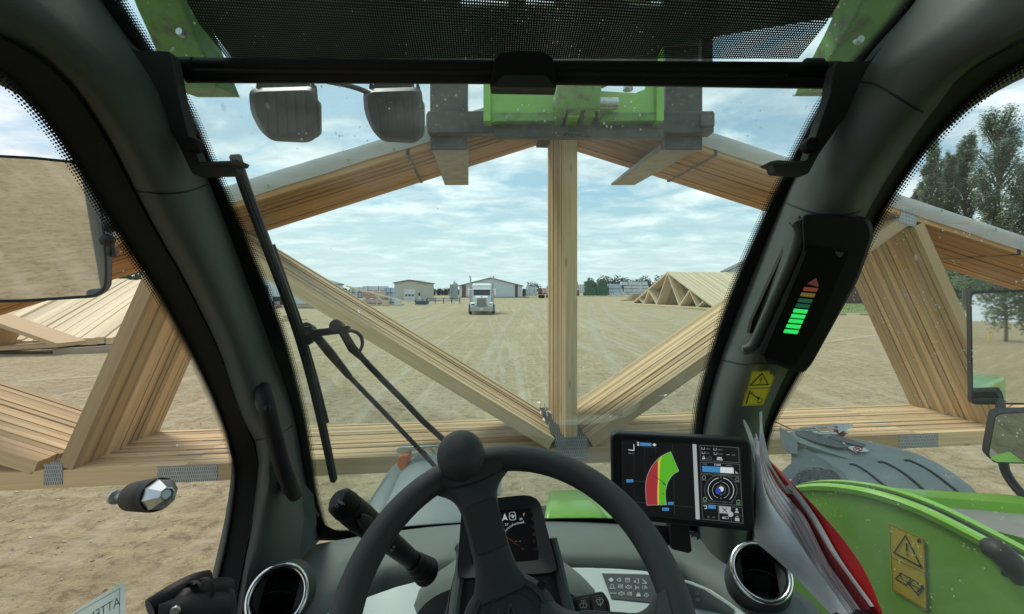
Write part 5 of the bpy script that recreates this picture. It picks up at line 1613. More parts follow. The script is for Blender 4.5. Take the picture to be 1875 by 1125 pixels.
def pillar(side):
    A1, A2, B, Cc = (A1L, A2L, BL, CL) if side < 0 else (A1R, A2R, BR, CR)
    XS = XL if side < 0 else XR
    a1 = [W(*p, -.004) for p in poly_at(smooth_poly(A1), NS)]
    a2 = [W(*p, -.008) for p in poly_at(smooth_poly(A2), NS)]
    bb = [PX(*p, XS - side * .035) for p in poly_at(smooth_poly(B), NS)]
    cc = [PX(*p, XS + side * .0) for p in poly_at(smooth_poly(Cc), NS)]
    e = V(0, 0, HC)
    rows = []
    m = 9
    for i in range(m + 1):
        s = i / m
        k = .085 * (4 * s * (1 - s)) ** .75
        rows.append([e + (lerp(p, q_, s) - e) * (1 - k) for p, q_ in zip(a2, bb)])
    # outer skin of the pillar
    outw = V(side * .05, .06, 0)
    back = [[p + outw for p in cc], [lerp(p, q_, .5) + outw * 1.3 for p, q_ in zip(a1, cc)], [p + outw * .9 for p in a1]]
    mb = MB()
    mb.loft(rows)
    bv = mb.bvh()
    rows2 = [rows[-1]] + back + [rows[0]]
    mb.loft(rows2)
    # back faces need winding either way; smooth shading handles the visible side
    o = part(mb, 'door_pillar', M['trim'], th, smooth=50)
    o['label'] = ('left' if side < 0 else 'right') + ' grey door pillar'
    # rubber seal between trim and side glass
    sm = MB()
    sm.loft([bb, [lerp(p, q_, .25) - V(side * .012, 0, 0) for p, q_ in zip(bb, cc)], [lerp(p, q_, .6) - V(side * .010, 0, 0) for p, q_ in zip(bb, cc)], cc])
    part(sm, 'door_seal', M['rubber'], o, smooth=60)
    return o, bv, a1, a2, bb, cc
pil[-1] = pillar(-1); pil[1] = pillar(1)
def on_pillar(s, px, py): return on(pil[s][1], px, py, .0)

# ---- joints in the trim
for s_, pts in ((-1, [(380, 338), (345, 352), (300, 356), (250, 350)]), (-1, [(545, 770), (520, 792), (498, 800), (470, 806)]), (1, [(1440, 372), (1490, 392), (1540, 396), (1574, 388)]), (1, [(1325, 660), (1362, 668), (1400, 664), (1438, 668)]), (1, [(1560, 150), (1600, 150), (1660, 190), (1690, 205)])):
    mb = MB(); mb.tube([on_pillar(s_, *p) for p in poly_at(smooth_poly(pts), 14)], .0016, 6); part(mb, 'trim_joint', M['rubber'], th)
# ---- glazing
ws = MB()
rows = []
for k in range(NS):
    l, r_ = pil[-1][2][k], pil[1][2][k]
    lo_, ro = pil[-1][3][k], pil[1][3][k]
    rows.append([lerp(lo_, ro, t / 14) + V(0, .012, 0) for t in range(15)])
# carry the pane over into the glazed roof
top = rows[0]
for dy, dz in ((-.10, .10), (-.30, .17), (-.70, .20), (-1.1, .20)):
    rows.insert(0, [p + V(0, dy, dz) for p in top])
ws.loft(rows, uv=False)
wsh = part(ws, 'windscreen', M['windscreen'], th, smooth=60)
bvw = ws.bvh()
def frit_strip(inner, outer, name, par, off, dots=.017):
    """black printed border from the trim edge to the dotted limit"""
    f_ = MB(); f_.loft([[a + off, b_ + off] for a, b_ in zip(inner, outer)], uv=False)
    o = part(f_, name, M['rubber'], par, smooth=0)
    f_ = MB(); f_.loft([[b_ + (b_ - a).normalized() * dots * t + off for t in (0, .25, .5, .75, 1)] for a, b_ in zip(inner, outer)])
    part(f_, 'border_dots', M['frit'], par, smooth=0)
    return o
for s in (-1, 1):
    a2 = [W(*p) for p in poly_at(smooth_poly(A2L if s < 0 else A2R), NS * 2)]
    a1 = [W(*p) for p in poly_at(smooth_poly(A1L if s < 0 else A1R), NS * 2)]
    ext = [b_ - (b_ - a).normalized() * .004 for a, b_ in zip(a2, a1)]
    frit_strip([a - (b_ - a).normalized() * .008 for a, b_ in zip(a2, a1)], ext, 'printed_border', wsh, V(0, .006, 0))
# along the foot of the windscreen
foot = smooth_poly([(578, 962), (600, 974), (640, 976), (760, 966), (900, 957), (1000, 953), (1110, 952), (1275, 958)], 1)
fp = [W(*p) for p in poly_at(foot, 70)]
frit_strip([p + V(0, .02, -.03) for p in fp], [p + V(0, -.001, .002) for p in fp], 'printed_border', wsh, V(0, .004, 0), .009)
# rounded black corner at the lower left
mb = MB(); cpts = [(575, 900), (583, 940), (596, 962), (622, 975), (660, 976), (640, 990), (585, 990), (570, 950)]
mb.poly(flip_to_cam([W(x, y, .004) for x, y in cpts])); part(mb, 'corner_border', M['rubber'], wsh, smooth=0)

for s in (-1, 1):
    cc = pil[s][5]; XS = XL if s < 0 else XR
    sg = MB()
    rows = []
    for p in cc:
        rows.append([p + V(s * .004, .01, 0), V(XS + s * .006, max(-1.0, min(p.y - .25, .2)), p.z), V(XS + s * .006, -1.0, p.z)])
    low = rows[-1]
    rows.append([V(q_.x, q_.y, HC - .98) for q_ in low])
    sg.loft(rows, uv=False)
    o = part(sg, 'side_window', M['sideglass' if s < 0 else 'sideglassdusty'], th, smooth=0)
    o['label'] = 'clear left door window' if s < 0 else 'dust speckled right side window'
    px_c = poly_at(smooth_poly(CL if s < 0 else CR), NS * 2)
    c_in = [PX(*p, XS) for p in px_c]
    out_ = []
    for i, p in enumerate(c_in):
        a, b_ = c_in[max(0, i - 1)], c_in[min(len(c_in) - 1, i + 1)]
        t_ = (b_ - a).normalized(); d = t_.cross(V(1, 0, 0)).normalized()
        if d.dot(V(0, -1, 0)) < 0 and i < len(c_in) * .8: d = -d
        if d.y > 0: d = -d
        out_.append(p + d * .001)
    frit_strip([p - (q_ - p) * 8 for p, q_ in zip(c_in, out_)], out_, 'printed_border', o, V(-s * .002, 0, 0))

# ---- roof, doors and floor of the cab, with rear blockers added to shade the inside
sh = MB(); sh.box((0, -.38, HC + .665), (1.2, 1.5, .04)); tpart(sh, 'roof_liner', M['shell'], bevel=.02)
for s in (-1, 1):
    XS = XL if s < 0 else XR
    sh = MB()
    sh.tube([V(XS + s * .01, .42, HC + .36), V(XS + s * .01, .1, HC + .52), V(XS + s * .01, -.5, HC + .60), V(XS + s * .01, -1.08, HC + .58)], .085, 12); tpart(sh, 'roof_rail', M['trim'])
    sh = MB(); sh.box((XS + s * .02, -.02, HC - 1.12), (.05, 2.0, .62)); tpart(sh, 'door_panel', M['trimdark'], bevel=.02)
    sh = MB(); sh.box((XS + s * .02, -.72, HC - .1), (.05, .62, 1.35)); tpart(sh, 'quarter_light_block', M['shell'], bevel=.02)  # unseen dark panels put in to cut light from behind
    sh = MB(); sh.tube([V(XS, -1.05, HC - .9), V(XS, -1.08, HC + .6)], .07, 10); tpart(sh, 'rear_post', M['trim'])
sh = MB(); sh.box((0, -1.12, HC - .42), (1.3, .06, 2.05)); tpart(sh, 'rear_light_block', M['trimdark'], bevel=.02)  # unseen, closed up to the roof to keep rear light off the pillars
sh = MB(); sh.box((0, .05, HC - 1.42), (1.28, 2.3, .05)); tpart(sh, 'cab_floor', M['rubber'])

# ---- dashboard
def dz0(x): return -.682 - .15 * (x - .1) ** 2
dr = []
NX = 60
for i in range(NX + 1):
    x = lerp(-.615, .63, i / NX)
    e = sst(.30, .46, -x) if x < 0 else sst(.425, .53, x)
    d0 = dz0(x)
    dr.append([V(x, 1.36, HC + d0 - .115), V(x, 1.205, HC + d0), V(x, 1.12 - .02 * e, HC + d0 + .012), V(x, 1.035 - .06 * e, HC + d0 + .020 + .02 * e),
               V(x, 1.018 - .16 * e, HC + d0 + .014 + .055 * e), V(x, 1.004 - .26 * e, HC + d0 - .01 + .055 * e), V(x, .995 - .30 * e, HC + d0 - .06 + .02 * e), V(x, .99 - .31 * e, HC + d0 - .25), V(x, 1.02 - .2 * e, HC + d0 - .6)])
mb = MB(); mb.loft(dr)
bvd = mb.bvh()
dash = part(mb, 'dashboard', M['dash'], th, smooth=60)
# moulded crease along the left of the dash and the small demister slots
def slot_vent(px, py, rx, ry, rot, par):
    c = on(bvd, px, py)
    if c.y > 1.5: c = P(px, py, 1.12)
    fr = Frame(c, c + V(1, 0, 0), c + V(0, -1, -.02))
    cr, sr = math.cos(rot), math.sin(rot)
    nd_ = MB()
    def el(kx, ky, off): return [fr.px(px + rx * kx * math.cos(t) * cr - ry * ky * math.sin(t) * sr, py + rx * kx * math.cos(t) * sr + ry * ky * math.sin(t) * cr, off) for t in [2 * math.pi * i / 28 for i in range(28)]]
    nd_.loft([el(1.12, 1.18, .0), el(1.05, 1.08, .006), el(.95, .92, .004), el(.93, .9, -.002)], True)
    o = part(nd_, 'demister_vent', M['trimdark'], par)
    k = MB(); k.poly(flip_to_cam(el(.97, .95, .0035))); part(k, 'vent_mouth', M['blackmat'], par, smooth=0)
    for j in range(5):
        t = -.7 + .35 * j
        hh = math.sqrt(max(0, 1 - t * t)) * .9
        p = fr.px(px + rx * t * cr - ry * hh * sr, py + rx * t * sr + ry * hh * cr, .0045); q_ = fr.px(px + rx * t * cr + ry * hh * sr, py + rx * t * sr - ry * hh * cr, .0045)
        k = MB(); k.beam(p, q_, .004, .003, fr.n); part(k, 'slat', M['black'], par, smooth=0)
slot_vent(540, 1018, 27, 10, -.22, dash)
slot_vent(1288, 985, 30, 9, .18, dash)
# side trim panels between pillar foot and dash
mb = MB()
pan = [[V(-.60, 1.16, HC - .60), V(-.60, 1.14, HC - .75), V(-.60, .95, HC - .95)], [V(-.625, .96, HC - .44), V(-.625, .93, HC - .62), V(-.62, .80, HC - .95)]]
mb.loft([[PX(*p, -.575) for p in ((476, 858), (470, 915), (455, 985), (436, 1075), (420, 1160))], [P(*p) for p in ((520, 845, 1.02), (522, 905, 1.04), (505, 1000, 1.0), (470, 1060, .93), (440, 1160, .85))], [P(*p) for p in ((574, 905, 1.12), (580, 960, 1.13), (560, 1010, 1.06), (500, 1080, .95), (470, 1160, .86))]])
o = tpart(mb, 'pillar_foot', M['trim'], smooth=60)
o = tpart((lambda m_: (m_.sphere(W(572, 939, -.05), .012, 14, 10), m_.tube([W(572, 939, -.05), W(582, 944, .0)], .006, 8), m_)[-1])(MB()), 'stop_button', M['black'])

# ---- round air vents
def air_vent(px, py, Y, r, ax, lab):
    c = P(px, py, Y)
    nd_ = node('air_vent', dash, c)
    nd_['label'] = lab
    ax = Vector(ax).normalized()
    mb = MB(); mb.lathe([(r * 1.22, -.10), (r * 1.14, -.03), (r * 1.08, -.006), (r * 1.04, -.004), (r * 1.0, -.008)], c, ax, 40); part(mb, 'vent_pod', M['trimdark'], nd_)
    mb = MB(); mb.lathe([(r * 1.0 + .0048 * math.cos(t), .001 + .0048 * math.sin(t)) for t in [2.6 - 3.9 * i / 11 for i in range(12)]][::-1], c, ax, 56); part(mb, 'chrome_ring', M['chrome'], nd_)
    mb = MB(); mb.lathe([(r * .945, .002), (r * .90, -.004), (r * .84, -.012), (r * .80, -.05), (r * .5, -.07), (0, -.075)], c, ax, 40); part(mb, 'vent_barrel', M['black'], nd_)
    e1 = ax.cross(V(0, 0, 1)).normalized(); e1 = (e1 + V(0, 0, .25 if px < 900 else -.1)).normalized(); e1 = (e1 - ax * e1.dot(ax)).normalized(); e2 = ax.cross(e1)
    if e2.z < 0: e2 = -e2
    for k, (t, dp) in enumerate(((.55, .034), (-.10, .016))):
        hh = r * .80 * math.sqrt(1 - t * t)
        pts = []
        for i in range(13):
            s_ = -1 + 2 * i / 12
            pts.append(c + e1 * (s_ * hh) + e2 * (t * r * .8 + .012 * (1 - s_ * s_)) - ax * (dp + .014 * s_ * s_))
        m_ = MB(); m_.loft([[p - ax * .0, p - ax * .016 + e2 * .002] for p in pts]); part(m_, 'vane', M['black'], nd_, solid=.002)
    for s_ in (-1, 1):
        m_ = MB(); m_.prism([c + e1 * (s_ * r * .90) + e2 * (r * .35) - ax * .006, c + e1 * (s_ * r * .90) - e2 * (r * .35) - ax * .006, c + e1 * (s_ * r * .62) - e2 * (r * .66) - ax * .022, c + e1 * (s_ * r * .62) + e2 * (r * .66) - ax * .022], -ax * .01)
        part(m_, 'inner_rim', M['trimdark'], nd_)
air_vent(508, 1092, .79, .0500, (.30, -.80, .52), 'left round air vent with chrome ring')
air_vent(1393, 1047, .84, .0515, (-.28, -.62, .74), 'right round air vent with chrome ring')

# ---- pale console panel with the row of warning symbols
fc = Frame(P(940, 1040, .93), P(1040, 1040, .93), P(940, 1140, .805))
con = node('console_panel', th, P(940, 1090, .87))
outl = smooth_poly([(520, 1190), (560, 1140), (600, 1120), (670, 1092), (745, 1066), (850, 1046), (1000, 1037), (1110, 1038), (1200, 1045), (1290, 1069), (1345, 1106), (1400, 1150), (1420, 1190)], 1)
mb = MB(); mb.prism(flip_to_cam(fc.pxs(outl)), -fc.n * .03); part(mb, 'console_plate', M['console'], con, bevel=.006)
ik = Ink(fc, .002)
sym = [(1102, 1050), (1180, 1052), (1240, 1062), (1290, 1080), (1333, 1108), (1346, 1118), (1338, 1125), (1262, 1112), (1200, 1104), (1130, 1097), (1119, 1096)]
ik.poly(sym, 0)
ik.line([(1100, 1047.5), (1182, 1049), (1243, 1059), (1296, 1078.5), (1344, 1111)], 1.3, 1, False, .001)
def icon(cx, cy, k, c=2, s=1.0):
    L_ = lambda pts, w=.9, cl=False: ik.line([(cx + x * s, cy + y * s) for x, y in pts], w, c, cl, .0012)
    if k == 0: ik.poly([(cx - 5, cy), (cx, cy - 4.5), (cx + 5, cy), (cx, cy + 4.5)], c, .0012)
    elif k == 1: ik.arc(cx, cy, 3.2, 0, 360, 1.0, c, 12, lift=.0012); L_([(-5, 0), (-3, 0)]); L_([(0, -1.4), (1.5, 1.5)])
    elif k == 2: L_([(-4, -3), (4, -3), (3, 4), (-3, 4)], 1.0, True); L_([(-3, 0), (3, 0)]); L_([(-2, -3), (-2, 0)]); L_([(1.5, -3), (1.5, 0)])
    elif k == 3: ik.poly([(cx - 5, cy + 3), (cx - 2, cy - 2), (cx, cy + 3)], c, .0012); L_([(1, -4), (4, -4), (4, 3)], 1.2); L_([(2, 4), (5, 4)])
    elif k == 4: L_([(-4, 3.5), (4, 3.5)], 1.2); L_([(-4, -4), (4, 2)], 1.0); L_([(-1, 3), (1, -1), (3, 3)])
    elif k == 5: ik.arc(cx, cy - 1, 2.6, -40, 220, .9, c, 10, lift=.0012); L_([(-5, 3.6), (5, 3.6)], .9); L_([(-2, 1), (-3.4, 3)]); L_([(2, 1), (3.4, 3)])
    elif k == 6: ik.arc(cx - 1, cy, 3, 0, 360, .9, c, 12, lift=.0012); L_([(3.5, -3.5), (3.5, 3.5)], 1.2); L_([(-3, 0), (1, 0)])
    elif k == 7: L_([(-2, -3.5), (-2, 3.5)], 1.6); L_([(-2, 0), (3, 0)], 1.0); L_([(3, -2.5), (3, 3)], 1.0)
    elif k == 8: L_([(-4, -3.4), (-4, 1.5)], 1.0); ik.disc(cx - 4, cy + 3.3, .6, c, 6, .0012); L_([(-1, 3), (0, -3.6), (5, 1)], 1.0); L_([(0, 0), (3, 2)])
    elif k == 9: L_([(-5.5, 0), (-1, 0)], 1.3); L_([(1, 0), (5.5, 0)], 1.3)
    elif k == 10: ik.arc(cx, cy, 3.3, 0, 360, .9, c, 12, lift=.0012); L_([(0, -2), (0, .8)]); L_([(-5, -2), (-5, 2)]); L_([(5, -2), (5, 2)])
    elif k == 11: ik.poly([(cx - 4.4, cy + 3.6), (cx - 3, cy - 1.6), (cx + 3, cy - 1.6), (cx + 4.4, cy + 3.6)], c, .0012); ik.arc(cx, cy - 2.6, 1.5, 0, 360, .9, c, 8, lift=.0012)
    elif k == 12: L_([(-4.5, 0), (0, -4), (4.5, 0), (0, 4)], .9, True); L_([(0, -2), (0, 1)])
grid = [(1119, 1062, 0), (1134, 1062, 1), (1149, 1062, 2), (1165, 1064, 3), (1180, 1065, 4), (1121, 1074, 5), (1136, 1074, 6), (1151, 1075, 10), (1166, 1076, 7), (1181, 1076, 8), (1123, 1086.5, 9), (1138, 1087, 10), (1153, 1087.5, 6), (1169, 1089, 11), (1183.5, 1090, 12)]
for x, y, k in grid: icon(x, y, k)
for x, y, k in ((1259, 1080, 1), (1276, 1087, 6), (1261, 1092, 9), (1278, 1098, 0)): icon(x, y, k, 3, .8)
icon(1262.5, 1102, 1, 4, .8)
M['icon'] = mk('printed symbol', (.52, .56, .54), .5, var=.03)
M['icondim'] = mk('unlit symbol', (.22, .23, .22), .5, var=.03)
M['panelgrey'] = mk('dark symbol panel', (.075, .085, .088), .35, var=.05)
part(ik.mb, 'symbol_panel', [M['panelgrey'], M['white'], M['icon'], M['icondim'], glow('amber symbol', (.9, .35, .08), .9)], con, smooth=0)
# recessed dark switches along the lower edge of the console
for (x0, x1, y) in ((1125, 1182, 1121), (1195, 1208, 1121)):
    mb = MB(); mb.prism(flip_to_cam(fc.pxs(round_poly([(x0, y), (x1, y + 1), (x1 + 2, y + 16), (x0 + 2, y + 16)], 6), .006)), -fc.n * .008); part(mb, 'switch_frame', M['trimdark'], con, bevel=.002)
    mb = MB(); mb.prism(flip_to_cam(fc.pxs(round_poly([(x0 + 5, y + 4), (x1 - 5, y + 5), (x1 - 3, y + 14), (x0 + 7, y + 14)], 3), .009)), -fc.n * .008); part(mb, 'switch_button', M['console'], con, bevel=.002)

# ---- instrument hump and cluster
hum = node('instrument_hump', dash, P(930, 1060, .86))
mb = MB(); rows = []
for (cx, rx, top_, Y) in ((930, 158, 1000, .985), (930, 176, 1010, .93), (928, 186, 1022, .875), (926, 182, 1042, .84), (925, 172, 1064, .82)):
    rr = []
    for i in range(25):
        a = math.pi * i / 24
        x = cx - rx * math.cos(a); y = 1190 - (1190 - top_) * (math.sin(a) ** .62)
        rr.append(P(x, y, Y))
    rows.append(rr)
mb.loft(rows); part(mb, 'hump_shell', M['dash'], hum, smooth=60)
k = MB(); k.poly(flip_to_cam([p for p in rows[-1]])); part(k, 'hump_face', M['trimdark'], hum, smooth=0)

ck = Frame(P(930, 940, .80), P(1000, 938, .795), P(935, 1030, .745))
clu = node('instrument_cluster', th, P(930, 980, .78))
body = round_poly([(846, 918), (968, 906), (988, 916), (1022, 1048), (836, 1060)], 14, 5)
mb = MB(); mb.prism(flip_to_cam(ck.pxs(body, .0)), -ck.n * .05); part(mb, 'cluster_body', M['black'], clu, bevel=.004)
# raised hood round the display
def ring(outer, inner, fr, o1, o2, d):
    m_ = MB(); n = len(outer)
    a, b_, c_, e = fr.pxs(outer, o1), fr.pxs(inner, o2), fr.pxs(inner, o2 - d), fr.pxs(outer, -.01)
    m_.loft([e, a, b_, c_], True); return m_
def resamp(p, n): return poly_at(list(p) + [p[0]], n + 1)[:-1]
inn = round_poly([(858, 940), (974, 930), (988, 1026), (864, 1036)], 4, 3)
def aligned(outer, inner, n):
    o, i_ = resamp(outer, n), resamp(inner, n)
    k = min(range(n), key=lambda j: math.dist(i_[j], o[0])); return o, i_[k:] + i_[:k]
o_, i_ = aligned(body, inn, 48)
part(ring(o_, i_, ck, .018, .010, .009), 'cluster_hood', M['black'], clu, smooth=40)
ik = Ink(ck, .0025)
ik.poly(inn, 0)
ik.text('EPD', 896.5, 947, 4.6, 1, -.08); ik.text('OLD', 899, 952, 2.6, 1, -.08)
ik.text('km/h', 893, 961, 4.0, 2, -.08)
ik.poly([(919, 955), (924, 940), (930, 953), (924.5, 951)], 1)
ik.line(round_poly([(932.5, 938.6), (943.5, 938), (944.3, 952), (933.2, 952.6)], 3), 1.1, 1, True)
ik.poly([(934, 945), (938, 941.5), (939, 944), (942.5, 942.5), (941.5, 947), (938.5, 949.5), (937.5, 947.2)], 1)
ik.poly([(957.5, 940), (961, 939), (960.4, 943), (959.5, 945.5), (958.3, 945.5)], 5)
ik.text('20', 924, 963, 4.6, 1, -.06); ik.text('30', 950.5, 953, 4.6, 1, -.06); ik.text('10', 910, 983.5, 4.6, 1, -.06)
cxg, cyg, rg_ = 958.5, 1005, 46.5
for i in range(45):
    a = 90 + 102 * i / 44
    ca, sa_ = math.cos(R(a)), math.sin(R(a))
    ln = 4.8 if i % 11 == 0 else 2.6
    ik.line([(cxg + (rg_ - 2.8) * ca, cyg - (rg_ + 0) * sa_), (cxg + (rg_ + ln - 2.8) * ca, cyg - (rg_ + ln) * sa_)], .8, 1)
ik.rect(956, 957, 962.3, 958.8, 3)
ik.line([(926, 983), (958.5, 1005)], 1.3, 4); ik.disc(958.5, 1005, 2.8, 4)
ik.text('RPM x 100', 942, 992.4, 1.9, 1)
ik.text('0000105h', 911, 1019, 4.6, 2, -.03)
ik.disc(919.5, 1017.5, .01, 2)
ik.text('MERLO', 909.5, 1028.6, 4.8, 3, -.03)
for y, k in ((937.5, 10), (951, 12), (965, 6), (978, 1), (992.5, 2), (1006, 10), (1020.5, 2)):
    cx, cy = 975.5 + (y - 937) * .09, y
    ic = ik
    if k in (10, 6, 1): ic.arc(cx, cy, 3, 0, 360, .6, 3, 10); ic.line([(cx, cy - 1.5), (cx, cy + 1.5)], .6, 3)
    elif k == 12: ic.line([(cx - 3.4, cy), (cx, cy - 3), (cx + 3.4, cy), (cx, cy + 3)], .6, 3, True)
    else: ic.line([(cx - 3, cy - 2.3), (cx + 3, cy - 2.3), (cx + 3, cy + 2.3), (cx - 3, cy + 2.3)], .6, 3, True)
M['scr_black'] = glow('dark display', (.0025, .003, .003), 1); M['scr_black'].node_tree.nodes['Principled BSDF'].inputs['Roughness'].default_value = .25
part(ik.mb, 'cluster_screen', [M['scr_black'], glow('white segment', (.52, .56, .56), .8), glow('green segment', (.10, .50, .10), .7), glow('dim segment', (.07, .075, .07), .7), glow('red segment', (.50, .06, .04), .8), glow('amber segment', (.30, .16, .04), .7)], clu, smooth=0)
# column cover below the cluster with raised side cheeks
mb = MB(); mb.prism(flip_to_cam([P(x, y, Y) for x, y, Y in ((838, 1040, .77), (1020, 1030, .77), (1034, 1080, .735), (1060, 1190, .69), (800, 1190, .69), (822, 1090, .735))]), (0, .08, -.01)); part(mb, 'column_cover', M['trimdark'], clu, bevel=.008)
for pts in ([(840, 1000, .795), (846, 1010, .785), (842, 1050, .76), (832, 1110, .72), (826, 1190, .68)], [(1010, 985, .79), (1022, 1030, .765), (1032, 1080, .735), (1046, 1130, .705), (1060, 1190, .68)]):
    mb = MB(); mb.tube([P(*p) for p in smooth_poly(pts, 2)], [.004] + [.0095] * (len(smooth_poly(pts, 2)) - 1), 10, flat=1.2); part(mb, 'cheek_rail', M['trim'], clu)
# wash-wipe rocker switches right of the column
fs = Frame(P(1055, 1090, .76), P(1110, 1082, .765), P(1055, 1125, .735))
swb = node('wiper_switch', th, P(1080, 1100, .75))
mb = MB(); mb.prism(flip_to_cam(fs.pxs(round_poly([(1038, 1094), (1104, 1081), (1116, 1100), (1122, 1150), (1034, 1150)], 7), 0)), -fs.n * .05); part(mb, 'switch_block', M['black'], swb, bevel=.004)
for q4 in ([(1054, 1097), (1079, 1092), (1084, 1130), (1058, 1134)], [(1084, 1091), (1106, 1088), (1112, 1126), (1088, 1129)]):
    mb = MB(); mb.prism(flip_to_cam(fs.pxs(q4, .006)), -fs.n * .006); part(mb, 'rocker', M['black'], swb, bevel=.002)
ik = Ink(fs, .0085)
def wipe(cx, cy):
    ik.line([(cx - 7, cy - 1), (cx - 4, cy - 3.4), (cx, cy - 4.2), (cx + 4, cy - 3.4), (cx + 7, cy - 1), (cx + 4.5, cy + 4.6), (cx + 1, cy + 3.6), (cx - 1, cy + 3.6), (cx - 4.5, cy + 4.6)], .9, 0, True)
    ik.line([(cx, cy - 4), (cx, cy + 3)], .7, 0)
wipe(1068, 1109); ik.arc(1066, 1101.5, 1.8, 20, 300, .7, 0, 8); ik.arc(1070.5, 1101, 1.8, 20, 300, .7, 0, 8)
ik.line([(1091, 1100), (1094, 1098), (1102, 1097), (1105, 1099), (1101, 1107), (1096, 1107.5)], .9, 0, True); ik.line([(1098, 1098), (1100, 1111)], .7, 0)
for x in (1091, 1096, 1101): ik.line([(x, 1095), (x + 2, 1094.6)], .7, 0)
part(ik.mb, 'switch_symbol', [mk('grey switch print', (.36, .38, .38), .5)], swb, smooth=0)

# ---- steering wheel
SW_T = R(54)
H0 = P(938, 1118, .47)
sux, suy = V(1, 0, 0), V(0, math.sin(SW_T), math.cos(SW_T)); sn_ = V(0, -math.cos(SW_T), math.sin(SW_T))
sw = node('steering_wheel', th, H0)
mb = MB(); n = 96; m = 16
rows = []
for i in range(n):
    a = 2 * math.pi * i / n
    e1 = sux * math.sin(a) + suy * math.cos(a)
    rows.append([H0 + e1 * .190 + (e1 * math.cos(t) * .0185 + sn_ * math.sin(t) * .0185) for t in [2 * math.pi * j / m for j in range(m)]])
rows.append(rows[0])
mb.loft(rows, True, uv=False); part(mb, 'rim', M['wheel'], sw, smooth=70)
def rimp(phi, r=.190, h=0.0):
    e1 = sux * math.sin(phi) + suy * math.cos(phi); return H0 + e1 * r + sn_ * h
hubc = H0 - sn_ * .062
# three spokes: the one towards the top left carries the pad, two more run out of view
for phi in (R(-20), R(100), R(220)):
    e1 = sux * math.sin(phi) + suy * math.cos(phi); e2 = sux * math.cos(phi) - suy * math.sin(phi)
    mb = MB(); rr = []
    for s_, hw, drop, tk in smooth_poly([(.178, .068, -.006, .016), (.168, .056, -.010, .020), (.155, .034, -.014, .024), (.135, .0265, -.020, .026), (.10, .0255, -.033, .026), (.065, .027, -.048, .024), (.05, .034, -.055, .02), (.035, .042, -.060, .02)], 2):
        c = H0 + e1 * s_ + sn_ * drop
        up = (sn_ + e1 * -.35).normalized()
        rr.append([c + e2 * (hw * x) + up * (tk * y) for x, y in ((-1, -.3), (-.86, .28), (-.6, .5), (0, .52), (.6, .5), (.86, .28), (1, -.3), (.7, -.9), (-.7, -.9))])
    mb.loft(rr, True, uv=False); part(mb, 'spoke', M['wheel'], sw, smooth=60)
    mb = MB(); rr2 = []
    up = (sn_ + e1 * -.35).normalized()
    q4 = []
    for s_, hw in ((.138, .020), (.142, .022), (.10, .0215), (.072, .020)): pass
    pad = [(.139, -.0235), (.139, .0235), (.082, .0225), (.082, -.0225)]
    pad = round_poly(pad, .006, 3)
    pts = [H0 + e1 * s_ + e2 * x + sn_ * (lerp(-.020, -.033, (.135 - s_) / .035)) + up * .0142 for s_, x in pad]
    mb.prism(flip_to_cam(pts), -up * .004); part(mb, 'spoke_pad', M['trimdark'], sw, bevel=.0015)
    # flared root that wraps the rim
    mb = MB(); rr = []
    for i in range(15):
        a = phi + R(-15 + 30 * i / 14); k = 1 - ((i - 7) / 7) ** 2
        e = sux * math.sin(a) + suy * math.cos(a)
        rr.append([H0 + e * (.190 - .0195 * math.cos(t) - (.012 * k if j in (1, 2, 3) else 0)) + sn_ * (.0195 * math.sin(t)) for j, t in enumerate((-1.7, -1.0, -.3, .3, .9))])
    mb.loft(rr, uv=False); part(mb, 'spoke_root', M['wheel'], sw, smooth=50)
mb = MB(); mb.lathe([(.07, -.05), (.066, -.02), (.060, .002), (.052, .010), (.047, .010), (.0455, .0075), (.044, .008), (.036, .0095), (.034, .0075), (.033, .0075), (0, .0085)], hubc, sn_, 48); part(mb, 'hub', M['wheel'], sw, smooth=30)
mb = MB(); mb.lathe([(.0455, .0085), (.0465, .0112), (.0475, .0112), (.0485, .0085)], hubc, sn_, 48); part(mb, 'hub_ring', M['trim'], sw)
mb = MB(); mb.lathe([(.0335, .0078), (.0342, .0092), (.0350, .0078)], hubc, sn_, 48); part(mb, 'emblem_ring', M['trim'], sw)
mb = MB(); mb.box(hubc + (sux * math.sin(R(42)) + suy * math.cos(R(42))) * .058 + sn_ * .006, (.010, .009, .009), Matrix((sux, suy, sn_)).transposed() @ Matrix.Rotation(R(-42), 3, 'Z')); part(mb, 'hub_clip', M['black'], sw, bevel=.001)
# embossed letter, turned with the wheel
fh = Frame(hubc + sn_ * .0085, hubc + sn_ * .0085 + sux, hubc + sn_ * .0085 + suy)
mb = MB(); rot = R(17)
for a, b_ in zip(((-.019, -.001), (-.014, .014), (-.006, .003), (.002, .016), (.006, .000)), ((-.014, .014), (-.006, .003), (.002, .016), (.006, .000), (.006, .000))):
    if a == b_: continue
    r2 = lambda p: (p[0] * math.cos(rot) - p[1] * math.sin(rot), p[0] * math.sin(rot) + p[1] * math.cos(rot))
    a, b_ = r2(a), r2(b_)
    mb.tube([fh.at(a[0], a[1] + .006, .001), fh.at(b_[0], b_[1] + .006, .001)], .0011, 6)
part(mb, 'emblem_letter', M['trim'], sw)
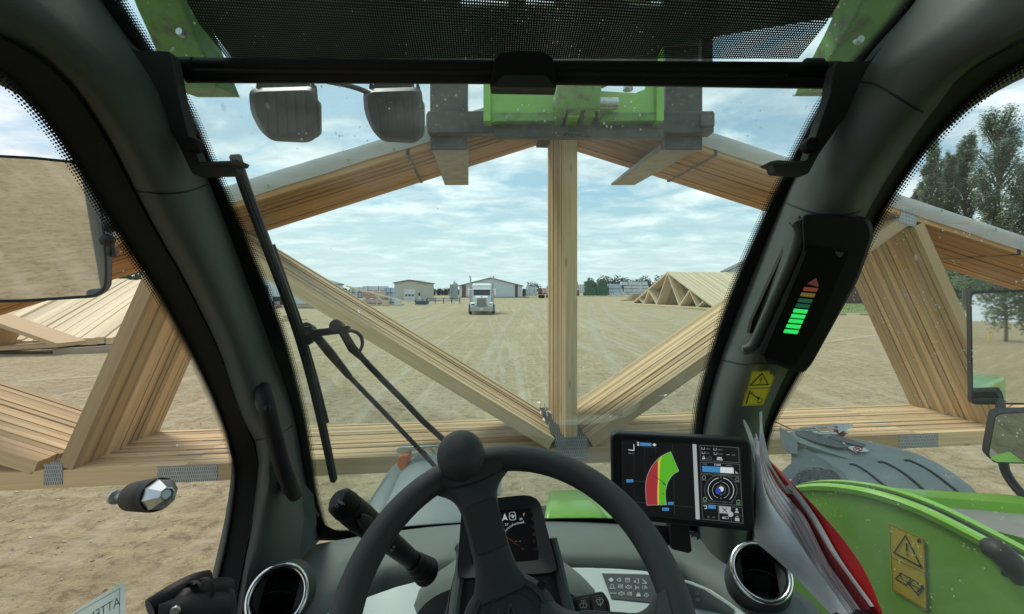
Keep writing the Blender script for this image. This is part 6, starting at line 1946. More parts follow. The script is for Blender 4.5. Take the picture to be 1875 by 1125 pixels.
# spinner knob
kc = rimp(R(-23), .190, .031)
mb = MB(); r_ = .0345
mb.lathe([(0, r_ * .95), (r_ * .55, r_ * .92), (r_ * .80, r_ * .72), (r_ * .97, r_ * .30), (r_, -.05 * r_), (r_ * .93, -.45 * r_), (r_ * .72, -.85 * r_), (r_ * .5, -1.0 * r_), (r_ * .42, -1.05 * r_)], kc, (V(0, 0, HC) - kc).normalized() * .55 + sn_ * .6, 36); part(mb, 'spinner_knob', M['wheel'], sw, smooth=70)
mb = MB(); mb.lathe([(.017, 0), (.015, .03), (.015, .05)], rimp(R(-23), .190, -.012), sn_, 20); part(mb, 'knob_stem', M['black'], sw)

# ---- control stalk with the horn button
st_ = node('control_stalk', th, P(700, 980, .72))
a, b_ = P(628, 922, .63), P(772, 1040, .80)
ax = (b_ - a).normalized(); ln = (b_ - a).length
side_ = ax.cross((V(0, 0, HC) - a).normalized()).normalized(); toc = side_.cross(ax).normalized()
def oval(c, w1, w2, n=36): return [c + side_ * (.84 * w1 * math.cos(t)) + toc * (.9 * w2 * math.sin(t)) for t in [2 * math.pi * j / n for j in range(n)]]
mb = MB(); mb.loft([oval(a + ax * d - ax * 0, w1, w2) for d, w1, w2 in ((-.018, .0003, .0003), (-.0175, .008, .006), (-.017, .016, .012), (-.010, .0235, .016), (.010, .026, .018), (.018, .0245, .017), (.0185, .018, .012))], True, uv=False); part(mb, 'end_cap', M['black'], st_)
mb = MB(); mb.loft([oval(a + ax * d, w1, w2) for d, w1, w2 in ((.017, .018, .012), (.019, .0255, .018), (.05, .0265, .020), (.09, .025, .019), (.13, .022, .017), (ln * .86, .019, .015), (ln * .87, .012, .01))], True, uv=False); part(mb, 'stalk_grip', M['black'], st_)
mb = MB(); mb.loft([oval(a + ax * (.028 + .05 * t) + toc * .0185, .012 * math.sin(math.pi * (t * .92 + .04)) ** .4, .004, 14) for t in [i / 10 for i in range(11)]], True, uv=False); part(mb, 'thumb_slider', M['trimdark'], st_)
mb = MB(); rr = []
for i in range(15):
    d = ln * (.85 + .24 * i / 14); w1 = .014 + .012 * i / 14 + (.006 if i % 4 < 2 else 0)
    rr.append(oval(a + ax * d, w1, w1 * .95))
mb.loft(rr, True, uv=False); part(mb, 'rubber_boot', M['rubber'], st_, smooth=60)
fk_ = Frame(a + toc * .0185, a + toc * .0185 + side_, a + toc * .0185 + ax)
ik = Ink(fk_, .001)
ik.poly([(617, 915), (620, 913), (629, 922), (628, 925), (618.5, 921)], 0); ik.line([(621, 911), (617.5, 917.5)], 1.6, 0); ik.line([(626, 919), (630.5, 924)], 1.8, 0)
ik.arc(616.5, 927, 2.6, 0, 360, 1.2, 0, 10)
part(ik.mb, 'horn_symbol', [M['icon']], st_, smooth=0)
fk2 = Frame(a + ax * .16 + toc * .0175, a + ax * .16 + toc * .0175 + side_, a + ax * .17 + toc * .0175)
ik = Ink(fk2, .002); ik.arc(721, 1002, 2.0, 0, 360, .9, 0, 10); ik.arc(716.5, 1008, 2.0, 0, 360, .9, 0, 10); ik.line([(673, 961), (678, 966)], .9, 0)
part(ik.mb, 'light_symbol', [M['icon']], st_, smooth=0)

# ---- touch display on its arm
dc = [P(1118, 793, .835), P(1378, 806, .785), P(1385, 975, .768), P(1122, 950, .815)]
df = Frame(dc[3], dc[2], dc[0])
dm = node('display_monitor', th, sum(dc, V(0, 0, 0)) / 4)
outp = round_poly([(1118, 792), (1376, 806), (1385, 976), (1121, 951)], 15, 5)
mb = MB(); mb.prism(flip_to_cam(df.pxs(outp)), -df.n * .032); part(mb, 'display_case', M['black'], dm, bevel=.006, seg=3)
ik = Ink(df, .0015)
BLK, GRY, WHT, BLU, GRN, RED, YEL, DIM, NAV, SIL = range(10)
ik.poly([(1137, 805), (1357, 818.5), (1362, 961), (1139, 937)], BLK)
ik.poly([(1268, 813.5), (1275, 814), (1281.5, 951.5), (1274, 951)], SIL, .0006)
# working-area chart
arc_out = [(1201.5, 846 + 0), (1210, 838), (1219, 832), (1228, 827.5)]
out_e = smooth_poly([(1184.5, 925.5), (1182, 905), (1182, 885), (1186, 868), (1194, 852.5), (1206, 839), (1217, 832), (1228, 827.5)], 2)
in_e = smooth_poly([(1243, 863), (1233, 868.5), (1226, 877), (1220.5, 889), (1218, 903), (1219, 916), (1220.5, 924.5)], 2)
ik.poly(out_e + in_e, GRN, .0006)
red = [p for p in out_e if p[0] < 1204.5]; ik.poly(red + [(1204.5, 848), (1204.5, 880), (1203.5, 900), (1204, 925)], RED, .0009)
ik.poly([(1204.5, 845), (1213, 834.6), (1209, 846), (1207.4, 880), (1206.5, 905), (1207, 925), (1204, 925), (1203.5, 900), (1204.5, 880)], YEL, .0010)
ik.line(out_e + in_e, .6, SIL, True, .0012)
ik.line([(1193, 869), (1217, 885)], 1.0, NAV, False, .0013); ik.line([(1214, 885.5), (1219, 888)], 1.8, NAV, False, .0013); ik.disc(1214, 904.5, 1.3, NAV, 8, .0013)
ik.line([(1231.5, 816), (1235.5, 942)], .5, DIM, False, .0006); ik.line([(1150, 918.5), (1270, 929)], .5, DIM, False, .0006); ik.line([(1160, 881), (1184, 883)], .5, DIM, False, .0006)
for k in range(5): ik.line([(1160 + k * 20, 815), (1162 + k * 20, 925)], .18, DIM, False, .0004)
ik.line([(1151, 824), (1160, 825)], 1.3, WHT, False, .0006); ik.line([(1160.5, 814), (1161, 825.5)], 1.3, WHT, False, .0006)
ik.text('400-10', 1150.5, 831.5, 2.6, DIM + 0 if False else SIL, .05)
ik.poly([(1172, 810.5), (1193, 811.7), (1193, 817.6), (1172, 816.4)], BLU, .0006); ik.poly([(1166, 809.8), (1170.5, 810), (1169, 813), (1171, 816.3), (1166.3, 816), (1168, 813)], WHT, .0006); ik.poly([(1194.5, 814.6), (1198, 812), (1202, 815), (1198.4, 817.6)], WHT, .0006)
ik.line([(1167, 818), (1202.6, 820.4), (1202.6, 815)], .4, DIM, False, .0006)
for q4, tx in (((1147, 878, 1159.5, 883.6), '11.0m'), ((1223.4, 919.5, 1233.5, 924.5), '13.7'), ((1212.5, 930, 1225, 935.5), '6.7m')):
    ik.rect(*q4, BLU, .0007); ik.text(tx, q4[0] + 1.2, q4[3] - 1.6, 2.6, NAV, .03, lift=.0011)
for i in range(8): ik.text(str(21 - 3 * i) if i < 7 else '1', 1139.5 + i * .35, 812.5 + i * 13.2, 2.2, DIM, .03)
for i, tx in enumerate(('18', '15', '12', '9', '6', '3', '0', '-3')): ik.text(tx, 1166 + i * 13.5, 934.4 + i * 1.1, 2.2, DIM, .05)
# right column of tiles
def tile(q4, c=GRY): ik.line(q4, .55, c, True, .0007)
tile([(1281.5, 815.5), (1352, 820), (1353.5, 847.5), (1282.5, 843.5)]); tile([(1282, 846.5), (1354, 850.5), (1355, 870.5), (1283, 866.5)])
tile([(1283, 869), (1355.5, 873), (1358.5, 926), (1285, 921)]); tile([(1285, 923.5), (1315, 926), (1315.5, 953.5), (1287, 951)]); tile([(1316.5, 926.5), (1359, 930), (1361, 958.5), (1317.5, 954)])
for (x, y, tx) in ((1285, 823.5, '100%'), (1307, 825, '100%'), (1285.5, 831.5, '45%'), (1307.5, 833, '100%')):
    ik.line([(x, y - 4.2), (x, y - .6), (x + 5, y - .4), (x + 5, y - 4)], .8, SIL, False, .0007); ik.text(tx, x + 7, y, 2.8, GRY, .05, lift=.0007)
ik.text('max', 1330, 833.6, 2.4, SIL, .05, lift=.0007); ik.text('25%', 1339.5, 834.6, 2.8, GRY, .05, lift=.0007)
ik.disc(1288.5, 836.2, 1.5, SIL, 8, .0007); ik.rect(1285.8, 838, 1291.2, 841.4, SIL, .0007); ik.text('1', 1293.5, 841.6, 3.2, SIL, lift=.0007)
ik.line([(1297, 837), (1303, 837.4), (1303, 841.6), (1297, 841.2)], .4, GRY, True, .0007)
ik.poly([(1313.5, 837), (1321, 837.4), (1323.5, 843.4), (1312, 842.8)], SIL, .0007)
ik.text('13600', 1307, 852.8, 3.6, WHT, .05, lift=.0007); ik.text('7500', 1286, 851.4, 3.0, GRY, .05, lift=.0007); ik.text('14000', 1329, 854, 3.0, GRY, .05, lift=.0007)
ik.poly([(1285.5, 853.5), (1319, 855.3), (1319, 866), (1286, 864)], BLU, .0007); ik.poly([(1319, 855.3), (1343, 856.7), (1343.5, 867.4), (1319, 866)], WHT, .0007); ik.poly([(1346, 862.5), (1352.5, 867.5), (1346.5, 867)], SIL, .0007)
ccx, ccy = 1320, 898
for r_, c, w_ in ((29.5, GRY, .6), (23.5, WHT, .9), (15.5, SIL, .7), (8.5, GRY, .6)):
    if r_ > 29: ik.arc(ccx, ccy, r_, -52, 232, w_, c, 30, r_ * .97, .0007)
    elif r_ > 20:
        ik.arc(ccx, ccy, r_, -48, 80, w_, c, 18, r_ * .97, .0007); ik.arc(ccx, ccy, r_, 100, 228, w_, c, 18, r_ * .97, .0007)
    else:
        ik.arc(ccx, ccy, r_, -70, 80, w_, c, 18, r_ * .97, .0007); ik.arc(ccx, ccy, r_, 100, 250, w_, c, 18, r_ * .97, .0007)
for y in (874, 881, 889, 906, 913): ik.text('3' if y in (881, 913) else '5', ccx - 1, y + 1.2, 2.6, SIL, lift=.0007)
ik.disc(1320.5, 896, 4.8, WHT, 16, .0008); ik.disc(1315.3, 899.5, 5.2, NAV + 0 if False else 10, 16, .0009)
ik.line([(1300, 917), (1342, 921)], .4, GRY, False, .0007); ik.text('-1.1°', 1304, 920.4, 2.4, GRY, .05, lift=.0007); ik.text('-1.2°', 1323, 922, 2.4, GRY, .05, lift=.0007)
for (x, y, c) in ((1289, 874.5, GRY), (1350, 878, GRY), (1290.5, 914, 11), (1352, 919, 11)):
    ik.arc(x, y, 3.2, 0, 360, 1.2, c, 10, lift=.0007); ik.line([(x - 4, y + 4.6), (x + 4, y + 4.9)], .9, c, False, .0007)
ik.rect(1297, 924.8, 1310.5, 931.5, BLU, .0008, .8); ik.line([(1288.5, 926.5), (1294, 926.8), (1294, 931.5), (1290, 931.3)], 1.0, WHT, False, .0008)
ik.text('-49°', 1303, 949, 3.0, GRY, .05, lift=.0007); ik.line([(1295, 945), (1299, 949)], .6, GRY, False, .0007); ik.line([(1299, 945), (1295, 949)], .6, GRY, False, .0007)
ik.poly([(1316.8, 927), (1338, 928.6), (1338.5, 941), (1317.4, 939.5)], SIL, .0008); ik.line([(1323, 930), (1331, 938)], 1.4, BLK, False, .0012); ik.line([(1331, 930.4), (1323.5, 937.4)], 1.1, BLK, False, .0012)
ik.disc(1338, 942, 5, SIL, 14, .0008); ik.line([(1338.4, 940), (1339.4, 956)], .6, GRY, False, .0007); ik.line([(1317.4, 941), (1360, 944)], .4, GRY, False, .0007)
ik.disc(1349, 933.4, 2.3, SIL, 10, .0008); ik.poly([(1345, 939.4), (1347, 936), (1351.3, 936.2), (1353.3, 940)], SIL, .0008)
ik.rect(1322.5, 946.5, 1327, 950, SIL, .0008); ik.line([(1328, 946.4), (1334, 946.8), (1334, 950.6), (1328, 950.2)], .7, SIL, True, .0008)
ik.poly([(1345.6, 954.2), (1346, 948), (1353.4, 948.6), (1354, 955)], SIL, .0008); ik.arc(1349.6, 947.6, 2.2, 0, 180, .8, SIL, 8, lift=.0008)
part(ik.mb, 'display_screen', [glow('display black', (.006, .0065, .007), 1), glow('display grey', (.16, .18, .18), .8), glow('display white', (.62, .68, .70), .85), glow('display blue', (.06, .24, .50), .8), glow('display green', (.085, .36, .02), 1), glow('display red', (.30, .03, .035), .95), glow('display yellow', (.55, .45, .06), .9), glow('display dim', (.055, .06, .06), .8), glow('display navy', (.01, .03, .06), .6), glow('display silver', (.36, .39, .39), .85), glow('display deep blue', (.02, .06, .42), .9), glow('display wheel green', (.14, .30, .12), .8)], dm, smooth=0)
ik = Ink(df, .003); ik.line([(1140, 938.5), (1363, 963)], 2.6, 0); part(ik.mb, 'lower_bezel_strip', [M['trimdark']], dm, smooth=0)
# arm and clamp
mb = MB(); mb.prism(flip_to_cam([P(x, y, .86) for x, y in round_poly([(1228, 955), (1262, 958), (1268, 1010), (1262, 1015), (1229, 1007)], 4)]), (0, .03, 0)); part(mb, 'display_arm', M['black'], dm, bevel=.004)
mb = MB(); mb.prism(flip_to_cam([P(x, y, .88) for x, y in round_poly([(1182, 960), (1226, 964), (1228, 1000), (1205, 998), (1196, 985)], 4)]), (0, .07, 0)); part(mb, 'arm_clamp', M['trimdark'], dm, bevel=.006)
mb = MB(); mb.tube([P(1206, 985, .87), P(1206, 985, .93)], .012, 14); part(mb, 'clamp_knob', M['black'], dm)

# ---- load indicator on the right pillar
def LY(py): return .66 + (py - 400) / 270 * .125
li = node('load_indicator', th, P(1500, 540, .70))
def lp(x, y, o=0.0): return P(x, y, LY(y) - o)
hsx = round_poly([(1468, 392), (1592, 398), (1602, 428), (1572, 512), (1486, 668), (1470, 685), (1396, 660), (1432, 560), (1472, 465)], 14, 4)
mb = MB(); fr_ = [lp(x, y, .022) for x, y in hsx]; bk = [lp(x, y, -.05) for x, y in hsx]
cxh = sum(p[0] for p in hsx) / len(hsx); cyh = sum(p[1] for p in hsx) / len(hsx)
inn2 = [lp(cxh + (x - cxh) * .93, cyh + (y - cyh) * .97, .030) for x, y in hsx]
mb.loft([bk, fr_, inn2], True, uv=False); k = mb.add(inn2); mb.face(range(k, k + len(inn2))); part(mb, 'indicator_housing', mk('dull black housing', (.014, .015, .015), .7, var=.1, spec=.12), li, smooth=40)
mb = MB(); q4 = round_poly([(1483, 450), (1556, 462), (1497, 600), (1456, 672), (1398, 652)], 5)
mb.prism(flip_to_cam([lp(x, y, .036) for x, y in q4]), (0, .012, 0)); part(mb, 'indicator_panel', mk('dull black panel', (.006, .006, .006), .7, var=.1, spec=.08), li, bevel=.001)
M['ledon'] = glow('lit green lamp', (.02, .66, .11), 1.05); M['ledoff'] = glow('unlit green lamp', (.006, .07, .04), .9); M['ledy'] = glow('unlit yellow lamp', (.13, .09, .015), .9); M['ledr'] = glow('unlit red lamp', (.15, .025, .02), .9); M['ledt'] = glow('unlit red triangle', (.07, .02, .018), .9)
for (x, y, mt) in ((1449.5, 607.5, 'ledon'), (1453.8, 598, 'ledon'), (1458, 588.5, 'ledon'), (1462.2, 579.5, 'ledon'), (1466.4, 570, 'ledon'), (1470.6, 560.5, 'ledoff'), (1475, 551, 'ledoff'), (1479.8, 540.3, 'ledy'), (1484.8, 530.2, 'ledr')):
    mb = MB(); mb.prism(flip_to_cam([lp(x + a, y + b_, .040) for a, b_ in ((-11.5, -4.6), (14, -2.2), (11, 4.8), (-14, 2.4))]), (0, .004, 0))
    part(mb, 'led_bar', M[mt], li, bevel=.0008)
mb = MB(); mb.prism(flip_to_cam([lp(x, y, .040) for x, y in ((1478, 520), (1495, 509), (1500, 526))]), (0, .004, 0)); part(mb, 'led_triangle', M['ledt'], li, bevel=.0008)
mb = MB(); mb.prism(flip_to_cam([lp(x, y, .0375) for x, y in ((1530, 461), (1546, 463), (1540, 471), (1532, 468))]), (0, .003, 0)); part(mb, 'indicator_badge', M['trimdark'], li)
# grey grip in front of it
gp_ = [(1452, 400), (1466, 415), (1464, 440), (1445, 490), (1420, 545), (1396, 600), (1382, 630), (1372, 640), (1358, 642)]
gg = smooth_poly(gp_, 2)
mb = MB(); mb.tube([P(x, y, LY(y) + (.03 if i < 4 or i > len(gg) - 5 else .005)) for i, (x, y) in enumerate(gg)], .0095, 12); tpart(mb, 'pillar_grip', M['trim'])
mb = MB(); mb.prism(flip_to_cam([P(x, y, LY(y) + .055) for x, y in round_poly([(1446, 436), (1452, 444), (1388, 604), (1372, 612), (1378, 585)], 4)]), (0, .01, 0)); tpart(mb, 'grip_recess', M['blackmat'])
# yellow sticker below
def rp(x, y, o): return on(pil[1][1], x, y, o)
frs = Frame(rp(1378, 741, .0), rp(1398, 742, .0), rp(1396, 690, .0))
ik = Ink(frs, .003)
ik.poly([(1377, 680), (1424, 678), (1398, 742), (1358, 744)], 0)
ik.line([(1377.5, 681.5), (1422, 679.5), (1397.5, 740.5), (1360, 742.5)], .6, 1, True, .0008); ik.line([(1368.5, 712.5), (1410, 710.5)], .8, 1, False, .0008)
ik.line([(1396, 684.5), (1374, 706), (1407, 704.5)], 1.7, 1, True, .0008); ik.line([(1395, 692), (1392.5, 699)], 1.8, 1, False, .0008); ik.disc(1391.8, 702, 1.0, 1, 8, .0008)
ik.disc(1412, 683.5, 2.2, 1, 8, .0008)
ik.line([(1373.5, 716), (1366.5, 739)], 2.2, 1, False, .0008); ik.line([(1375, 722), (1378, 718)], 1.2, 1, False, .0008); ik.line([(1374.5, 720), (1380, 722)], 1, 1, False, .0008)
ik.line([(1379, 724), (1389, 729)], 2.0, 1, False, .0008); ik.poly([(1386, 730.5), (1390, 726), (1392, 731.5)], 1, .0008); ik.line([(1389, 731), (1396.5, 730.6), (1394, 737.5), (1386.5, 738)], .9, 1, True, .0008)
part(ik.mb, 'warning_decal', [M['yellow'], M['ink']], th, smooth=0)

# ---- grab handle on the left pillar
gh = node('grab_handle', th, P(510, 820, .85))
pts = smooth_poly([(481, 712, .86), (484, 722, .84), (489, 745, .825), (500, 790, .835), (516, 850, .86), (532, 893, .895), (541, 905, .93)], 2)
mb = MB(); mb.tube([P(*p) for p in pts], [.011] + [.0165] * (len(pts) - 2) + [.012], 14, flat=1.0); part(mb, 'handle_bar', M['black'], gh)
for px, py, Y, r_ in ((487, 735, .85, .020), (528, 888, .93, .018)):
    mb = MB(); mb.sphere(P(px, py, Y), r_, 16, 10, 0, (1, 1, 1.3)); part(mb, 'handle_foot', M['trim'], gh)
mb = MB(); mb.lathe([(0, .001), (.0045, .001), (.006, .0), (.0065, -.004)], P(488.5, 748, .807), V(.3, -1, .2), 12); part(mb, 'screw', M['blackmat'], gh)

# ---- blind with its roller bar and brackets
bl = node('sun_blind', th, P(930, 130, .7))
mb = MB(); rows = []
for (y_, dz, hw) in ((.702, None, .486), (.60, None, .486), (.52, .60, .486), (.36, .61, .486), (-.2, .62, .486)):
    zc_ = HC + (dz if dz is not None else {0.702: (530 - 108) / F * .702, .60: (530 + 2) / F * .60}[y_])
    rows.append((y_, zc_))
rr = []
prof = smooth_poly(rows, 2)
dacc = 0
for i, (y_, z_) in enumerate(prof):
    if i: dacc += math.dist(prof[i - 1], prof[i])
    rr.append([V(lerp(-.488, .490, t / 12), y_, z_) for t in range(13)])
k0 = [mb.add(r) for r in rr]
dd = [0]
for a, b_ in zip(prof, prof[1:]): dd.append(dd[-1] + math.dist(a, b_))
for i in range(len(rr) - 1):
    for j in range(12):
        mb.face((k0[i] + j, k0[i] + j + 1, k0[i + 1] + j + 1, k0[i + 1] + j), [(j * .0815, dd[i]), ((j + 1) * .0815, dd[i]), ((j + 1) * .0815, dd[i + 1]), (j * .0815, dd[i + 1])])
part(mb, 'blind_fabric', M['blind'], bl, smooth=60)
YB = .70
mb = MB(); mb.tube([P(328, 119, YB), P(900, 124, YB), P(1533, 128, YB)], .0115, 16); part(mb, 'roller_tube', M['black'], bl)
mb = MB(); mb.tube([P(342, 141, YB + .006), P(900, 143, YB + .006), P(1520, 152, YB + .006)], .0100, 16); part(mb, 'pull_bar', M['black'], bl)
mb = MB(); mb.tube([P(350, 131, YB - .004), P(900, 133, YB - .004), P(1440, 140, YB - .004)], .0050, 10); part(mb, 'slide_strip', M['blackmat'], bl)
mb = MB(); mb.prism(flip_to_cam([P(x, y, YB - .022) for x, y in round_poly([(903, 128), (905, 106), (915, 96), (955, 91), (1000, 96), (1013, 106), (1015, 128), (1020, 160), (896, 158)], 5)]), (0, .03, 0)); part(mb, 'pull_handle', M['black'], bl, bevel=.004)
mb = MB(); mb.prism(flip_to_cam([P(x, y, YB - .030) for x, y in round_poly([(922, 137), (1000, 138), (1018, 161), (899, 159)], 4)]), (0, .01, 0)); part(mb, 'handle_lip', M['trimdark'], bl, bevel=.002)
for px, py in ((1487, 124), (1520, 130), (345, 122)):
    mb = MB(); mb.tube([P(px - 14, py, YB - .0), P(px + 14, py, YB - .0)], .0145, 14); part(mb, 'end_cap', M['black'], bl)
# dark visor over the windscreen top, outside the glass
M['visor'] = mk('grey green visor', (.16, .22, .15), .6, var=.5, vs=7)
for vis in ([(360, 12), (1562, 12), (1560, 28), (1420, 50), (1300, 70), (1210, 88), (1200, 138), (560, 136), (432, 122)], [(250, -160), (846, -160), (842, 11), (355, 11)], [(930, -160), (966, -160), (964, 11), (930, 11)], [(1014, -160), (1150, -160), (1152, 11), (1014, 11)], [(1215, -160), (1640, -160), (1565, 11), (1215, 11)]):
    mb = MB(); mb.prism(flip_to_cam([P(x, y, .80 + (y + 160) / 300 * .12) for x, y in vis]), (0, .02, .02)); tpart(mb, 'roof_visor', M['visor'], bevel=.004)
mb = MB(); mb.prism(flip_to_cam([P(x, y, .90) for x, y in ((1286, 40), (1306, 40), (1306, 138), (1284, 138))]), (0, .02, 0)); tpart(mb, 'visor_post', M['trimdark'], bevel=.003)
def bracket_plate(pts, Y, d, nm='blind_bracket', mat='trimdark'):
    mb = MB(); mb.prism(flip_to_cam([P(x, y, Y) for x, y in pts]), (0, d, 0)); return part(mb, nm, M[mat], bl, bevel=.004)
bracket_plate(round_poly([(214, 60), (248, 92), (312, 94), (322, 150), (326, 172), (345, 250), (365, 296), (430, 294), (432, 318), (352, 320), (338, 290), (310, 232), (270, 170), (220, 100)], 6), .665, .02)
bracket_plate(round_poly([(1532, 113), (1592, 112), (1616, 82), (1618, 120), (1575, 166), (1530, 240), (1500, 282), (1480, 320), (1420, 316), (1414, 296), (1478, 294), (1500, 232), (1521, 170), (1523, 150)], 6), .655, .02)
for pts in ([(411, 296), (436, 292), (432, 299), (364, 300)], [(1410, 296), (1424, 293), (1478, 297), (1424, 302)]):
    mb = MB(); mb.prism(flip_to_cam([P(x, y, .65) for x, y in pts]), (0, .03, 0)); part(mb, 'bracket_shelf', M['trim'], bl, bevel=.001)
for px, py in ((352, 265), (1486, 265)):
    mb = MB(); mb.lathe([(0, .004), (.010, .004), (.012, .0), (.012, -.01)], P(px, py, .652), (0, -1, 0), 16); part(mb, 'knob', M['black'], bl)

# ---- work lights outside above the windscreen
for c, w0, lab in (((521, 206), 66, 'left work light hanging outside above the windscreen'), ((721, 207), 57, 'second work light hanging beside the fork shank')):
    wl = node('work_light', th, P(*c, .98)); wl['label'] = lab
    x, y = c
    bod = round_poly([(x - w0, y - 44), (x + w0 * .9, y - 48), (x + w0, y + 40), (x + w0 * .7, y + 56), (x - w0 * .35, y + 53), (x - w0 * .68, y + 34), (x - w0 * .95, y + 0)], 16, 4)
    mb = MB(); f1 = [P(px, py, .95) for px, py in bod]; mid_ = [P(x + (px - x) * .96, y + (py - y) * .96, .99) for px, py in bod]; b2 = [P(x + (px - x) * .7, y + (py - y) * .7, 1.07) for px, py in bod]
    fcx = [P(x + (px - x) * .86, y + (py - y) * .86, .925) for px, py in bod]
    mb.loft([fcx, f1, mid_, b2], True, uv=False); k = mb.add(fcx); mb.face(range(k, k + len(fcx))); k = mb.add(b2); mb.face(range(k, k + len(b2)))
    part(mb, 'lamp_body', M['blackmat'], wl, smooth=35)
    for j in range(5):
        xx = x - w0 * .55 + j * w0 * .27
        mb = MB(); mb.tube([P(xx, y - 34, .922), P(xx + 6, y + 38, .927)], .0035, 8); part(mb, 'cooling_fin', M['blackmat'], wl)
    mb = MB(); mb.prism(flip_to_cam([P(px, py, .99) for px, py in ((x - w0 * .7, y - 44), (x + w0 * .6, y - 46), (x + w0 * .55, y - 74), (x - w0 * .6, y - 74))]), (0, .03, 0)); part(mb, 'lamp_mount', M['blackmat'], wl, bevel=.004)
    for s in (-1, 1):
        mb = MB(); mb.prism(flip_to_cam([P(px, py, .95) for px, py in ((x + s * w0 * .82, y - 40), (x + s * w0 * .70, y - 40), (x + s * w0 * .72, y - 58), (x + s * w0 * .80, y - 54))]), (0, .02, 0)); part(mb, 'lamp_lug', M['blackmat'], wl, bevel=.003)
    mb = MB(); q4 = round_poly([(x + w0 * .78, y - 32), (x + w0 * .97, y - 20), (x + w0 * .98, y + 36), (x + w0 * .82, y + 46)], 5); mb.prism(flip_to_cam([P(px, py, .945) for px, py in q4]), (0, .01, 0)); part(mb, 'lens_edge', mk('hazy lamp lens', (.20, .23, .23), .3), wl)
mb = MB(); mb.tube([P(*p) for p in smooth_poly([(600, 150, 1.0), (640, 157, .97), (672, 168, .94), (692, 182, .92), (698, 192, .92)], 2)], .006, 8); tpart(mb, 'lamp_cable', M['rubber'])

# ---- green guard bars over the cab corners
for pts in ([(285, -90, .74), (300, 0, .80), (342, 95, .90), (374, 172, .97)], [(1640, -90, .74), (1600, 20, .80), (1552, 105, .88), (1520, 170, .97)]):
    mb = MB(); r0 = []
    for (px, py, Y) in smooth_poly(pts, 2):
        c = P(px, py, Y); wv = 42 / F * Y
        r0.append([c + V(-wv, -.03, 0), c + V(wv, -.03, .0), c + V(wv, .05, .015), c + V(-wv, .05, .015)])
    mb.loft(r0, True, uv=False); k = mb.add(r0[-1]); mb.face(range(k, k + 4)); 
    g_ = tpart(mb, 'guard_bar', M['greendirty'], bevel=.006)
    for t in (4, 8):
        px, py, Y = smooth_poly(pts, 2)[t]
        mb = MB(); mb.lathe([(0, .004), (.007, .004), (.008, 0), (.008, -.006)], P(px + 4, py, Y - .034), (0, -1, 0), 10); part(mb, 'guard_bolt', M['steel'], g_)

# ---- wiper outside the windscreen
wp = node('wiper', th, P(600, 620, .98))
def wo(px, py, o=.035): return W(px, py, o)
bladep = [(430, 283), (447, 340), (470, 400), (500, 480), (530, 560), (556, 640), (577, 720), (597, 810), (612, 882)]
bs = smooth_poly(bladep, 2)
mb = MB(); mb.tube([wo(x, y, .030) for x, y in bs], [.009] + [.0125] * (len(bs) - 2) + [.006], 8, flat=.8); part(mb, 'blade_spine', M['black'], wp)
mb = MB(); mb.loft([[wo(x + 3, y, .030), wo(x - 4, y + 1, .012)] for x, y in bs]); part(mb, 'blade_rubber', M['rubber'], wp, solid=.002)
mb = MB(); mb.tube([wo(x + 7, y - 2, .046) for x, y in smooth_poly([(492, 450), (520, 530), (545, 600), (556, 630)], 2)], .0055, 8); part(mb, 'blade_bridge', M['black'], wp)
mb = MB(); mb.tube([wo(x + 5, y - 2, .046) for x, y in smooth_poly([(556, 635), (575, 700), (590, 760), (594, 775)], 2)], .0055, 8); part(mb, 'blade_bridge', M['black'], wp)
for x, y in ():
    mb = MB(); mb.box(wo(x + 2, y, .038), (.014, .012, .02)); part(mb, 'blade_claw', M['black'], wp, bevel=.002)
for arm in ([(576, 612), (603, 645), (640, 690), (700, 752), (760, 815), (800, 858), (812, 870)], [(624, 602), (645, 638), (662, 655), (700, 695), (740, 735), (775, 772), (815, 808), (830, 822)]):
    q_ = arm
    mb = MB(); mb.tube([wo(x, y, .055) for x, y in q_[:3]], [.010, .0115, .008], 8); part(mb, 'arm_head', M['black'], wp)
    mb = MB(); mb.tube([wo(x, y, .055) for x, y in q_[2:]], .0062 if arm[0][0] < 600 else .0075, 8); part(mb, 'arm_rod', M['black'], wp)
for x, y in ((570, 606), (623, 601)):
    mb = MB(); mb.lathe([(0, 0), (.014, 0), (.015, .01), (.015, .03), (0, .03)], wo(x, y, .075), (0, -1, .3), 16); part(mb, 'pivot_cap', M['trimdark'], wp)
mb = MB(); mb.beam(wo(560, 612, .05), wo(640, 603, .05), .016, .014, (0, -1, .3)); part(mb, 'link_bar', M['black'], wp, bevel=.002)
mb = MB(); mb.prism([wo(x, y, .045) for x, y in round_poly([(541, 622), (556, 598), (566, 598), (572, 612), (570, 628), (560, 634)], 3)], (0, .02, 0)); part(mb, 'blade_clip', M['black'], wp, bevel=.003)
mb = MB(); mb.tube([wo(x, y, .062) for x, y in smooth_poly([(585, 612), (610, 606), (640, 604), (660, 612), (665, 630), (658, 645), (654, 650)], 2)], .0042, 8); part(mb, 'washer_hose', M['rubber'], wp)
mb = MB(); mb.tube([wo(800, 857, .055), wo(812, 872, .055)], .0085, 8); part(mb, 'arm_joint', M['rubber'], wp)

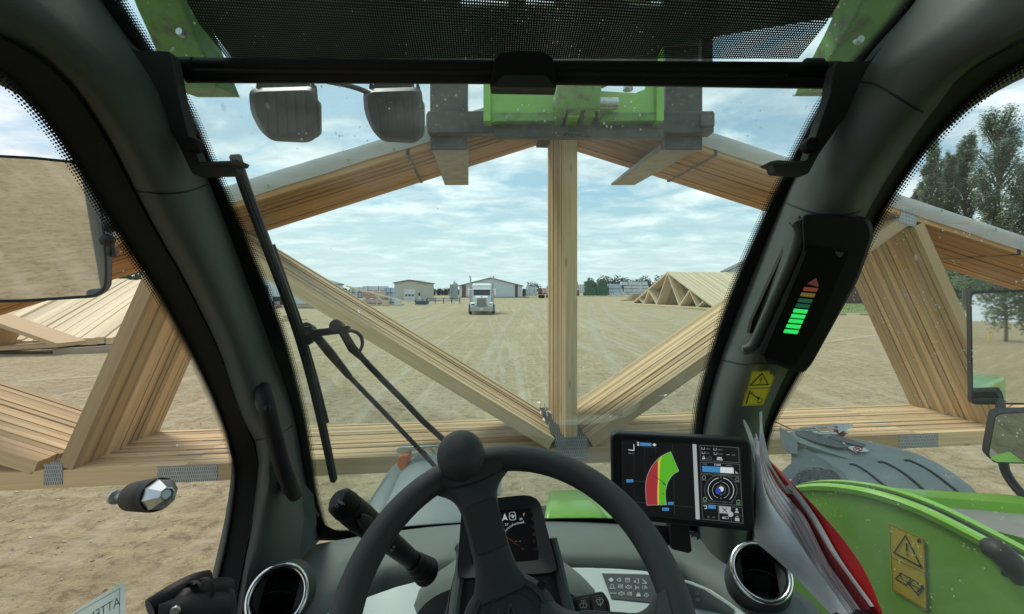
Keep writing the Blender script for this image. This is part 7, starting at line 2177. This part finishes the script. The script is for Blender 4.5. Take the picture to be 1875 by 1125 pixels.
# ---- mirrors
def mirror(c_px, Y, outline, nrm, lab, depth=.05, case='black'):
    c = P(*c_px, Y); nrm = Vector(nrm).normalized()
    e1 = V(0, 0, 1).cross(nrm).normalized(); e2 = nrm.cross(e1)
    f_ = Frame(c, c + e1, c + e2)
    nd_ = node('side_mirror', th, c); nd_['label'] = lab
    o = outline
    mx_ = sum(p[0] for p in o) / len(o); my = sum(p[1] for p in o) / len(o)
    a = f_.pxs(o); bk = [p - nrm * depth * .6 for p in f_.pxs(o)]
    bb = [p - nrm * depth for p in f_.pxs([(mx_ + (x - mx_) * .8, my + (y - my) * .8) for x, y in o])]
    lip = f_.pxs([(mx_ + (x - mx_) * .955, my + (y - my) * .96) for x, y in o], .002)
    m_ = MB(); m_.loft([lip, f_.pxs(o, .004), a, bk, bb], True, uv=False); k = m_.add(bb); m_.face(range(k, k + len(bb))); part(m_, 'mirror_case', M[case], nd_, smooth=40)
    m_ = MB(); g_ = f_.pxs([(mx_ + (x - mx_) * .96, my + (y - my) * .965) for x, y in o], .0018); m_.poly(flip_to_cam(g_)); part(m_, 'mirror_glass', M['mirror'], nd_, smooth=0)
    return nd_, f_
lm, f_ = mirror((90, 420), .95, round_poly([(-150, 276), (60, 287), (140, 295), (170, 306), (183, 335), (197, 480), (196, 530), (178, 545), (40, 554), (-150, 556)], 12, 3), (.455, -.87, -.185), 'left side mirror reflecting dirt and the cab side', .05)
mb = MB(); mb.tube([P(190, 415, .99), P(205, 412, 1.0), P(216, 408, 1.0)], [.016, .018, .012], 12); part(mb, 'mirror_clamp', M['blackmat'], lm)
mb = MB(); mb.sphere(P(197, 440, 1.0), .016, 12, 8); part(mb, 'clamp_nut', M['blackmat'], lm)
mb = MB(); mb.tube([P(204, 470, 1.03), P(190, 400, 1.03), P(170, 330, 1.03), P(130, 240, 1.03), P(100, 170, 1.03)], .011, 10); part(mb, 'mirror_arm', M['blackmat'], lm)
rm, f_ = mirror((1830, 640), 1.60, round_poly([(1776, 533), (1960, 528), (1960, 742), (1783, 741), (1779, 735)], 10, 3), (-.46, -.885, .023), 'upper right side mirror reflecting a tree and bare dirt', .05)
rm2, f_ = mirror((1850, 805), 1.45, round_poly([(1822, 760), (1835, 756), (1960, 754), (1960, 852), (1820, 848), (1808, 836)], 10, 3), (-.40, -.90, -.22), 'lower right wide angle mirror reflecting dirt and green panels', .06)
mb = MB(); mb.tube([P(*p) for p in smooth_poly([(1832, 735, 1.6), (1832, 758, 1.52), (1834, 800, 1.52), (1836, 850, 1.5), (1846, 875, 1.48), (1870, 905, 1.42), (1930, 960, 1.35)], 2)], .014, 10); part(mb, 'mirror_arm', M['blackmat'], rm)

# ---- bits on the left door
bp = node('door_bumper', th, P(270, 905, .72))
p0 = P(210, 911, .74); p1 = P(303, 905, .67)
axb = (p1 - p0).normalized()
mb = MB(); mb.lathe([(0, 0), (.012, .001), (.012, .008), (.0055, .010), (.0055, .05)], p0, axb, 14); part(mb, 'bumper_bolt', M['steel'], bp)
L_ = (p1 - p0).length
mb = MB(); mb.lathe([(.006, L_ * .34), (.018, L_ * .35), (.0235, L_ * .42), (.0265, L_ * .78), (.0255, L_ * .80), (.0265, L_ * .82), (.0255, L_ * .88), (.018, L_ * .89)], p0, axb, 28); part(mb, 'rubber_buffer', M['rubber'], bp)
mb = MB(); mb.lathe([(.0245, L_ * .86), (.0235, L_ * .93), (.011, L_ * 1.04), (.0085, L_ * 1.045), (.007, L_ * 1.02), (0, L_ * 1.02)], p0, axb, 8); part(mb, 'buffer_nut', M['steel'], bp, smooth=0)
hg = node('door_hinge', th, P(340, 1100, .66))
for pts, r_, mt in (([(275, 1118, .62), (310, 1095, .64), (350, 1072, .67), (378, 1065, .69)], .017, 'black'), ([(330, 1120, .63), (345, 1095, .65), (378, 1086, .67), (412, 1082, .70)], .020, 'black'), ([(405, 1086, .69), (414, 1105, .68), (413, 1150, .66)], .016, 'black'), ([(290, 1150, .6), (340, 1130, .62), (400, 1125, .66)], .03, 'black')):
    mb = MB(); mb.tube([P(*p) for p in smooth_poly(pts, 2)], r_, 12); part(mb, 'hinge_arm', M[mt], hg)
for (px, py, Y) in ((352, 1092, .645), (372, 1086, .65)):
    mb = MB(); mb.lathe([(.0195, -.004), (.0215, 0), (.0195, .004)], P(px, py, Y), (P(412, 1082, .70) - P(330, 1110, .63)).normalized(), 20); part(mb, 'hinge_ring', M['rubber'], hg)
mb = MB(); mb.lathe([(0, .003), (.006, .003), (.007, 0)], P(321, 1119, .60), (.3, -1, .2), 10); part(mb, 'hinge_screw', M['steel'], hg)
# pale sticker on the door glass, read from its back
M['film'] = mk('pale sticker back', (.45, .55, .52), .5, var=.05, vs=15)
_t = M['film'].node_tree; _x = _t.nodes.new('ShaderNodeBsdfTranslucent'); _x.inputs['Color'].default_value = (.72, .86, .82, 1)
_m = _t.nodes.new('ShaderNodeMixShader'); _m.inputs[0].default_value = .6
_t.links.new(_t.nodes['Principled BSDF'].outputs[0], _m.inputs[1]); _t.links.new(_x.outputs[0], _m.inputs[2]); _t.links.new(_m.outputs[0], _t.nodes['Material Output'].inputs['Surface'])
fs_ = Frame(PX(130, 1120, XL + .0), PX(180, 1095, XL), PX(225, 1075, XL))
fs_ = Frame(V(XL, .6, HC - .5), V(XL, .7, HC - .5), V(XL, .6, HC - .4))
ik = Ink(fs_, .003)
ik.poly([(60, 1175), (118, 1130), (224, 1066), (230, 1070), (228, 1175)], 0)
ik.line([(126, 1131), (219, 1078), (218, 1175)], 1.0, 1, False, .0006)
ik.text('ATTENZIONE', 220, 1108, 17, 1, -.58, True, .0006, .8)
part(ik.mb, 'door_sticker', [M['film'], mk('faint sticker print', (.27, .36, .34), .5)], th, smooth=0)
# ---- dark knob at the lower right
mb = MB(); mb.lathe([(0, .018), (.05, .014), (.064, .0), (.068, -.03), (.05, -.06)], P(1606, 1206, .62), (-.2, -.5, .85), 32); tpart(mb, 'armrest_end', M['black'])

# ================================================================== PAPERS BY THE RIGHT PILLAR
random.seed(61)
def PY(px, lay): return min(.865, .590 * F / (px - CX)) - lay * .0030
def sheet(el, er, name, mat, par, lay, bulge=.0):
    """a curled sheet given by its two long edges in photo pixels, lay sheets in front of the window side"""
    n = 18
    a, b_ = [P(x, y, PY(x, lay)) for x, y in poly_at(smooth_poly(el), n)], [P(x, y, PY(x, lay)) for x, y in poly_at(smooth_poly(er), n)]
    mb = MB(); rows = []
    for i, (p, q_) in enumerate(zip(a, b_)):
        wv = .0012 * math.sin(i * .9 + lay * 2)
        rows.append([lerp(p, q_, t / 6) + V(0, -bulge * 4 * (t / 6) * (1 - t / 6) - wv * (t - 3) / 3, 0) for t in range(7)])
    mb.loft(rows, uv=False)
    return part(mb, name, mat, par, smooth=60)
M['gapshade'] = mk('dark brown gap shade', (.10, .075, .07), .7, var=.2)
M['darkred'] = mk('dark red card', (.26, .02, .03), .6, var=.2)
M['paperblue'] = mk('bluish paper', (.74, .78, .84), .8, var=.06, vs=25)
fd = thing('red_folder', tuple(P(1540, 1090, .70)), 'bright red card folder with white edge behind the curled papers', 'folder')
sheet([(1398, 836), (1425, 890), (1462, 940), (1490, 985), (1530, 1040), (1584, 1125)], [(1402, 836), (1452, 885), (1502, 938), (1554, 1000), (1588, 1050), (1616, 1125)], 'front_cover', M['red'], fd, 0, .012)
sheet([(1398, 842), (1420, 880), (1452, 925), (1480, 960), (1526, 1020), (1594, 1112)], [(1402, 842), (1450, 885), (1490, 938), (1511, 976), (1536, 1020), (1600, 1110)], 'white_edge', M['paper'], fd, 3)
sheet([(1440, 905), (1470, 950), (1487, 985), (1520, 1040), (1575, 1118)], [(1452, 905), (1482, 950), (1512, 1000), (1550, 1052), (1595, 1116)], 'inner_cover', M['darkred'], fd, 5)
sheet([(1399, 848), (1410, 878), (1432, 914), (1458, 944)], [(1404, 848), (1426, 880), (1452, 925), (1466, 954)], 'inner_pocket', M['rust'], fd, 6)
ps = thing('paper_stack', tuple(P(1480, 1120, .75)), 'curled sheaf of white and pink papers leaning between display and right pillar', 'papers')
sheet([(1420, 912), (1446, 950), (1468, 1000), (1510, 1060), (1564, 1128)], [(1440, 918), (1481, 958), (1494, 1000), (1532, 1055), (1584, 1128)], 'paper_sheet', M['paperblue'], ps, 8, .006)
sheet([(1446, 965), (1462, 1005), (1502, 1060), (1548, 1128)], [(1452, 962), (1476, 1003), (1517, 1058), (1566, 1128)], 'gap_shade_sheet', M['gapshade'], ps, 10)  # dark sheet put in for the shade in the gap between papers
I_ = poly_at(smooth_poly([(1383, 790), (1387, 860), (1404, 915), (1438, 960), (1458, 1000), (1506, 1065), (1552, 1128)]), 14)
O_ = poly_at(smooth_poly([(1396, 828), (1413, 880), (1441, 915), (1471, 950), (1484, 978), (1514, 1040), (1564, 1115)]), 14)
for k in range(10):
    f0, f1 = max(0, .95 - k * .105), 1.16 - k * .105
    e0 = 0 if k % 3 else 1
    e1 = (14, 11, 14, 9, 14, 12, 14, 10, 14, 14)[k]
    jl = random.uniform(-2, 2)
    sheet([(lerp(a[0], b_[0], f0) + jl, lerp(a[1], b_[1], f0)) for a, b_ in zip(I_, O_)][e0:e1], [(lerp(a[0], b_[0], f1) + jl * .5, lerp(a[1], b_[1], f1)) for a, b_ in zip(I_, O_)][e0:e1], 'paper_sheet',
          M[('paperpink', 'paper', 'paperpink', 'paperblue', 'paper', 'paperpink', 'paper', 'paperpink', 'paperblue', 'paperpink')[k]], ps, 11 + k * 1.1, .003)
sheet([(1381, 800), (1383, 880), (1386, 955), (1374, 986), (1400, 1006), (1450, 1050), (1540, 1145)], [(1383, 812), (1390, 878), (1414, 930), (1452, 974), (1482, 1025), (1522, 1078), (1568, 1145)], 'front_sheet', M['paperblue'], ps, 24, .014)
sheet([(1391, 756), (1390, 800), (1395, 850), (1402, 890)], [(1395, 752), (1398, 800), (1412, 850), (1424, 890)], 'paper_sheet', M['paperblue'], ps, 4)
sheet([(1360, 769), (1370, 800), (1382, 846), (1388, 880)], [(1363.5, 769), (1379, 798), (1394, 846), (1398, 880)], 'paper_sheet', M['paper'], ps, 22)
